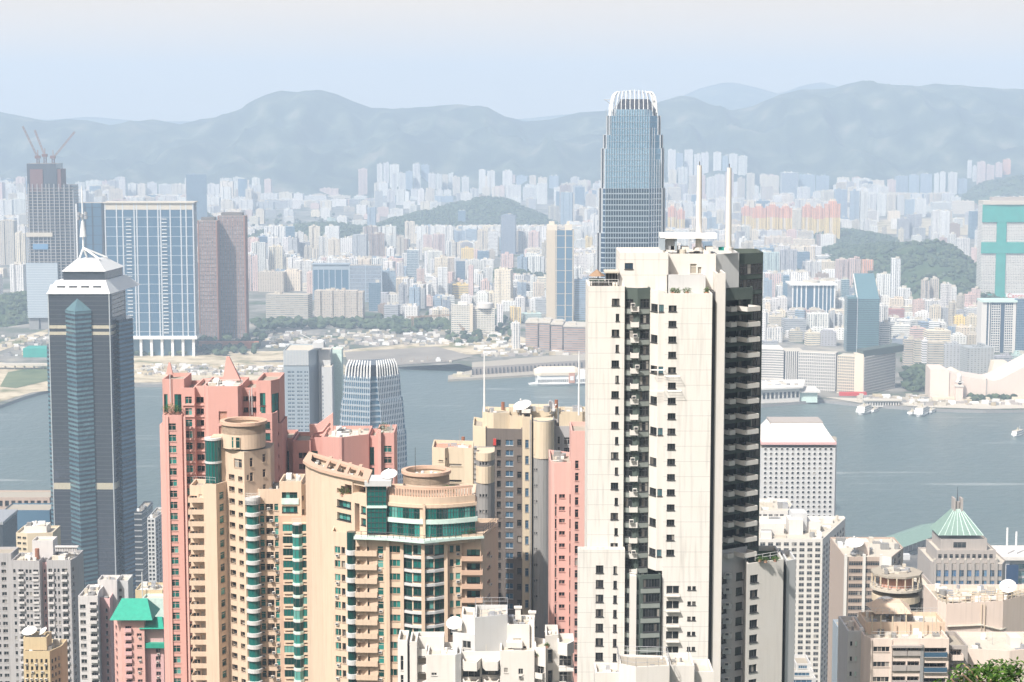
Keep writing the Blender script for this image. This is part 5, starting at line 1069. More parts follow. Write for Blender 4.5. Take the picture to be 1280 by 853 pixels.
for side in (0, 1):
    for i in range(11):
        x0 = X(765.5 + 56 * i / 10, D, 130); f = abs(i - 5) / 5; x_off = (xc - x0)
        yy = D + 3 if side == 0 else D + 42; k = MB(); n = 7; pr = None; wd = .32 + .3 * (f > .9)
        for j in range(n + 1):
            a = j / n; cx_ = x0 + x_off * .30 * f * a * a; cz = Z(140, D) + (Z(112.5 + 2.5 * f, D) - Z(140, D)) * math.sin(a * math.pi / 2) ** (1 if f < .9 else 1.0); cy = yy + (5 if side == 0 else -5) * a * a
            cur = (cx_, cy, cz)
            if pr: k.tube(pr, cur, wd, 'white_metal', n=5)
            pr = cur
        k.build('crown_prong', b.t)
for i in range(7):
    for sx, x0 in ((1, X(763.5, D, 130)), (-1, X(823, D, 130))):
        yy = D + 8 + 30 * i / 6; k = MB(); pr = None
        for j in range(8):
            a = j / 7; cur = (x0 + sx * 6.5 * a ** 1.8, yy, Z(146, D) + (Z(116, D) - Z(146, D)) * math.sin(a * math.pi / 2))
            if pr: k.tube(pr, cur, .38, 'white_metal', n=5)
            pr = cur
        k.build('crown_prong', b.t)
k = MB(); k.tube((X(767, D), D + 20, Z(133, D)), (X(756, D), D + 20, Z(124.5, D)), .3, 'grey_metal'); k.tube((X(769, D), D + 20, Z(124, D)), (X(755, D), D + 20, Z(124.8, D)), .3, 'grey_metal'); k.build('cleaning_gantry', b.t)
b.finish()

# its shorter sister with the fanned crown
D = 1560; b = Bld('office_tower', 'silver blue tower tapering to a fanned white crown, left of centre by the harbour', 'skyscraper', 462, D, gz=2)
x = lambda px: X(px, D, 480)
P0 = [(x(416), D + 16), (x(419), D + 11), (x(461), D), (x(463), D + 4), (x(478), D + 8), (x(481), D + 6), (x(506), D + 26), (x(509), D + 30), (x(480), D + 64), (x(430), D + 52)]
P1 = [(x(428), D + 18), (x(430), D + 14), (x(462), D + 5), (x(463.5), D + 9), (x(470), D + 11), (x(471), D + 8), (x(495), D + 26), (x(497), D + 30), (x(476), D + 54), (x(438), D + 46)]
for (ta, tb, ya, yb_) in ((0, .35, 640, 545), (.45, .7, 545, 503), (.85, 1, 503, 473)):
    A, B_ = lerpoly(P0, P1, ta), lerpoly(P0, P1, tb); z0, z1 = (2 if ya == 640 else Z(ya, D)), Z(yb_, D)
    k = MB(); k.frustum(A, z0, B_, z1, 'navy_glass'); sec = k.build('shaft_section', b.t); n = int((z1 - z0) / 4.4)
    for i in range(n): t_ = i / n; k = MB(); bandring(k, lerpoly(A, B_, t_), z0 + (z1 - z0) * t_, 1.6, .3, 'cladding_blue'); k.build('floor_band', sec)
    for (p, q, m_) in ((1, 2, 12), (5, 6, 12)):
        for i in range(m_ + 1):
            a = i / m_; lo = (A[p][0] + (A[q][0] - A[p][0]) * a, A[p][1] + (A[q][1] - A[p][1]) * a - .5, z0); hi = (B_[p][0] + (B_[q][0] - B_[p][0]) * a, B_[p][1] + (B_[q][1] - B_[p][1]) * a - .5, z1); k = MB(); k.tube(lo, hi, .28, 'silver', n=4); k.build('mullion', sec)
for (p, q, n_) in ((1, 2, 9), (5, 6, 9), (2, 5, 3)):
    for i in range(n_):
        a = i / (n_ - 1); lo = Vector((P1[p][0] + (P1[q][0] - P1[p][0]) * a, P1[p][1] + (P1[q][1] - P1[p][1]) * a, Z(475, D))); c_ = Vector((x(463), D + 30, 0)); d_ = (c_ - lo); d_.z = 0
        if (p, q) == (2, 5): continue
        m1 = lo + d_ * .05 + Vector((0, 0, 9)); m2 = lo + d_ * .16 + Vector((0, 0, 14)); k = MB(); k.tube(lo, m1, .6, 'white_metal', n=5); k.tube(m1, m2, .6, 'white_metal', r1=.5, n=5); k.build('crown_fin', b.t)
k = MB(); k.frustum(P1, Z(473, D), lerpoly(P1, [(x(463), D + 30)] * 10, .14), Z(459, D), 'slate_glass'); k.build('crown_core', b.t)
b.finish()

# white hotel slab beside it
D = 1700; b = Bld('hotel', 'pale blue white hotel slab with rows of window pairs and a roof dome', 'hotel', 386, D, gz=2, refy=440)
g = [(0, xa, xb, 464, 2.6, 4.87, 40, ('w2', 'navy_glass', 'white_metal', .3)) for xa, xb in ((359, 363.2), (363.8, 367.5), (370.5, 374), (374.6, 377.6), (379.8, 382.4), (382.9, 385))]
b.block('wall', [(354, D), (386, D), (398, D + 30)], 437, 'cladding_blue', 20, wins=g, roof='roof_pale')
k = MB(); k.box(b.x(354.5), b.x(385.5), D - .5, D - .05, b.z(457), b.z(438), 'silver')
for i in range(9): xx = b.x(354.7 + 30.5 * i / 8); k.box(xx - .15, xx + .15, D - .7, D - .5, b.z(457), b.z(438), 'white_metal')
k.build('screen_wall', b.t)
b.block('rear_wing', [(398, D + 26), (413, D + 26)], 438, 'cool_white', 20, roof='roof_pale')
b.block('low_wing', [(402, D + 10), (415, D + 10), (416, D + 24)], 458, 'cool_white', 10, roof='roof_pale', wins=[(0, 402.6, 404, 470, 2.5, 4.87, 30, ('w1', 'navy_glass', 'white_metal', .3))])
b.block('far_wing', [(413, D + 50), (427, D + 50)], 437, 'pale_mint', 16, roof='roof_pale')
k = MB(); k.box(b.x(388), b.x(402), D + 18, D + 34, b.z(437) - 1, b.z(432), 'cool_white'); k.build('roof_room', b.t)
k = MB(); k.cyl(b.x(397.5), D + 22, b.z(433), b.z(431.5), 3.8, 'white_metal'); k.dome(b.x(397.5), D + 22, b.z(431.5), 4, 2.4, 'white_metal'); k.build('roof_dome', b.t)
k = MB(); k.tube((b.x(396), D + 20, b.z(432)), (b.x(373), D + 16, b.z(420)), .35, 'white_metal'); k.build('gantry_arm', b.t)
b.finish()

# the star plan tower with stepped white crown and spire
D = 1500; b = Bld('glass_skyscraper', 'dark glass skyscraper at left with stepped white crown, lattice spire and small pointed corner towers', 'skyscraper', 98, D, gz=2, refy=500)
x = lambda px, d=0: X(px, D + d, 400); z = lambda py: Z(py, D)
main = [(x(60.5), D + 1), (x(137), D), (x(139), D + 3), (x(157, 42), D + 42), (x(150, 75), D + 75), (x(64, 75), D + 75)]
k = MB(); k.prism(main, 2, z(367), 'slate_glass', topmat='white_metal'); o = k.build('shaft', b.t)
for i in range(82):
    zz = 6 + i * 3.45
    if zz < z(368): k = MB(); bandring(k, main, zz, .55, .12, 'dark_metal'); k.build('floor_band', o)
for i in (0, 1, 3): k = MB(); k.box(main[i][0] - .35, main[i][0] + .35, main[i][1] - .35, main[i][1] + .35, 2, z(367), 'silver'); k.build('corner_fin', b.t)
for y0, y1 in ((411, 407), (419, 415), (612, 604)): k = MB(); bandring(k, main, z(y0), z(y1) - z(y0), .25, 'brass_panel'); k.build('mechanical_band', b.t)
def corner(pts, yt, apex, mats, nm='corner_tower'):
    poly = [(x(a, d), D + d) for a, d in pts]; cx_ = sum(p[0] for p in poly) / len(poly); cy_ = sum(p[1] for p in poly) / len(poly)
    k = MB(); k.prism(poly, 2, z(yt), mats[0]); c_ = k.build(nm, b.t)
    for i in range(80):
        zz = 4 + i * 3.45
        if zz < z(yt) - 1: k = MB(); bandring(k, poly, zz, 1.7, .18, mats[1]); k.build('floor_band', c_)
    if apex: k = MB(); n = len(poly); k.add([(*p, z(yt)) for p in inset(poly, -.4)] + [(cx_, cy_, z(apex))], [(i, (i + 1) % n, n) for i in range(n)], 'aqua_glass'); k.build('pyramid_cap', c_)
corner([(82, 1), (94, -11), (114, -1), (112, 8), (84, 8)], 388, 373, ('slate_glass', 'aqua_glass'))
corner([(144.5, 14), (148.5, 8), (166, 26), (162, 46), (150, 40)], 402, None, ('slate_glass', 'navy_glass'))
corner([(57.5, 14), (62, 8), (63, 30), (58, 30)], 436, None, ('slate_glass', 'aqua_glass'))
def R4(x0, x1, d0, d1): return [(x(x0), D + d0), (x(x1), D + d0), (x(x1, 0) + (d1 - d0) * .12, D + d1), (x(x0) + (d1 - d0) * .12, D + d1)]
k = MB(); k.frustum(R4(59, 138.5, -1, 76), z(367.5), R4(68, 130, 9, 60), z(352), 'white_metal'); k.build('lower_crown', b.t)
for i in range(4):
    k = MB(); a = 71 + i * 15; k.box(x(a), x(a + 10), D + 3.3, D + 5.4, z(360.2), z(358.2), 'dark_metal'); k.build('crown_slot', b.t)
k = MB(); k.prism(R4(76, 128, 12, 56), z(353), z(341), 'slate_glass'); k.build('upper_drum', b.t)
k = MB(); k.frustum(R4(74.5, 129.5, 10.5, 58), z(341), R4(89, 116, 24, 44), z(327.5), 'white_metal'); k.build('upper_crown', b.t)
cx_, cy_ = x(106.5, 34), D + 34
k = MB()
for p in R4(92, 118, 25, 43): k.tube((*p, z(327.5)), (cx_, cy_, z(314)), .8, 'white_metal')
k.build('spire_tripod', b.t)
k = MB(); k.cyl(cx_, cy_, z(315), z(300), .7, 'white_metal', n=8); k.cyl(cx_, cy_, z(300), z(280), 2.6, 'white_metal', r1=1.2, n=10)
k.cyl(cx_, cy_, z(280), z(235), .75, 'white_metal', r1=.3, n=8); k.build('spire', b.t)
for dx_, dz_ in ((-3, 276), (3, 275), (-2.5, 270.5), (2.8, 270), (0, 273)): k = MB(); k.cyl(cx_ + dx_, cy_ - 1.5, z(dz_) - 1.3, z(dz_) + 1.3, 1.3, 'grey_metal', n=8); k.tube((cx_, cy_, z(dz_)), (cx_ + dx_, cy_ - 1.5, z(dz_)), .3, 'grey_metal'); k.build('spire_drum', b.t)
b.finish()

# white tower with round windows
D = 1335; b = Bld('office_tower', 'white tower with small round windows and hipped white roof above the harbour', 'skyscraper', 998, D, gz=2, refy=560)
b.block('wall', [(951.5, D), (1044.5, D), (1046, D + 40)], 556, 'cool_white', 8, par=0)
def porthole():
    k = MB(); n = 12; c = lambda r, y: [(r * math.cos(i * 2 * math.pi / n), y, r * math.sin(i * 2 * math.pi / n)) for i in range(n)]
    k.add(c(1.12, -.3) + c(.9, -.3), [(i, (i + 1) % n, n + (i + 1) % n, n + i) for i in range(n)], 'cool_white'); k.add(c(1.12, -.3) + c(1.16, 0), [((i + 1) % n, i, n + i, n + (i + 1) % n) for i in range(n)], 'cool_white')
    k.add(c(.9, -.3) + c(.9, -.02), [(i, (i + 1) % n, n + (i + 1) % n, n + i) for i in range(n)], 'cool_white'); k.add(c(.9, -.04), [tuple(range(n))], 'dark_glass'); return k
for r in range(40):
    zz = b.z(561.5 + 6.0 * r)
    if zz < 8: break
    for c in range(13): b.put('window', ('port',), porthole, (b.x(957 + 6.83 * c), D, zz), 0)
k = MB(); k.box(b.x(951), b.x(1045.5), D - .8, D + 48, b.z(556), b.z(553), 'rose_tile'); k.build('cornice', b.t)
k = MB(); A = [(b.x(953), D + 1), (b.x(1044), D + 1), (b.x(1044), D + 46), (b.x(953), D + 46)]; B_ = [(b.x(967), D + 13), (b.x(1031), D + 13), (b.x(1031), D + 36), (b.x(967), D + 36)]; k.frustum(A, b.z(553), B_, b.z(533), 'white_plain'); k.build('hipped_roof', b.t)
k = MB(); k.box(b.x(966), b.x(1032), D + 13, D + 36, b.z(534), b.z(531.5), 'taupe_stone'); k.build('roof_ridge_wall', b.t)
b.finish()

# large white grid office
D = 1180; b = Bld('office_building', 'large white office block with square dark windows, below the round windowed tower', 'office building', 1000, D, gz=2, refy=660)
g = [(0, 950.5 + 9.85 * i, 957.0 + 9.85 * i, 671, 4.3, 7.25, 60, ('w2', 'dark_glass', 'white_plain', .5)) for i in range(8)]
g += [(1, 1030 + 3.3 * i, 1031.9 + 3.3 * i, 670, 4.3, 7.25, 60, ('w1', 'dark_glass', 'cool_white', .5)) for i in range(8)]
b.block('wall', [(947, D), (1028.5, D), (1056.5, D + 62)], 665, 'white_plain', 6, wins=g, roof='roof_pale', par=1.6); b.clutter(26, 3, big=2.2, par=1.6)
for a, c, dd, yy in ((955, 985, 18, 655), (992, 1010, 20, 650), (1014, 1034, 26, 652)): k = MB(); k.box(b.x(a), b.x(c), D + dd, D + dd + 14, b.zt - 1.6, Z(yy, D + dd), 'white_plain'); k.build('roof_room', b.t)
k = MB(); k.box(b.x(997), b.x(1016), D + 24, D + 38, b.zt, b.zt + 11, 'cool_white'); k.build('roof_room', b.t)
b.finish()
D = 1270; b = Bld('office_building', 'white office block half hidden behind the large white grid office', 'office building', 955, D, gz=2, refy=640)
b.block('wall', [(925, D), (985, D), (990, D + 20)], 636, 'white_plain', 20, roof='roof_pale', wins=[(0, 926 + 7 * i, 931 + 7 * i, 643, 3.6, 6.8, 30, ('w2', 'dark_glass', 'white_plain', .4)) for i in range(8)]); b.clutter(14, 5, big=2); b.finish()

# pink brown office with white fins
D = 1010; b = Bld('office_building', 'brownish office block with white vertical fins and dark window bands, dish on roof', 'office building', 1090, D, gz=GZ(1010) - 6, refy=700)
g = [(0, xa, xb, 702, 5.2, 9.3, 30, ('w6', 'dark_glass', 'tan_stone', .5)) for xa, xb in ((1061.5, 1079), (1082.5, 1100))] + [(2, 1116, 1120, 697, 5, 9.3, 30, ('w1', 'dark_glass', 'tan_stone', .5)), (2, 1122, 1126, 694, 5, 9.3, 30, ('w1', 'dark_glass', 'tan_stone', .5))]
b.block('wall', [(1056, D), (1101, D), (1112, D - 4), (1129, D + 22)], 694, 'tan_stone', 26, wins=g, roof='roof_pale'); b.clutter(16, 8, big=1.7)
for a in (1057, 1080, 1101): k = MB(); xx = b.x(a); k.box(xx - .7, xx + .7, D - 1.2, D + .5, b.gz, b.z(693), 'white_plain'); k.build('fin', b.t)
k = MB(); k.prism([(b.x(1102), D - 1.6), (b.x(1112), D - 5), (b.x(1113), D - 4), (b.x(1103), D)], b.gz, b.z(695), 'white_plain'); k.build('end_wall', b.t)
k = MB(); k.box(b.x(1074), b.x(1090), D + 8, D + 18, b.zt - 1, b.zt + 6, 'rose_beige'); k.build('roof_room', b.t); b.finish()
dish(1068, 679, D + 6, 5, 'big white dome shaped dish on the brownish office with fins', (-.1, -.3, .9))

# stepped stone tower with the green pyramid
D = 1120; b = Bld('office_tower', 'grey stone stepped tower topped by a pale green pyramid and finial', 'office building', 1205, D, gz=GZ(1120) - 6, refy=700)
g = [(0, 1170 + 9.6 * i, 1176.5 + 9.6 * i, y, h, 0, 1, ('w2', gl, 'taupe_stone', .5)) for i in range(9) for y, h, gl in ((713, 8, 'sky_pane'), (726, 12, 'sky_pane'), (742, 9, 'dark_glass'), (755, 9, 'dark_glass'), (768, 9, 'dark_glass'))]
b.block('lower_tier', [(1163, D + 8), (1170, D), (1253, D), (1257, D + 10)], 703, 'taupe_stone', 34, wins=[(q[0] + 1, *q[1:]) for q in g], roof='roof_pale')
b.block('middle_tier', [(1171, D + 5), (1245, D + 5)], 688, 'taupe_stone', 30, yb=704, roof='roof_pale', wins=[(0, 1173 + 7.1 * i, 1177.5 + 7.1 * i, 693, 5, 0, 1, ('w1', 'dark_glass', 'taupe_stone', .4)) for i in range(10)])
b.block('upper_tier', [(1176, D + 9), (1234, D + 9)], 674, 'taupe_stone', 24, yb=689, roof='roof_pale', wins=[(0, 1192, 1208, 678, 7, 0, 1, ('w3', 'dark_glass', 'taupe_stone', .4))])
for i in range(9):
    k = MB(); xx = b.x(1168.5 + 9.6 * i); k.box(xx - .8, xx + .8, D - 1.0, D + .3, b.gz, b.z(700), 'taupe_stone'); k.cyl(xx, D - .4, b.z(700), b.z(698), .8, 'roof_pale', n=8); k.build('pilaster', b.t)
p0 = [(b.x(1176.5), D + 9.5), (b.x(1233.5), D + 9.5), (b.x(1233.5), D + 33), (b.x(1176.5), D + 33)]; p1 = [(b.x(1200), D + 19), (b.x(1210), D + 19), (b.x(1210), D + 23.5), (b.x(1200), D + 23.5)]
k = MB(); k.frustum(p0, b.z(674), p1, b.z(645), 'pale_green_roof'); k.build('pyramid_roof', b.t)
for i in range(8):
    for (A, B_, C_, D_) in ((p0[0], p0[1], p1[0], p1[1]),):
        a = i / 7; k = MB(); k.tube((A[0] + (B_[0] - A[0]) * a, A[1], b.z(674)), (C_[0] + (D_[0] - C_[0]) * a, C_[1], b.z(645)), .22, 'pale_mint', n=4); k.build('roof_rib', b.t)
for sx in (1199, 1208.5): k = MB(); k.box(b.x(sx), b.x(sx + 2.6), D + 18, D + 24, b.z(647), b.z(631), 'taupe_stone'); k.build('finial_wing', b.t)
k = MB(); k.cyl(b.x(1205), D + 21, b.z(648), b.z(636), 1.6, 'taupe_stone', n=8); k.cyl(b.x(1205), D + 21, b.z(636), b.z(617), .35, 'dark_metal', r1=.1, n=6); k.build('finial', b.t)
b.finish()
# right edge glass building with two white masts
D = 1300; b = Bld('office_building', 'low glass cornered building with two white masts at the right edge', 'office building', 1265, D, gz=2, refy=700)
b.block('wall', [(1243, D), (1262, D), (1264, D + 3), (1300, D + 6)], 700, 'cool_white', 30, roof='roof_pale', wins=[(1, 1262.5, 1264.5, 706, 40, 0, 1, ('w1', 'deep_blue', 'cool_white', .2)), (2, 1268, 1298, 705, 6, 9, 10, ('w6', 'aqua_glass', 'cool_white', .3))])
k = MB(); k.box(b.x(1258), b.x(1273), D - 1, D + .6, 4, b.z(706), 'deep_blue'); k.build('glass_corner', b.t)
k = MB(); k.box(b.x(1240), b.x(1300), D - 2, D + 34, b.z(700), b.z(696), 'white_plain'); k.build('roof_slab', b.t)
for a, y_ in ((1262, 663), (1273.5, 668)): k = MB(); k.cyl(b.x(a), D + 8, b.z(697), b.z(y_), .7, 'white_metal', n=8); k.build('mast', b.t)
b.finish()
# island ferry pier
D = 1735; t = empty('ferry_pier', (X(1130, D, 690), D, 3), 'long ferry pier with pale green pitched roof on the near shore', 'pier')
u = (Vector((X(1171, D + 60, 675), D + 60, 0)) - Vector((X(1085, D - 40, 690), D - 40, 0))); A = Vector((X(1085, D - 40, 690), D - 40, 0)); L = u.length; u.normalize(); v = Vector((-u.y, u.x, 0)) * 11
def Pp(s_, o): q = A + u * s_ + v * o; return (q.x, q.y)
k = MB(); k.prism([Pp(0, -1.4), Pp(L, -1.4), Pp(L, 1.4), Pp(0, 1.4)], -1, 3, 'grey_concrete'); k.build('deck', t)
k = MB(); k.prism([Pp(1, -1), Pp(L - 2, -1), Pp(L - 2, 1), Pp(1, 1)], 3, 11, 'taupe_stone', topmat='roof_deck'); k.build('wall', t)
for i in range(16): k = MB(); s_ = 4 + (L - 10) * i / 15; k.prism([Pp(s_, -1.05), Pp(s_ + 1.2, -1.05), Pp(s_ + 1.2, -1), Pp(s_, -1)], 3, 11.2, 'white_plain'); k.build('column', t)
k = MB(); a0, a1, a2, a3, r0, r1 = Pp(-2, -1.5), Pp(L, -1.5), Pp(L, 1.5), Pp(-2, 1.5), Pp(2, 0), Pp(L - 4, 0)
k.add([(*a0, 11), (*a1, 11), (*a2, 11), (*a3, 11), (*r0, 16), (*r1, 16)], [(0, 1, 5, 4), (1, 2, 5), (2, 3, 4, 5), (3, 0, 4), (3, 2, 1, 0)], 'pale_green_roof'); k.build('roof', t)
D = 1690; k = MB(); k.prism([(X(1129, D), D), (X(1155, D), D - 4), (X(1155, D), D + 12), (X(1129, D), D + 14)], -1, 2.4, 'roof_pale'); k.box(X(1137, D), X(1147, D), D + 2, D + 9, 2.4, 8.5, 'cool_white'); tag(k.build('landing_stage', loc=(X(1142, D), D, 2)), 'small landing stage with white hut before the green roofed pier', 'pier')
D = 1450; t = empty('low_building', (X(1160, D, 720), D, 4), 'long low white building left of the green pyramid tower', 'building')
k = MB(); k.prism([(X(1149, D), D), (X(1175, D), D - 50), (X(1186, D), D - 40), (X(1156, D), D + 14)], 2, 30, 'cool_white', topmat='white_plain'); k.build('wall', t)
for i in range(8): k = MB(); a = i / 8; k.box(X(1149 + 26 * a, D) + .2, X(1149 + 26 * a, D) + 3, D - 50 * a - 1.0, D - 50 * a + 2, 30, 32.5, 'white_plain'); k.build('roof_light', t)

# lower waterfront at the left
D = 1570; b = Bld('waterfront_building', 'long beige flat topped waterfront building behind the dark glass skyscraper', 'office building', 20, D, gz=2, refy=630)
b.block('wall', [(-60, D), (62, D)], 622, 'tan_stone', 30, roof='roof_deck', wins=[(0, -58 + 8 * i, -53 + 8 * i, 626, 7, 0, 1, ('w1', 'dark_glass', 'tan_stone', 2)) for i in range(15)]); b.finish()
D = 1530; b = Bld('waterfront_building', 'low navy glass block in front of the beige waterfront building', 'office building', 30, D, gz=2, refy=640)
b.block('wall', [(4, D), (62, D)], 638, 'navy_glass', 28, roof='roof_deck'); b.finish()
D = 1400; b = Bld('waterfront_building', 'dark glass corner of a building at the left edge', 'office building', 2, D, gz=2, refy=660)
b.block('wall', [(-40, D), (3, D), (13, D + 24)], 654, 'slate_glass', 20, roof='grey_concrete'); k = MB(); bandring(k, b.poly, b.z(656), 2, .5, 'grey_metal'); k.build('cornice', b.t); b.finish()
D = 1350
for a, c, yy, m_, lb in ((168, 184, 638, 'slate_glass', 'slim dark office tower right of the star plan glass skyscraper'), (184, 202, 646, 'cool_white', 'slim white office tower left of the tall pink apartment tower')):
    b = Bld('office_tower', lb, 'office building', a, D, gz=2, refy=680); mid = a + (c - a) * .55
    b.block('wall', [(a, D), (mid, D), (c, D + 14)], yy, m_, 22, roof='roof_deck', wins=[] if m_ == 'slate_glass' else [(0, a + 1 + 4.3 * i, a + 4 + 4.3 * i, yy + 4, 3, 5.2, 30, ('w1', 'dark_glass', 'cool_white', .4)) for i in range(2)] + [(1, mid + 1 + 3.6 * i, mid + 3 + 3.6 * i, yy + 4, 3, 5.2, 30, ('w1', 'dark_glass', 'cool_white', .4)) for i in range(2)])
    if m_ == 'slate_glass':
        for i in range(34): k = MB(); bandring(k, b.poly, b.zt - 2 - i * 4, .9, .2, 'grey_metal'); k.build('floor_band', b.t)
    b.clutter(5, 2, big=1.5); D -= 50; b.finish()
# ------------------------------------------------------------------ the apartment towers on the slope
dk = 'dark_glass'; tg = 'teal_glass'
def curve(pts_fn, n): return [pts_fn(i / n) for i in range(n + 1)]
def parr(poly_pts): return [W(a, 400, d).xy for a, d in poly_pts]

# ===== black and white tower
D = 368; b = Bld('apartment_tower', 'tallest nearby tower, cream white with black green balcony slots and two white roof masts', 'apartment tower', 815, D, refy=360)
WW = ('w3', dk, 'dark_metal', .3); W2 = ('w2', dk, 'dark_metal', .3); PT = 19.35
# left wing
b.block('left_wing', [(735.5, D + 2), (781, D + 2)], 358, 'white_paint', 14, wins=[(0, 765, 774.5, 373.5, 8.5, 2 * PT, 9, WW), (0, 770, 774.3, 392.5, 9, 2 * PT, 9, W2)], roof='roof_pale')
b.rail([(b.x(737), D + 3), (b.x(774), D + 3)], b.z(358), 1.0); b.clutter(4, 21, big=.8)
k = MB(); k.box(b.x(757), b.x(775), D + 4, D + 9, b.z(344), b.z(342), 'roof_pale')
k.build('terrace_roof', b.t)
for i in range(5): k = MB(); xx = b.x(758 + 4 * i); k.box(xx, xx + .15, D + 4.2, D + 4.4, b.z(358) - .5, b.z(344), 'dark_metal'); k.build('terrace_post', b.t)
k = MB(); k.quad((b.x(758.5), D + 6, b.z(357)), (b.x(774), D + 6, b.z(357)), (b.x(774), D + 6, b.z(344)), (b.x(758.5), D + 6, b.z(344)), dk); k.build('window_wall', b.t)
k = MB(); n = 6; cx_, cy_ = b.x(748), D + 7; k.frustum([(cx_ + 1.6 * math.cos(i * 1.047), cy_ + 1.6 * math.sin(i * 1.047)) for i in range(6)], b.z(349), [(cx_ + .1 * math.cos(i * 1.047), cy_ + .1 * math.sin(i * 1.047)) for i in range(6)], b.z(341), 'timber')
k.build('pergola_roof', b.t); k = MB(); k.box(b.x(738), b.x(757), D + 4, D + 8, b.z(354), b.z(352.6), 'green_panel'); k.build('pergola_awning', b.t)
for a in (739, 745, 751, 756): k = MB(); k.box(b.x(a), b.x(a) + .14, D + 4, D + 4.15, b.z(358) - .5, b.z(353), 'dark_metal'); k.build('terrace_post', b.t)
# lower left extension
b.block('lower_left_wing', [(722.5, D - .6), (781.2, D - .6)], 686, 'white_paint', 2.2, Dz=D, wins=[(0, 745, 754.5, 707, 9.5, 18.25, 10, WW), (0, 767, 771.5, 708, 9.5, 18.25, 10, W2), (0, 745, 754.5, 690, 1, 0, 0, WW)], roof='roof_pale')
# dark recessed bay with curved green spandrels
SP = ('out', '', '', 0, 'spandrel', .1, 'spandrel_grey')
bay = [(781, D + 3), (797, D + 1.9), (813, D + 2.8)]
b.block('window_bay', bay, 360, 'green_panel', 10, wins=[(0, 782, 792, 374, 11.2, PT, 30, ('w2', dk, 'dark_metal', .2)), (1, 800.5, 812.5, 374, 11.2, PT, 30, ('w3', dk, 'dark_metal', .2)), (0, 781.3, 796.6, 386.3, 6, PT, 30, SP), (1, 797.4, 812.7, 386.3, 6, PT, 30, SP)], roof='roof_pale')
for i in range(18):
    zz = b.z(389.5 + PT * i); w_ = b.x(799) - b.x(790); kk_ = ('bwbal',)
    if kk_ not in KITM: m_ = balcony(w_, 1, 1.3, None, 'white_plain', rail=.75); KITM[kk_] = m_.mesh('balcony')
    inst('balcony', KITM[kk_], b.t, (b.x(790), D + 2.5, zz), 0)
    if i % 2 == 0: inst('air_conditioner', KITM.setdefault(('acx',), acbox(.8, .6).mesh('air_conditioner')), b.t, (b.x(789 + (i * 5) % 7), D + 1.0, zz + .9), 0)
# cream column beside the bay, with glazed gaps
b.block('bay_column', [(813, D + 2.4), (823, D + .2), (831, D + .2)], 364, 'white_plain', 10, yb=714, Dz=D, wins=[(0, 814, 822.3, 380, 9.5, PT * 2, 12, ('w2', dk, 'dark_metal', .2)), (1, 824, 830, 381, 9, PT * 4, 5, ('w2', 'aqua_glass', 'dark_metal', .2))], roof='roof_pale')
b.block('lower_window_bay', [(776, D + 1.0), (800, D - 1.4), (826, D - .8)], 717, 'green_panel', 6, Dz=D, wins=[(0, 778, 788, 724, 10.5, 18.6, 9, ('w2', dk, 'dark_metal', .2)), (1, 804, 825, 724, 10.5, 18.6, 9, ('w6', dk, 'dark_metal', .2)), (1, 800.5, 825.6, 736, 5.5, 18.6, 9, SP), (0, 776.5, 799.5, 736, 5.5, 18.6, 9, SP)], roof='green_panel')
k = MB(); k.box(b.x(789.5), b.x(797.5), D - 2.1, D + 1, b.gz, b.z(717), 'white_plain'); k.build('bay_pier', b.t)
# front block
b.block('front_block', [(831, D), (890.5, D)], 367, 'white_paint', 16, wins=[(0, 836, 846, 382, 7.5, PT, 17, WW), (0, 836.5, 853, 732.5, 10, 19, 10, ('w2', dk, 'white_plain', .35)), (0, 863.5, 868, 733, 4.6, 19, 10, ('w1', dk, 'dark_metal', .25)), (0, 869.5, 874, 733, 4.6, 19, 10, ('w1', dk, 'dark_metal', .25))], roof='roof_pale', par=.6)
for i in range(9): k = MB(); zz = b.z(743.5 + 19 * i); k.box(b.x(836), b.x(853.5), D - .9, D + .02, zz - .25, zz, 'white_plain'); k.build('bay_sill', b.t)
k = MB(); k.box(b.x(826), b.x(886), D - .35, D + .02, b.gz, b.z(718.5), 'white_plain'); 
# terrace penthouse behind the front block
b.block('penthouse', [(834, D + 5), (882, D + 5)], 343.5, 'cool_white', 8, yb=368, Dz=D + 5, wins=[(0, 856, 871, 356, 9, 0, 1, ('w3', dk, 'dark_metal', .2)), (0, 875, 880, 355, 10, 0, 1, ('w1', dk, 'dark_metal', .2))], roof='roof_pale')
# high block and the column walls
b.block('high_block', [(775, D + 5), (835.5, D + 5)], 316, 'white_paint', 14, yb=372, Dz=D + 5, wins=[(0, 781, 791.5, 329, 7.5, 0, 1, ('w2', 'blue_glass', 'dark_metal', .2))], roof='roof_pale')
b.block('high_block', [(835.5, D + 8), (895, D + 8)], 317.5, 'white_plain', 12, yb=372, Dz=D + 8, wins=[(0, 863, 871, 330, 12, 0, 1, ('w1', 'roof_deck', 'white_plain', .3)), (0, 872.5, 877, 334, 8, 0, 1, ('w1', 'roof_deck', 'white_plain', .3))], roof='roof_pale'); b.clutter(10, 4, big=.9)
b.block('slot_wall', [(890.5, D + 2.5), (896, D + 2.5)], 367, 'dark_metal', 10, roof='roof_pale', Dz=D)
b.block('column_wall', [(895.5, D + 1.4), (907, D + 1.6)], 342.5, 'white_plain', 12, Dz=D, roof='roof_pale')
b.block('rear_wall', [(895, D + 9), (924, D + 12)], 318, 'cool_white', 12, yb=361, Dz=D + 9, roof='roof_pale')
# dark green glazed right column
b.block('glazed_column', [(924, D + 13), (954, D + 17)], 317, 'green_panel', 10, Dz=D + 14, wins=[(0, 925, 953, 330, 12.5, PT, 33, ('w6', dk, 'dark_metal', .15)), (0, 924.5, 953.5, 343.5, 5, PT, 33, ('out', '', '', 0, 'spandrel', .1, 'green_panel'))], roof='roof_pale')
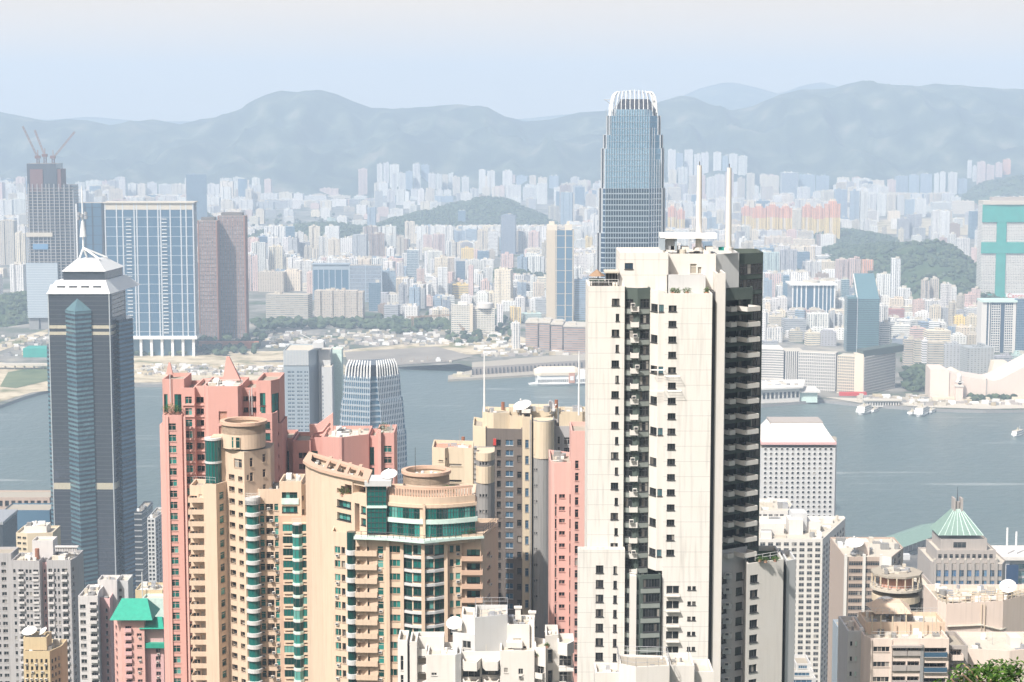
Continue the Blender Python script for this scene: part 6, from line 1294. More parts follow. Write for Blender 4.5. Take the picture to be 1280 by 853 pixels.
# right balconies: recess shade put in as dark wall and black backs, white fronts
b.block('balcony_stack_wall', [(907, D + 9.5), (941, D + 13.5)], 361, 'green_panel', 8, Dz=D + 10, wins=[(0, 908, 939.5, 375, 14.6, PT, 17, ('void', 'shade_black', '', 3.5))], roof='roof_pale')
for i in range(17):
    zz = b.z(389 + PT * i, D + 7); 
    for a, c, yy in ((919.5, 940.5, D + 7.2), (907.5, 916, D + 8.2)):
        kk_ = ('rb', a)
        if kk_ not in KITM: KITM[kk_] = balcony(b.x(c, yy) - b.x(a, yy), 1, 3.4 if a > 910 else 2.0, None, 'white_plain', rail=.6, slab=.3).mesh('balcony')
        inst('balcony', KITM[kk_], b.t, (b.x(a, yy) + (.6 if a > 910 else 0), D + (11.4 if a > 910 else 10.0), zz), .62)
k = MB(); k.box(b.x(907, D + 7), b.x(908, D + 7), D + 7.5, D + 12, b.z(690), b.z(361), 'cool_white'); k.build('party_wall', b.t)
# lower right wing
b.block('lower_right_wing', [(886, D + 6), (901, D + 7.5), (901.4, D + 9), (934, D + 13)], 690, 'cool_white', 10, Dz=D + 8, wins=[(0, 888, 898, 700, 9, 18.6, 12, W2), (2, 903, 909, 719, 8, 18.7, 9, W2), (2, 920.5, 929, 717, 9.5, 18.7, 9, WW)], roof='roof_pale')
for i in range(9):
    for a, yy, o in ((887, D + 6.2, 4), (909, D + 9.9, 11)): inst('balcony', KITM.setdefault(('lrb', a), balcony(1.5, 1, 1.1, None, 'cool_white', rail=.8).mesh('balcony')), b.t, (b.x(a, yy), yy, b.z(710 + o + 18.7 * i, yy)), 0)
    inst('air_conditioner', KITM[('acx',)], b.t, (b.x(911, D + 9), D + 8.3, b.z(720 + 18.7 * i, D + 8)), 0)
b.block('right_wing', [(934, D + 8), (979.5, D + 12)], 702, 'white_plain', 12, Dz=D + 10, wins=[(0, 938, 948, 717, 9.5, 18.7, 9, WW)], roof='near_hill')
b.block('right_end_wall', [(979.5, D + 14.5), (983.5, D + 15)], 704, 'dark_metal', 7, Dz=D + 14); b.block('right_end_wall', [(983.5, D + 13.5), (995, D + 15)], 702, 'cool_white', 8, Dz=D + 13, roof='roof_pale')
b.rail([(b.x(950, D + 9), D + 10.2), (b.x(978, D + 13), D + 13.4)], b.z(702, D + 10), 1.2)
# roof frame and masts
x0_, x1_ = b.x(829), b.x(901); z0_, z1_ = b.z(317), b.z(295.5)
k = MB(); k.box(x0_, x0_ + .9, D + 8, D + 12, z0_, z1_ - .9, 'cladding_blue'); k.box(x0_, x1_, D + 8, D + 12, z1_ - 1.0, z1_, 'white_metal'); k.box(x0_ + 2.8, x0_ + 3.2, D + 8.4, D + 11.6, z0_, z1_ - 1, 'cladding_blue'); k.build('roof_frame', b.t)
k = MB(); k.box(x0_ + .95, x0_ + 2.75, D + 9, D + 9.3, z0_, z1_ - 1, 'grey_metal'); k.build('plant_screen', b.t)
for a, yt_ in ((879, 204), (917, 207)):
    k = MB(); xx = b.x(a); k.cyl(xx, D + 10, b.z(318), b.z(yt_ + 5), .62, 'white_plain', r1=.42, n=12); k.cyl(xx, D + 10, b.z(yt_ + 5), b.z(yt_), .08, 'dark_metal', n=6); k.cyl(xx, D + 10, b.z(318), b.z(314), 1.0, 'white_plain', n=12); k.build('roof_mast', b.t)
k = MB(); k.box(b.x(905), b.x(917), D + 9.5, D + 11, b.z(318), b.z(314), 'green_net'); k.build('tarpaulin', b.t)
for a, y0, y1 in ((843, 312, 318), (857, 313, 318), (888, 313, 318)): k = MB(); k.box(b.x(a), b.x(a + 9), D + 9, D + 12, b.z(318), b.z(y0), 'white_plain'); k.build('roof_room', b.t)
# laundry frames and small brackets on the wall
for i, (a, y_) in enumerate(((822, 462), (841, 470), (821, 488), (843, 488))):
    k = MB(); xx = b.x(a); zz = b.z(y_); 
    for j in range(4): k.tube((xx - 1.2, D - .3 - .35 * j, zz), (xx + 1.4, D - .3 - .35 * j, zz), .035, 'white_metal', n=4)
    k.tube((xx - 1.2, D, zz), (xx - 1.2, D - 1.5, zz + .1), .04, 'white_metal', n=4); k.tube((xx + 1.4, D, zz), (xx + 1.4, D - 1.5, zz + .1), .04, 'white_metal', n=4); k.build('laundry_rack', b.t)
b.finish()
for i, (a, y_, r) in enumerate(((841, 363, 1.0), (847, 364, 1.2), (859, 363, 1.5), (883, 363, .9))): shrub(a, y_, D + 2.5, r * .62, ['leftmost', 'second', 'third and largest', 'rightmost'][i] + ' terrace shrub on the black and white tower roof', i, .6)
for i, (a, y_, r) in enumerate(((950, 698, .7), (957, 699, .6), (969, 698, .9))): shrub(a, y_, D + 9, r, ['left', 'middle', 'right'][i] + ' shrub on the low right wing of the black and white tower', i + 9, .5)

# ===== tall pink tower
D = 500; PP = 14.06; b = Bld('apartment_tower', 'tall salmon pink tower left of the cream tower, blank rounded shaft in its middle', 'apartment tower', 275, D, refy=500)
TW = ('w2', tg, 'pink_light', .35); DW = ('w2', dk, 'pink_light', .9); TT = ('w2', tg, 'dark_metal', .25)
b.block('left_edge_wing', [(199.5, D + 4), (206, D + 4)], 531, 'pink_light', 12)
b.block('left_bay', [(203, D + .5), (206, D), (227, D)], 519, 'pink_paint', 16, wins=[(1, 209.3, 219.6, 529.5, 8.6, PP, 30, TW)], roof='near_hill', par=.8)
b.block('left_wing', [(202.8, D + 3.5), (230, D + 3.5)], 474, 'pink_paint', 12, yb=521, Dz=D + 3.5, wins=[(0, 204.5, 209, 493, 22, 0, 1, TT), (0, 217.5, 226.3, 493, 22, 0, 1, TT)])
b.block('second_bay', [(227, D + 2.5), (243, D + 2.5)], 485, 'pink_paint', 14, Dz=D + 2.5, wins=[(0, 231, 239.5, 496, 9, PP + .3, 32, TW)])
b.block('third_bay', [(243, D + 4.5), (256, D + 4.5)], 482.5, 'pink_light', 14, Dz=D + 4.5, wins=[(0, 244.3, 254.3, 496.5, 7.5, PP + .3, 32, DW)])
cylp = [(255, D + 3), (256.5, D + .6), (260, D - .6), (297, D - .6), (300.5, D + .6), (302.5, D + 3)]
b.block('central_shaft', cylp, 482, 'pink_paint', 14, wins=[(2, 272.8, 283, 514.5, 12.5, 18.3, 9, ('w1', 'roof_red', 'pink_paint', .5))])
b.clutter(14, 12, big=.8); b.rail([(b.x(256), D + 2), (b.x(302), D + 2)], b.zt, 1.3)
b.block('right_bay', [(302, D + 4), (324, D + 4)], 485, 'pink_paint', 14, Dz=D + 4, wins=[(0, 304, 310, 495.5, 5.5, PP, 9, ('w2', dk, 'dark_metal', .6)), (0, 312.5, 321, 495.5, 5.5, PP, 9, ('w2', dk, 'dark_metal', .6))])
b.block('right_ledge', [(323.5, D + 1), (340, D + 1), (345.5, D + 3)], 517, 'pink_paint', 12, Dz=D + 1, wins=[(0, 329, 337.5, 527.5, 8.6, PP, 30, TT)], roof='roof_deck')
b.block('right_wing', [(320, D + 3.5), (338.5, D + 3.5), (349, D + 7)], 476, 'pink_paint', 12, Dz=D + 3.5, wins=[(0, 324.5, 331.5, 491.5, 15.5, 17, 2, TT), (1, 339.5, 348.5, 492, 37, 0, 1, TT)])
b.block('right_edge_wing', [(345, D + 5), (352.5, D + 7)], 531, 'pink_paint', 12, Dz=D + 5, wins=[(0, 346.3, 348.7, 540, 4.4, PP, 20, ('w1', dk, 'pink_paint', .3))])
for a in (207.5, 229): k = MB(); k.box(b.x(a), b.x(a) + .5, D - .35, D + .2, b.gz, b.z(521), 'pink_light'); k.build('pilaster', b.t)
for i in range(28):
    for a, c, dd in ((228, 243, 2.5), (243.5, 255.5, 4.5)): zz = b.z(507 + (PP + .3) * i, D + dd); k = MB() if ('pl', a) not in KITM else None; inst('floor_ledge', KITM.setdefault(('pl', a), MB().box(0, b.x(c, D + dd) - b.x(a, D + dd), -.35, .01, 0, .45, 'pink_light').mesh('floor_ledge')), b.t, (b.x(a, D + dd), D + dd, zz), 0)
k = MB(); c0 = (b.x(282), D + 10); k.frustum([(c0[0] - 2, c0[1] - 1), (c0[0] + 2.6, c0[1] - 1), (c0[0] + 2.6, c0[1] + 1), (c0[0] - 2, c0[1] + 1)], b.z(482), [(c0[0] - 1.0, c0[1] - .4), (c0[0] - .3, c0[1] - .4), (c0[0] - .3, c0[1] + .4), (c0[0] - 1.0, c0[1] + .4)], b.z(452), 'pink_paint'); k.build('roof_fin', b.t)
k = MB(); c0 = (b.x(204), D + 12); k.frustum([(c0[0] - 1.2, c0[1] - .5), (c0[0] + .6, c0[1] - .5), (c0[0] + .6, c0[1] + .5), (c0[0] - 1.2, c0[1] + .5)], b.z(476), [(c0[0] - .5, c0[1] - .3), (c0[0] - .1, c0[1] - .3), (c0[0] - .1, c0[1] + .3), (c0[0] - .5, c0[1] + .3)], b.z(461), 'pink_paint'); k.build('roof_fin', b.t)
for a, y_ in ((210.5, 470), (310, 490), (313, 486)): k = MB(); k.tube((b.x(a), D + 3, b.z(y_ + 35)), (b.x(a), D + 3, b.z(y_)), .12, 'cool_white'); k.build('antenna', b.t)
b.finish()
for i, (a, r) in enumerate(((208, 1.3), (214, 2.0), (222, 1.3))): shrub(a, 512 - r, D + 1.5, r, ['left low', 'middle tall', 'right low'][i] + ' green shrub on the left ledge of the tall pink tower', i + 30, 1.2)

# ===== lower pink tower
D = 512; b = Bld('apartment_tower', 'lower pink tower behind the cream roofs, with stepped gable fin and rounded shaft', 'apartment tower', 430, D, refy=570)
b.block('link_wing', [(350, D + 6), (366, D + 6)], 548, 'pink_paint', 14, Dz=D + 6, wins=[(0, 353, 361, 564, 24, 28, 3, TT)])
b.block('left_bay', [(366, D + 3), (388, D + 3)], 551, 'pink_paint', 14, Dz=D + 3, wins=[(0, 373, 383.5, 566, 7.5, 14, 6, ('w2', dk, 'pink_light', .4)), (0, 388.5, 389, 566, 7.5, 14, 0, TT)])
b.block('step_bay', [(388, D + 5), (403, D + 5)], 547, 'pink_paint', 14, Dz=D + 5, wins=[(0, 389.5, 397, 564, 13, 14.5, 5, TT)])
shaft = [(403, D + 1), (424, D - .2), (427, D - .2), (430, D + .5), (461, D + 5)]
b.block('central_shaft', shaft, 547, 'pink_paint', 14, Dz=D, roof='roof_pale'); b.clutter(14, 6, big=.8)
b.block('right_bay', [(461, D + 6), (471, D + 6)], 545, 'pink_paint', 12, Dz=D + 6, wins=[(0, 462, 467.5, 559, 22, 26, 5, TT)])
b.block('right_wing', [(470, D + 4), (492.5, D + 4)], 541.5, 'pink_paint', 14, Dz=D + 4, wins=[(0, 479.5, 489.5, 557.5, 8, 13.8, 9, ('w2', tg, 'pink_light', .3))]); b.clutter(4, 9, big=.8)
k = MB(); k.box(b.x(472), b.x(475.5), D + 2.6, D + 4, b.gz, b.z(540), 'pink_light'); k.build('pilaster', b.t)
k = MB(); Y = D + 10; pts = [(388, 552), (387, 531), (397, 531), (416.5, 516.5), (416.5, 552)]; v = [(b.x(a, Y), Y, b.z(y_, Y)) for a, y_ in pts]; v += [(p[0], p[1] + 1.5, p[2]) for p in v]; n = 5; k.add(v, [(0, 4, 3, 2, 1), (5, 6, 7, 8, 9)] + [(i, (i + 1) % n, n + (i + 1) % n, n + i) for i in range(n)], 'pink_light'); f_ = k.build('gable_fin', b.t)
for j, (y0, y1) in enumerate(((541, 528), (546, 534))): k = MB(); k.tube((b.x(393 + j, Y), Y - .15, b.z(y0, Y)), (b.x(404, Y), Y - .15, b.z(y0 - 2, Y)), .3, 'pink_paint'); k.tube((b.x(404, Y), Y - .15, b.z(y0 - 2, Y)), (b.x(412, Y), Y - .15, b.z(y1, Y)), .3, 'pink_paint'); k.build('fin_moulding', b.t)
b.finish(); shrub(479.5, 535, D + 8, 1.9, 'round green bush on the roof of the lower pink tower', 44, 1.6)

# ===== cream tower with the drum
D = 484; PC = 15.05; b = Bld('apartment_tower', 'cream tower with a round drum top and green glass corner bay, before the pink tower', 'apartment tower', 300, D, refy=580)
CW = ('w2', tg, 'cream_paint', .3); CD = ('w1', dk, 'cream_paint', .8)
def arcpts(cx, D0, r, a0, a1, n): return [(cx + r * math.cos(R(a0 + (a1 - a0) * i / n)), D0 + r * F ** 0 * math.sin(R(a0 + (a1 - a0) * i / n)) * D0 / F) for i in range(n + 1)]
b.block('corner_shaft', [(278, D + 5), (284, D + 3.4), (305, D), (338, D + 5.6)], 562, 'cream_paint', 8, wins=[(1, 292, 302, 573.5, 11, 0, 1, ('w2', dk, 'cream_paint', .4)), (1, 285.5, 292.5, 594, 6.5, PC, 18, CD), (1, 297, 302.5, 595, 5.8, PC, 18, CD), (2, 312, 316, 571.5, 11, 18, 2, ('w1', dk, 'cream_paint', .3)), (2, 328, 332, 569, 10, 19, 3, ('w1', dk, 'cream_paint', .3)), (2, 308, 311, 592, 6.5, 0, 1, ('w1', dk, 'cream_paint', .3))], par=0)
cxd, cyd, rd = b.x(304.5, D + 6, 540), D + 6, (b.x(332) - b.x(277)) / 2
k = MB(); zz0, zz1 = b.z(563), b.z(532); n = 40; P = [(cxd + rd * math.cos(2 * math.pi * i / n), cyd + rd * math.sin(2 * math.pi * i / n)) for i in range(n)]; k.prism(P, zz0, zz1, 'cream_paint', top=False); k.prism([(cxd + (rd - .1) * math.cos(2 * math.pi * i / n), cyd + (rd - .1) * math.sin(2 * math.pi * i / n)) for i in range(n)], zz1 - 2.6, zz1 - 2.5, 'roof_deck'); k.build('drum', b.t)
k = MB(); k.ring(cxd, cyd, zz1 - .35, zz1 + .4, rd + .45, rd - .7, 'peach_trim', 40); k.ring(cxd, cyd, zz1 - 2.6, zz1 - .35, rd, rd - .35, 'cream_paint', 40); k.build('drum_rim', b.t)
inst('window', unit('w2', 2.3, 2.8, .1, tg, 'cream_paint').mesh('window'), b.t, (b.x(288.5, D - 1), cyd - rd * .92, b.z(561)), -.28)
k = MB(); k.cyl(cxd - 1, cyd, zz1 - 2.5, zz1 - .6, .8, 'white_metal'); k.build('water_tank', b.t)
# green glazed corner
gx, gy, gr = b.x(265.5, D + 2, 575), D + 3.5, (b.x(275.5) - b.x(256)) / 2
for y0, y1 in ((582, 553), (606, 582)):
    k = MB(); k.cyl(gx, gy, b.z(y0), b.z(y1), gr, tg, n=16); o_ = k.build('glazed_bay', b.t)
    for i in range(16): k = MB(); a = i * math.pi / 8; k.tube((gx + (gr + .02) * math.cos(a), gy + (gr + .02) * math.sin(a), b.z(y0)), (gx + (gr + .02) * math.cos(a), gy + (gr + .02) * math.sin(a), b.z(y1)), .07, 'dark_metal', n=4); k.build('mullion', o_)
for y_ in (550, 579): k = MB(); k.cyl(gx, gy, b.z(y_ + 2.6), b.z(y_), gr + .25, 'cool_white', n=20); k.build('bay_ring', b.t)
k = MB(); k.prism([(gx - .5, gy - 1), (b.x(283), gy + 1), (b.x(283), gy + 5), (gx - .5, gy + 4)], b.z(606), b.z(549), 'cream_paint'); k.build('bay_link', b.t)
b.block('left_wing', [(254, D + .5), (270, D - .3), (284, D + 4)], 604, 'cream_paint', 12, wins=[(1, 274, 279.5, 615, 9, PC, 17, ('w1', tg, 'cream_paint', .3))], roof='roof_deck')
b.rail([(b.x(240), D + 1), (b.x(254), D + 1), (b.x(269), D)], b.z(604), 1.4, 'cool_white')
b.block('balcony_wing', [(237, D + 5), (254.5, D + 4.4)], 608, 'cream_paint', 9, Dz=D + 4, wins=[(0, 238.5, 246, 620, 7, 14.75, 17, ('w2', dk, 'cream_paint', .3)), (0, 248, 252.5, 618, 8, 14.75, 17, ('w1', 'roof_pale', 'cream_paint', .3))])
for i in range(17): inst('balcony', KITM.setdefault(('cb',), balcony(b.x(254.2) - b.x(232.5), 1, 3.4, None, 'cream_paint', rail=.9, slab=.35).mesh('balcony')), b.t, (b.x(233), D + 5.0, b.z(625.5 + 14.75 * i, D + 3)), 0)
# round green balcony stack
rx_, ry_, rr_ = b.x(314.3, D - 1, 640), D + 1.0, (b.x(322.8) - b.x(306)) / 2
k = MB(); k.cyl(rx_, ry_, b.gz, b.z(624), rr_ - .15, tg, n=18); o_ = k.build('round_bay', b.t)
for i in range(17):
    zz = b.z(629.5 + PC * i); inst('balcony', KITM.setdefault(('rbal',), MB().cyl(0, 0, -.2, .75, rr_ + .35, 'cool_white', n=20).mesh('balcony')), b.t, (rx_, ry_, zz), 0)
k = MB(); k.cyl(rx_, ry_, b.z(630), b.z(622), rr_ + .35, 'cool_white', n=20); k.build('bay_top', b.t); b.rail([(rx_ + (rr_ + .2) * math.cos(R(a)), ry_ + (rr_ + .2) * math.sin(R(a))) for a in range(180, 361, 30)], b.z(622), 1.1)
for k_ in range(10): pass
b.block('right_wing', [(322, D + 2.2), (350, D + 2.2)], 612, 'cream_paint', 10, Dz=D + 2, wins=[(0, 324, 330, 630, 8.5, PC, 16, ('w1', tg, 'cream_paint', .4, 'ac')), (0, 331.5, 341, 630, 8.5, PC, 16, ('w2', dk, 'cream_paint', 1.0)), (0, 342.5, 347.5, 630, 8.5, PC, 16, ('w1', tg, 'cream_paint', .3, 'ac'))]); b.clutter(3, 3, big=.7)
for i in range(16): inst('air_conditioner', KITM[('acx',)], b.t, (b.x(332 + (i * 3) % 8), D + 1.7, b.z(630 + PC * i + 9.0)), 0)
b.finish()

# ===== teal bay block
D = 470; PJ = 15.2; b = Bld('apartment_tower', 'cream block with stacked teal bay windows and a shaded brown right side', 'apartment tower', 372, D, refy=640)
b.block('upper_block', [(349, D + 2), (376.5, D + 2)], 602, 'cream_paint', 10, Dz=D + 2, yb=662, wins=[(0, 352, 371.5, 615.5, 9, 0, 1, ('w4', tg, 'dark_metal', .5)), (0, 352, 371.5, 633, 8, 0, 1, ('w4', tg, 'dark_metal', .5)), (0, 349.9, 350.6, 640, 8, 0, 0, CW)]); b.clutter(3, 14, big=.8)
k = MB(); k.box(b.x(351), b.x(372.5), D + 1.7, D + 2.05, b.z(632.5), b.z(625), 'pale_mint'); k.build('spandrel', b.t)
b.block('upper_side', [(376.5, D + 3), (386, D + 5)], 606, 'cream_paint', 9, Dz=D + 3, yb=660, wins=[(0, 377.5, 380, 619, 6, 17, 2, ('w1', dk, 'cream_paint', .4))])
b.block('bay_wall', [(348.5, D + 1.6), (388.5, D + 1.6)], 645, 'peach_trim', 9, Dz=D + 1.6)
b.block('shaded_side', [(388.2, D + 1.5), (389.5, D + 2.4), (414.5, D + 14)], 647, 'peach_trim', 6, Dz=D + 2, wins=[(1, 403, 410.5, 673, 8, PJ, 16, ('w1', dk, 'peach_trim', .35)), (1, 396, 400, 660, 5, PJ, 16, ('w1', 'roof_deck', 'peach_trim', .2))]); b.clutter(2, 5, big=.7)  # shade of the turned-away side is put into its peach colour
for i in range(17):
    zt_ = b.z(656 + PJ * i)
    for a, c, dd in ((353, 365, 0), (376.5, 389, 0)):
        kk_ = ('tb', a)
        if kk_ not in KITM:
            w_ = b.x(c) - b.x(a); q = MB(); q.box(0, w_, -.9, .5, -1.75, 0, tg); q.box(-.1, w_ + .1, -1.05, .5, 0, .28, 'cream_paint'); q.box(-.1, w_ + .1, -1.05, .5, -2.3, -1.75, 'cream_paint')
            for j in range(4): q.box(w_ * j / 3 - .05, w_ * j / 3 + .05, -.96, -.9, -1.75, 0, 'dark_metal')
            KITM[kk_] = q.mesh('bay_window')
        inst('bay_window', KITM[kk_], b.t, (b.x(a), D + 1.5, zt_), 0)
    kk_ = ('tbm',)
    if kk_ not in KITM:
        w_ = b.x(377) - b.x(364.5); q = MB(); A = [(0, .5), (0.1, -1.2), (w_ * .3, -1.9), (w_ * .7, -1.9), (w_ - .1, -1.2), (w_, .5)]; q.prism(A, -2.35, -.1, tg); q.prism(inset(A, -.12), -.1, .22, 'cool_white', bottom=True); q.prism(inset(A, -.15), -2.9, -2.35, 'pale_mint', bottom=True)
        for p in A[1:5]: q.tube((*p, -1.9), (*p, -.1), .06, 'dark_metal', n=4)
        KITM[kk_] = q.mesh('bay_window')
    inst('bay_window', KITM[kk_], b.t, (b.x(364.7), D + 1.5, zt_ + .0), 0)
b.rail([(b.x(365), D - .2), (b.x(376), D - .2)], b.z(655) + .2, 1.1, 'cool_white'); b.finish(); shrub(393, 641, D + 4, .9, 'small bright shrub at the top corner of the shaded brown side', 51, .8)

# ===== curved green glass block
D = 438; PK = 17.25; b = Bld('apartment_tower', 'curved cream block with green glass bands, rooftop pergola and round drum', 'apartment tower', 520, D, refy=640)
# broad wall with the sweeping roof frame
VA = ('void', 'shade_black', '', 3.5)  # black backs stand in for the shade inside the arch
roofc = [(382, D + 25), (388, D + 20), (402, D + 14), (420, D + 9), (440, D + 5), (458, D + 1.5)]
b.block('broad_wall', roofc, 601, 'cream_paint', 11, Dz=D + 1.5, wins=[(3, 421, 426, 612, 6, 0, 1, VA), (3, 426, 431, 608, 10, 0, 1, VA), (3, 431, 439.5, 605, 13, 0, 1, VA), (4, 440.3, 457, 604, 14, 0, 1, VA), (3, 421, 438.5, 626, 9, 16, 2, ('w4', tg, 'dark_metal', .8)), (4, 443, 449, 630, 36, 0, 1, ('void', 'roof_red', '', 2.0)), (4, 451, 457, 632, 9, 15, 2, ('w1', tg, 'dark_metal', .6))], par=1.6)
poly_ = b.poly; zt_ = b.zt
k = MB(); ins = inset(poly_, 1.3)
for e in range(len(poly_)):
    f = (e + 1) % len(poly_); o1 = inset(poly_, -.6)
    k.add([(*o1[e], zt_ - .25), (*o1[f], zt_ - .25), (*o1[f], zt_ + .4), (*o1[e], zt_ + .4), (*ins[e], zt_ + .4), (*ins[f], zt_ + .4), (*ins[f], zt_ - .25), (*ins[e], zt_ - .25)], [(0, 1, 2, 3), (3, 2, 5, 4), (4, 5, 6, 7), (7, 6, 1, 0)], 'peach_trim')
k.build('roof_cornice', b.t)
for a, d0 in ((398, 16), (413, 11.5), (428, 7.5), (443, 5)): k = MB(); xx = b.x(a); k.box(xx - .4, xx + .4, D + d0, D + d0 + 16, zt_ - .4, zt_ + .2, 'peach_trim'); k.build('roof_beam', b.t)
b.clutter(6, 5, poly=poly_, zt=zt_, par=1.6, big=.8)
# glazed stair tower
k = MB(); xa, xb = b.x(458.5), b.x(482.5); k.box(xa, xb, D + 1.2, D + 6, b.z(668), b.z(609), tg); o_ = k.build('glazed_tower', b.t)
for i in range(6): k = MB(); xx = xa + (xb - xa) * i / 5; k.box(xx - .06, xx + .06, D + 1.1, D + 1.22, b.z(668), b.z(609), 'dark_metal'); k.build('mullion', o_)
for i in range(10): k = MB(); zz = b.z(668) + (b.z(609) - b.z(668)) * i / 9; k.box(xa, xb, D + 1.08, D + 1.2, zz - .05, zz + .05, 'dark_metal'); k.build('transom', o_)
k = MB(); k.box(xa - .15, xb + .15, D + .9, D + 6.2, b.z(636.5), b.z(633.5), 'pale_mint'); k.build('glass_band', b.t)
k = MB(); k.box(xa - .5, b.x(489), D + .5, D + 8, b.z(608.8), b.z(602), 'cool_white'); k.build('tower_cap', b.t)
# curved upper floors
def arc(x0, x1, bul, n=12, dd=0): return [(x0 + (x1 - x0) * i / n, D + dd - bul * math.sin(math.pi * i / n)) for i in range(n + 1)]
up = arc(483, 594, 3.2, 16, 2.2)
b.block('upper_floors', up, 621, 'cream_paint', 13, Dz=D, yb=680, roof='roof_pale', par=.2)
up_poly = b.poly
for y0, y1 in ((635.5, 648), (654, 670)):
    for e in range(16):
        A, B_ = up_poly[e], up_poly[e + 1]; m0 = (Vector(A) * .97 + Vector(B_) * .03); m1 = (Vector(A) * .03 + Vector(B_) * .97); nn = Vector((B_[1] - A[1], A[0] - B_[0])).normalized()
        if e == 6: continue
        q = MB(); p0, p1 = m0 + nn * .10, m1 + nn * .10; q.add([(*p0, b.z(y1)), (*p1, b.z(y1)), (*p1, b.z(y0)), (*p0, b.z(y0))], [(0, 1, 2, 3)], tg); pm_ = (p0 + p1) / 2 + nn * .03; q.tube((*pm_, b.z(y1)), (*pm_, b.z(y0)), .05, 'dark_metal', n=4); q.tube((*(p0 + nn * .03), b.z(y1)), (*(p0 + nn * .03), b.z(y0)), .05, 'dark_metal', n=4)
        h_ = b.z(y1) + (b.z(y0) - b.z(y1)) * .62; q.tube((*(p0 + nn * .03), h_), (*(p1 + nn * .03), h_), .04, 'dark_metal', n=4); q.build('window', b.t)
def shelf(poly_front, z0, z1, out, mat, nm='curved_ledge', back=6):
    P = [(a, c) for a, c in poly_front]; outp = inset(P + [(P[-1][0], P[-1][1] + back), (P[0][0], P[0][1] + back)], -out); k = MB(); k.prism(outp, z0, z1, mat, bottom=True); return k.build(nm, b.t)
fr = up_poly[:17]
shelf(fr, b.z(654), b.z(648.6), .5, 'pale_mint'); shelf(fr, b.z(634), b.z(630), .35, 'cream_paint')
k = MB(); k.box(b.x(529), b.x(532), D - 1.7, D + 1, b.z(672), b.z(630), 'cream_paint'); k.build('pier', b.t)
# pergola
pg = inset(up_poly, .5); pz0, pz1 = b.z(628), b.z(612)
for e in range(16):
    for q in (0, .5): p = Vector(pg[e]).lerp(Vector(pg[e + 1]), q); k = MB(); k.box(p.x - .22, p.x + .22, p.y - .22, p.y + .22, pz0, pz1, 'peach_trim'); k.build('pergola_post', b.t)
k = MB(); 
for e in range(16): a, c = pg[e], pg[e + 1]; i1, i2 = inset(pg, 1.0)[e], inset(pg, 1.0)[e + 1]; k.add([(*a, pz1), (*c, pz1), (*c, pz1 + .5), (*a, pz1 + .5), (*i1, pz1), (*i2, pz1), (*i2, pz1 + .5), (*i1, pz1 + .5)], [(0, 1, 2, 3), (3, 2, 6, 7), (7, 6, 5, 4), (0, 4, 5, 1)], 'peach_trim')
k.build('pergola_beam', b.t)
# drum on the roof
cxd, cyd, rd = b.x(532.5, D + 8, 600), D + 9, (b.x(562) - b.x(503)) / 2; z0_, z1_ = b.z(617), b.z(589, D + 9); n = 40
k = MB(); P = [(cxd + rd * math.cos(2 * math.pi * i / n), cyd + rd * math.sin(2 * math.pi * i / n)) for i in range(n)]; k.prism(P, z0_, z1_, 'cream_paint', top=False); k.prism([(cxd + (rd - .1) * math.cos(2 * math.pi * i / n), cyd + (rd - .1) * math.sin(2 * math.pi * i / n)) for i in range(n)], z1_ - 2.4, z1_ - 2.3, 'roof_deck'); k.build('drum', b.t)
k = MB(); k.ring(cxd, cyd, z1_ - .35, z1_ + .35, rd + .4, rd - .6, 'peach_trim', 40); k.ring(cxd, cyd, z1_ - 2.4, z1_ - .35, rd, rd - .3, 'cream_paint', 40); k.build('drum_rim', b.t)
for i in range(6): k = MB(); a = i; k.cyl(cxd + 2.2 * math.cos(a), cyd + 1.8 * math.sin(a), z1_ - 2.3, z1_ - .3, .4, 'white_metal', n=8); k.build('roof_unit', b.t)
k = MB(); k.tube((cxd - 2.5, cyd, z1_ - 2), (cxd - 2.5, cyd, z1_ + 5.5), .06, 'dark_metal'); k.build('antenna', b.t)
# main lower body: wings, arcs, columns
lw = [(414, D + 5), (443, D + 2.5), (484, D + 1)]
b.block('left_wing', lw, 668, 'cream_paint', 12, Dz=D + 2, wins=[(0, 418, 425, 684, 8.5, PK, 12, ('w2', tg, 'cream_paint', .3, 'ac')), (0, 426.5, 431, 684, 8.5, PK, 12, ('w1', dk, 'cream_paint', .5)), (1, 445.5, 461, 684, 9.5, PK, 12, ('w3', tg, 'cream_paint', 1.5)), (1, 471.5, 479, 682.5, 9.5, PK, 12, ('w1', tg, 'cream_paint', .25, 'ac'))], roof='roof_deck')
for i in range(11):
    inst('balcony', KITM.setdefault(('klb',), balcony(b.x(470) - b.x(443.5), 1, 1.7, None, 'cream_paint', rail=.95, slab=.3).mesh('balcony')), b.t, (b.x(443.8), D + 2.6, b.z(695 + PK * i)), -.06)
    inst('corner_balcony', KITM.setdefault(('kcb',), MB().cyl(0, 0, -.25, .8, 1.35, 'cool_white', n=16).mesh('corner_balcony')), b.t, (b.x(437.5), D + 2.6, b.z(695 + PK * i)), 0)
k = MB(); k.cyl(b.x(437.5), D + 2.8, b.gz, b.z(668), 1.05, tg, n=14); k.build('glazed_bay', b.t)
mid = [(484, D + 1)] + [(502 + (556 - 502) * i / 4, D + .6 - 2.4 * math.sin(math.pi * i / 4)) for i in range(5)] + [(560, D + 1.2), (577, D + 1.6)]
wn = [(0, 485.5, 500, 682.5, 8.5, PK, 12, ('w3', tg, 'peach_trim', .3))]
for e in range(1, 5):
    a, c = mid[e][0], mid[e + 1][0]; wn.append((e, a + (.2 if e != 3 else 2.0), c - (.2 if e != 2 else 2.0), 681, 12, PK, 12, ('w2', tg, 'dark_metal', .2)))
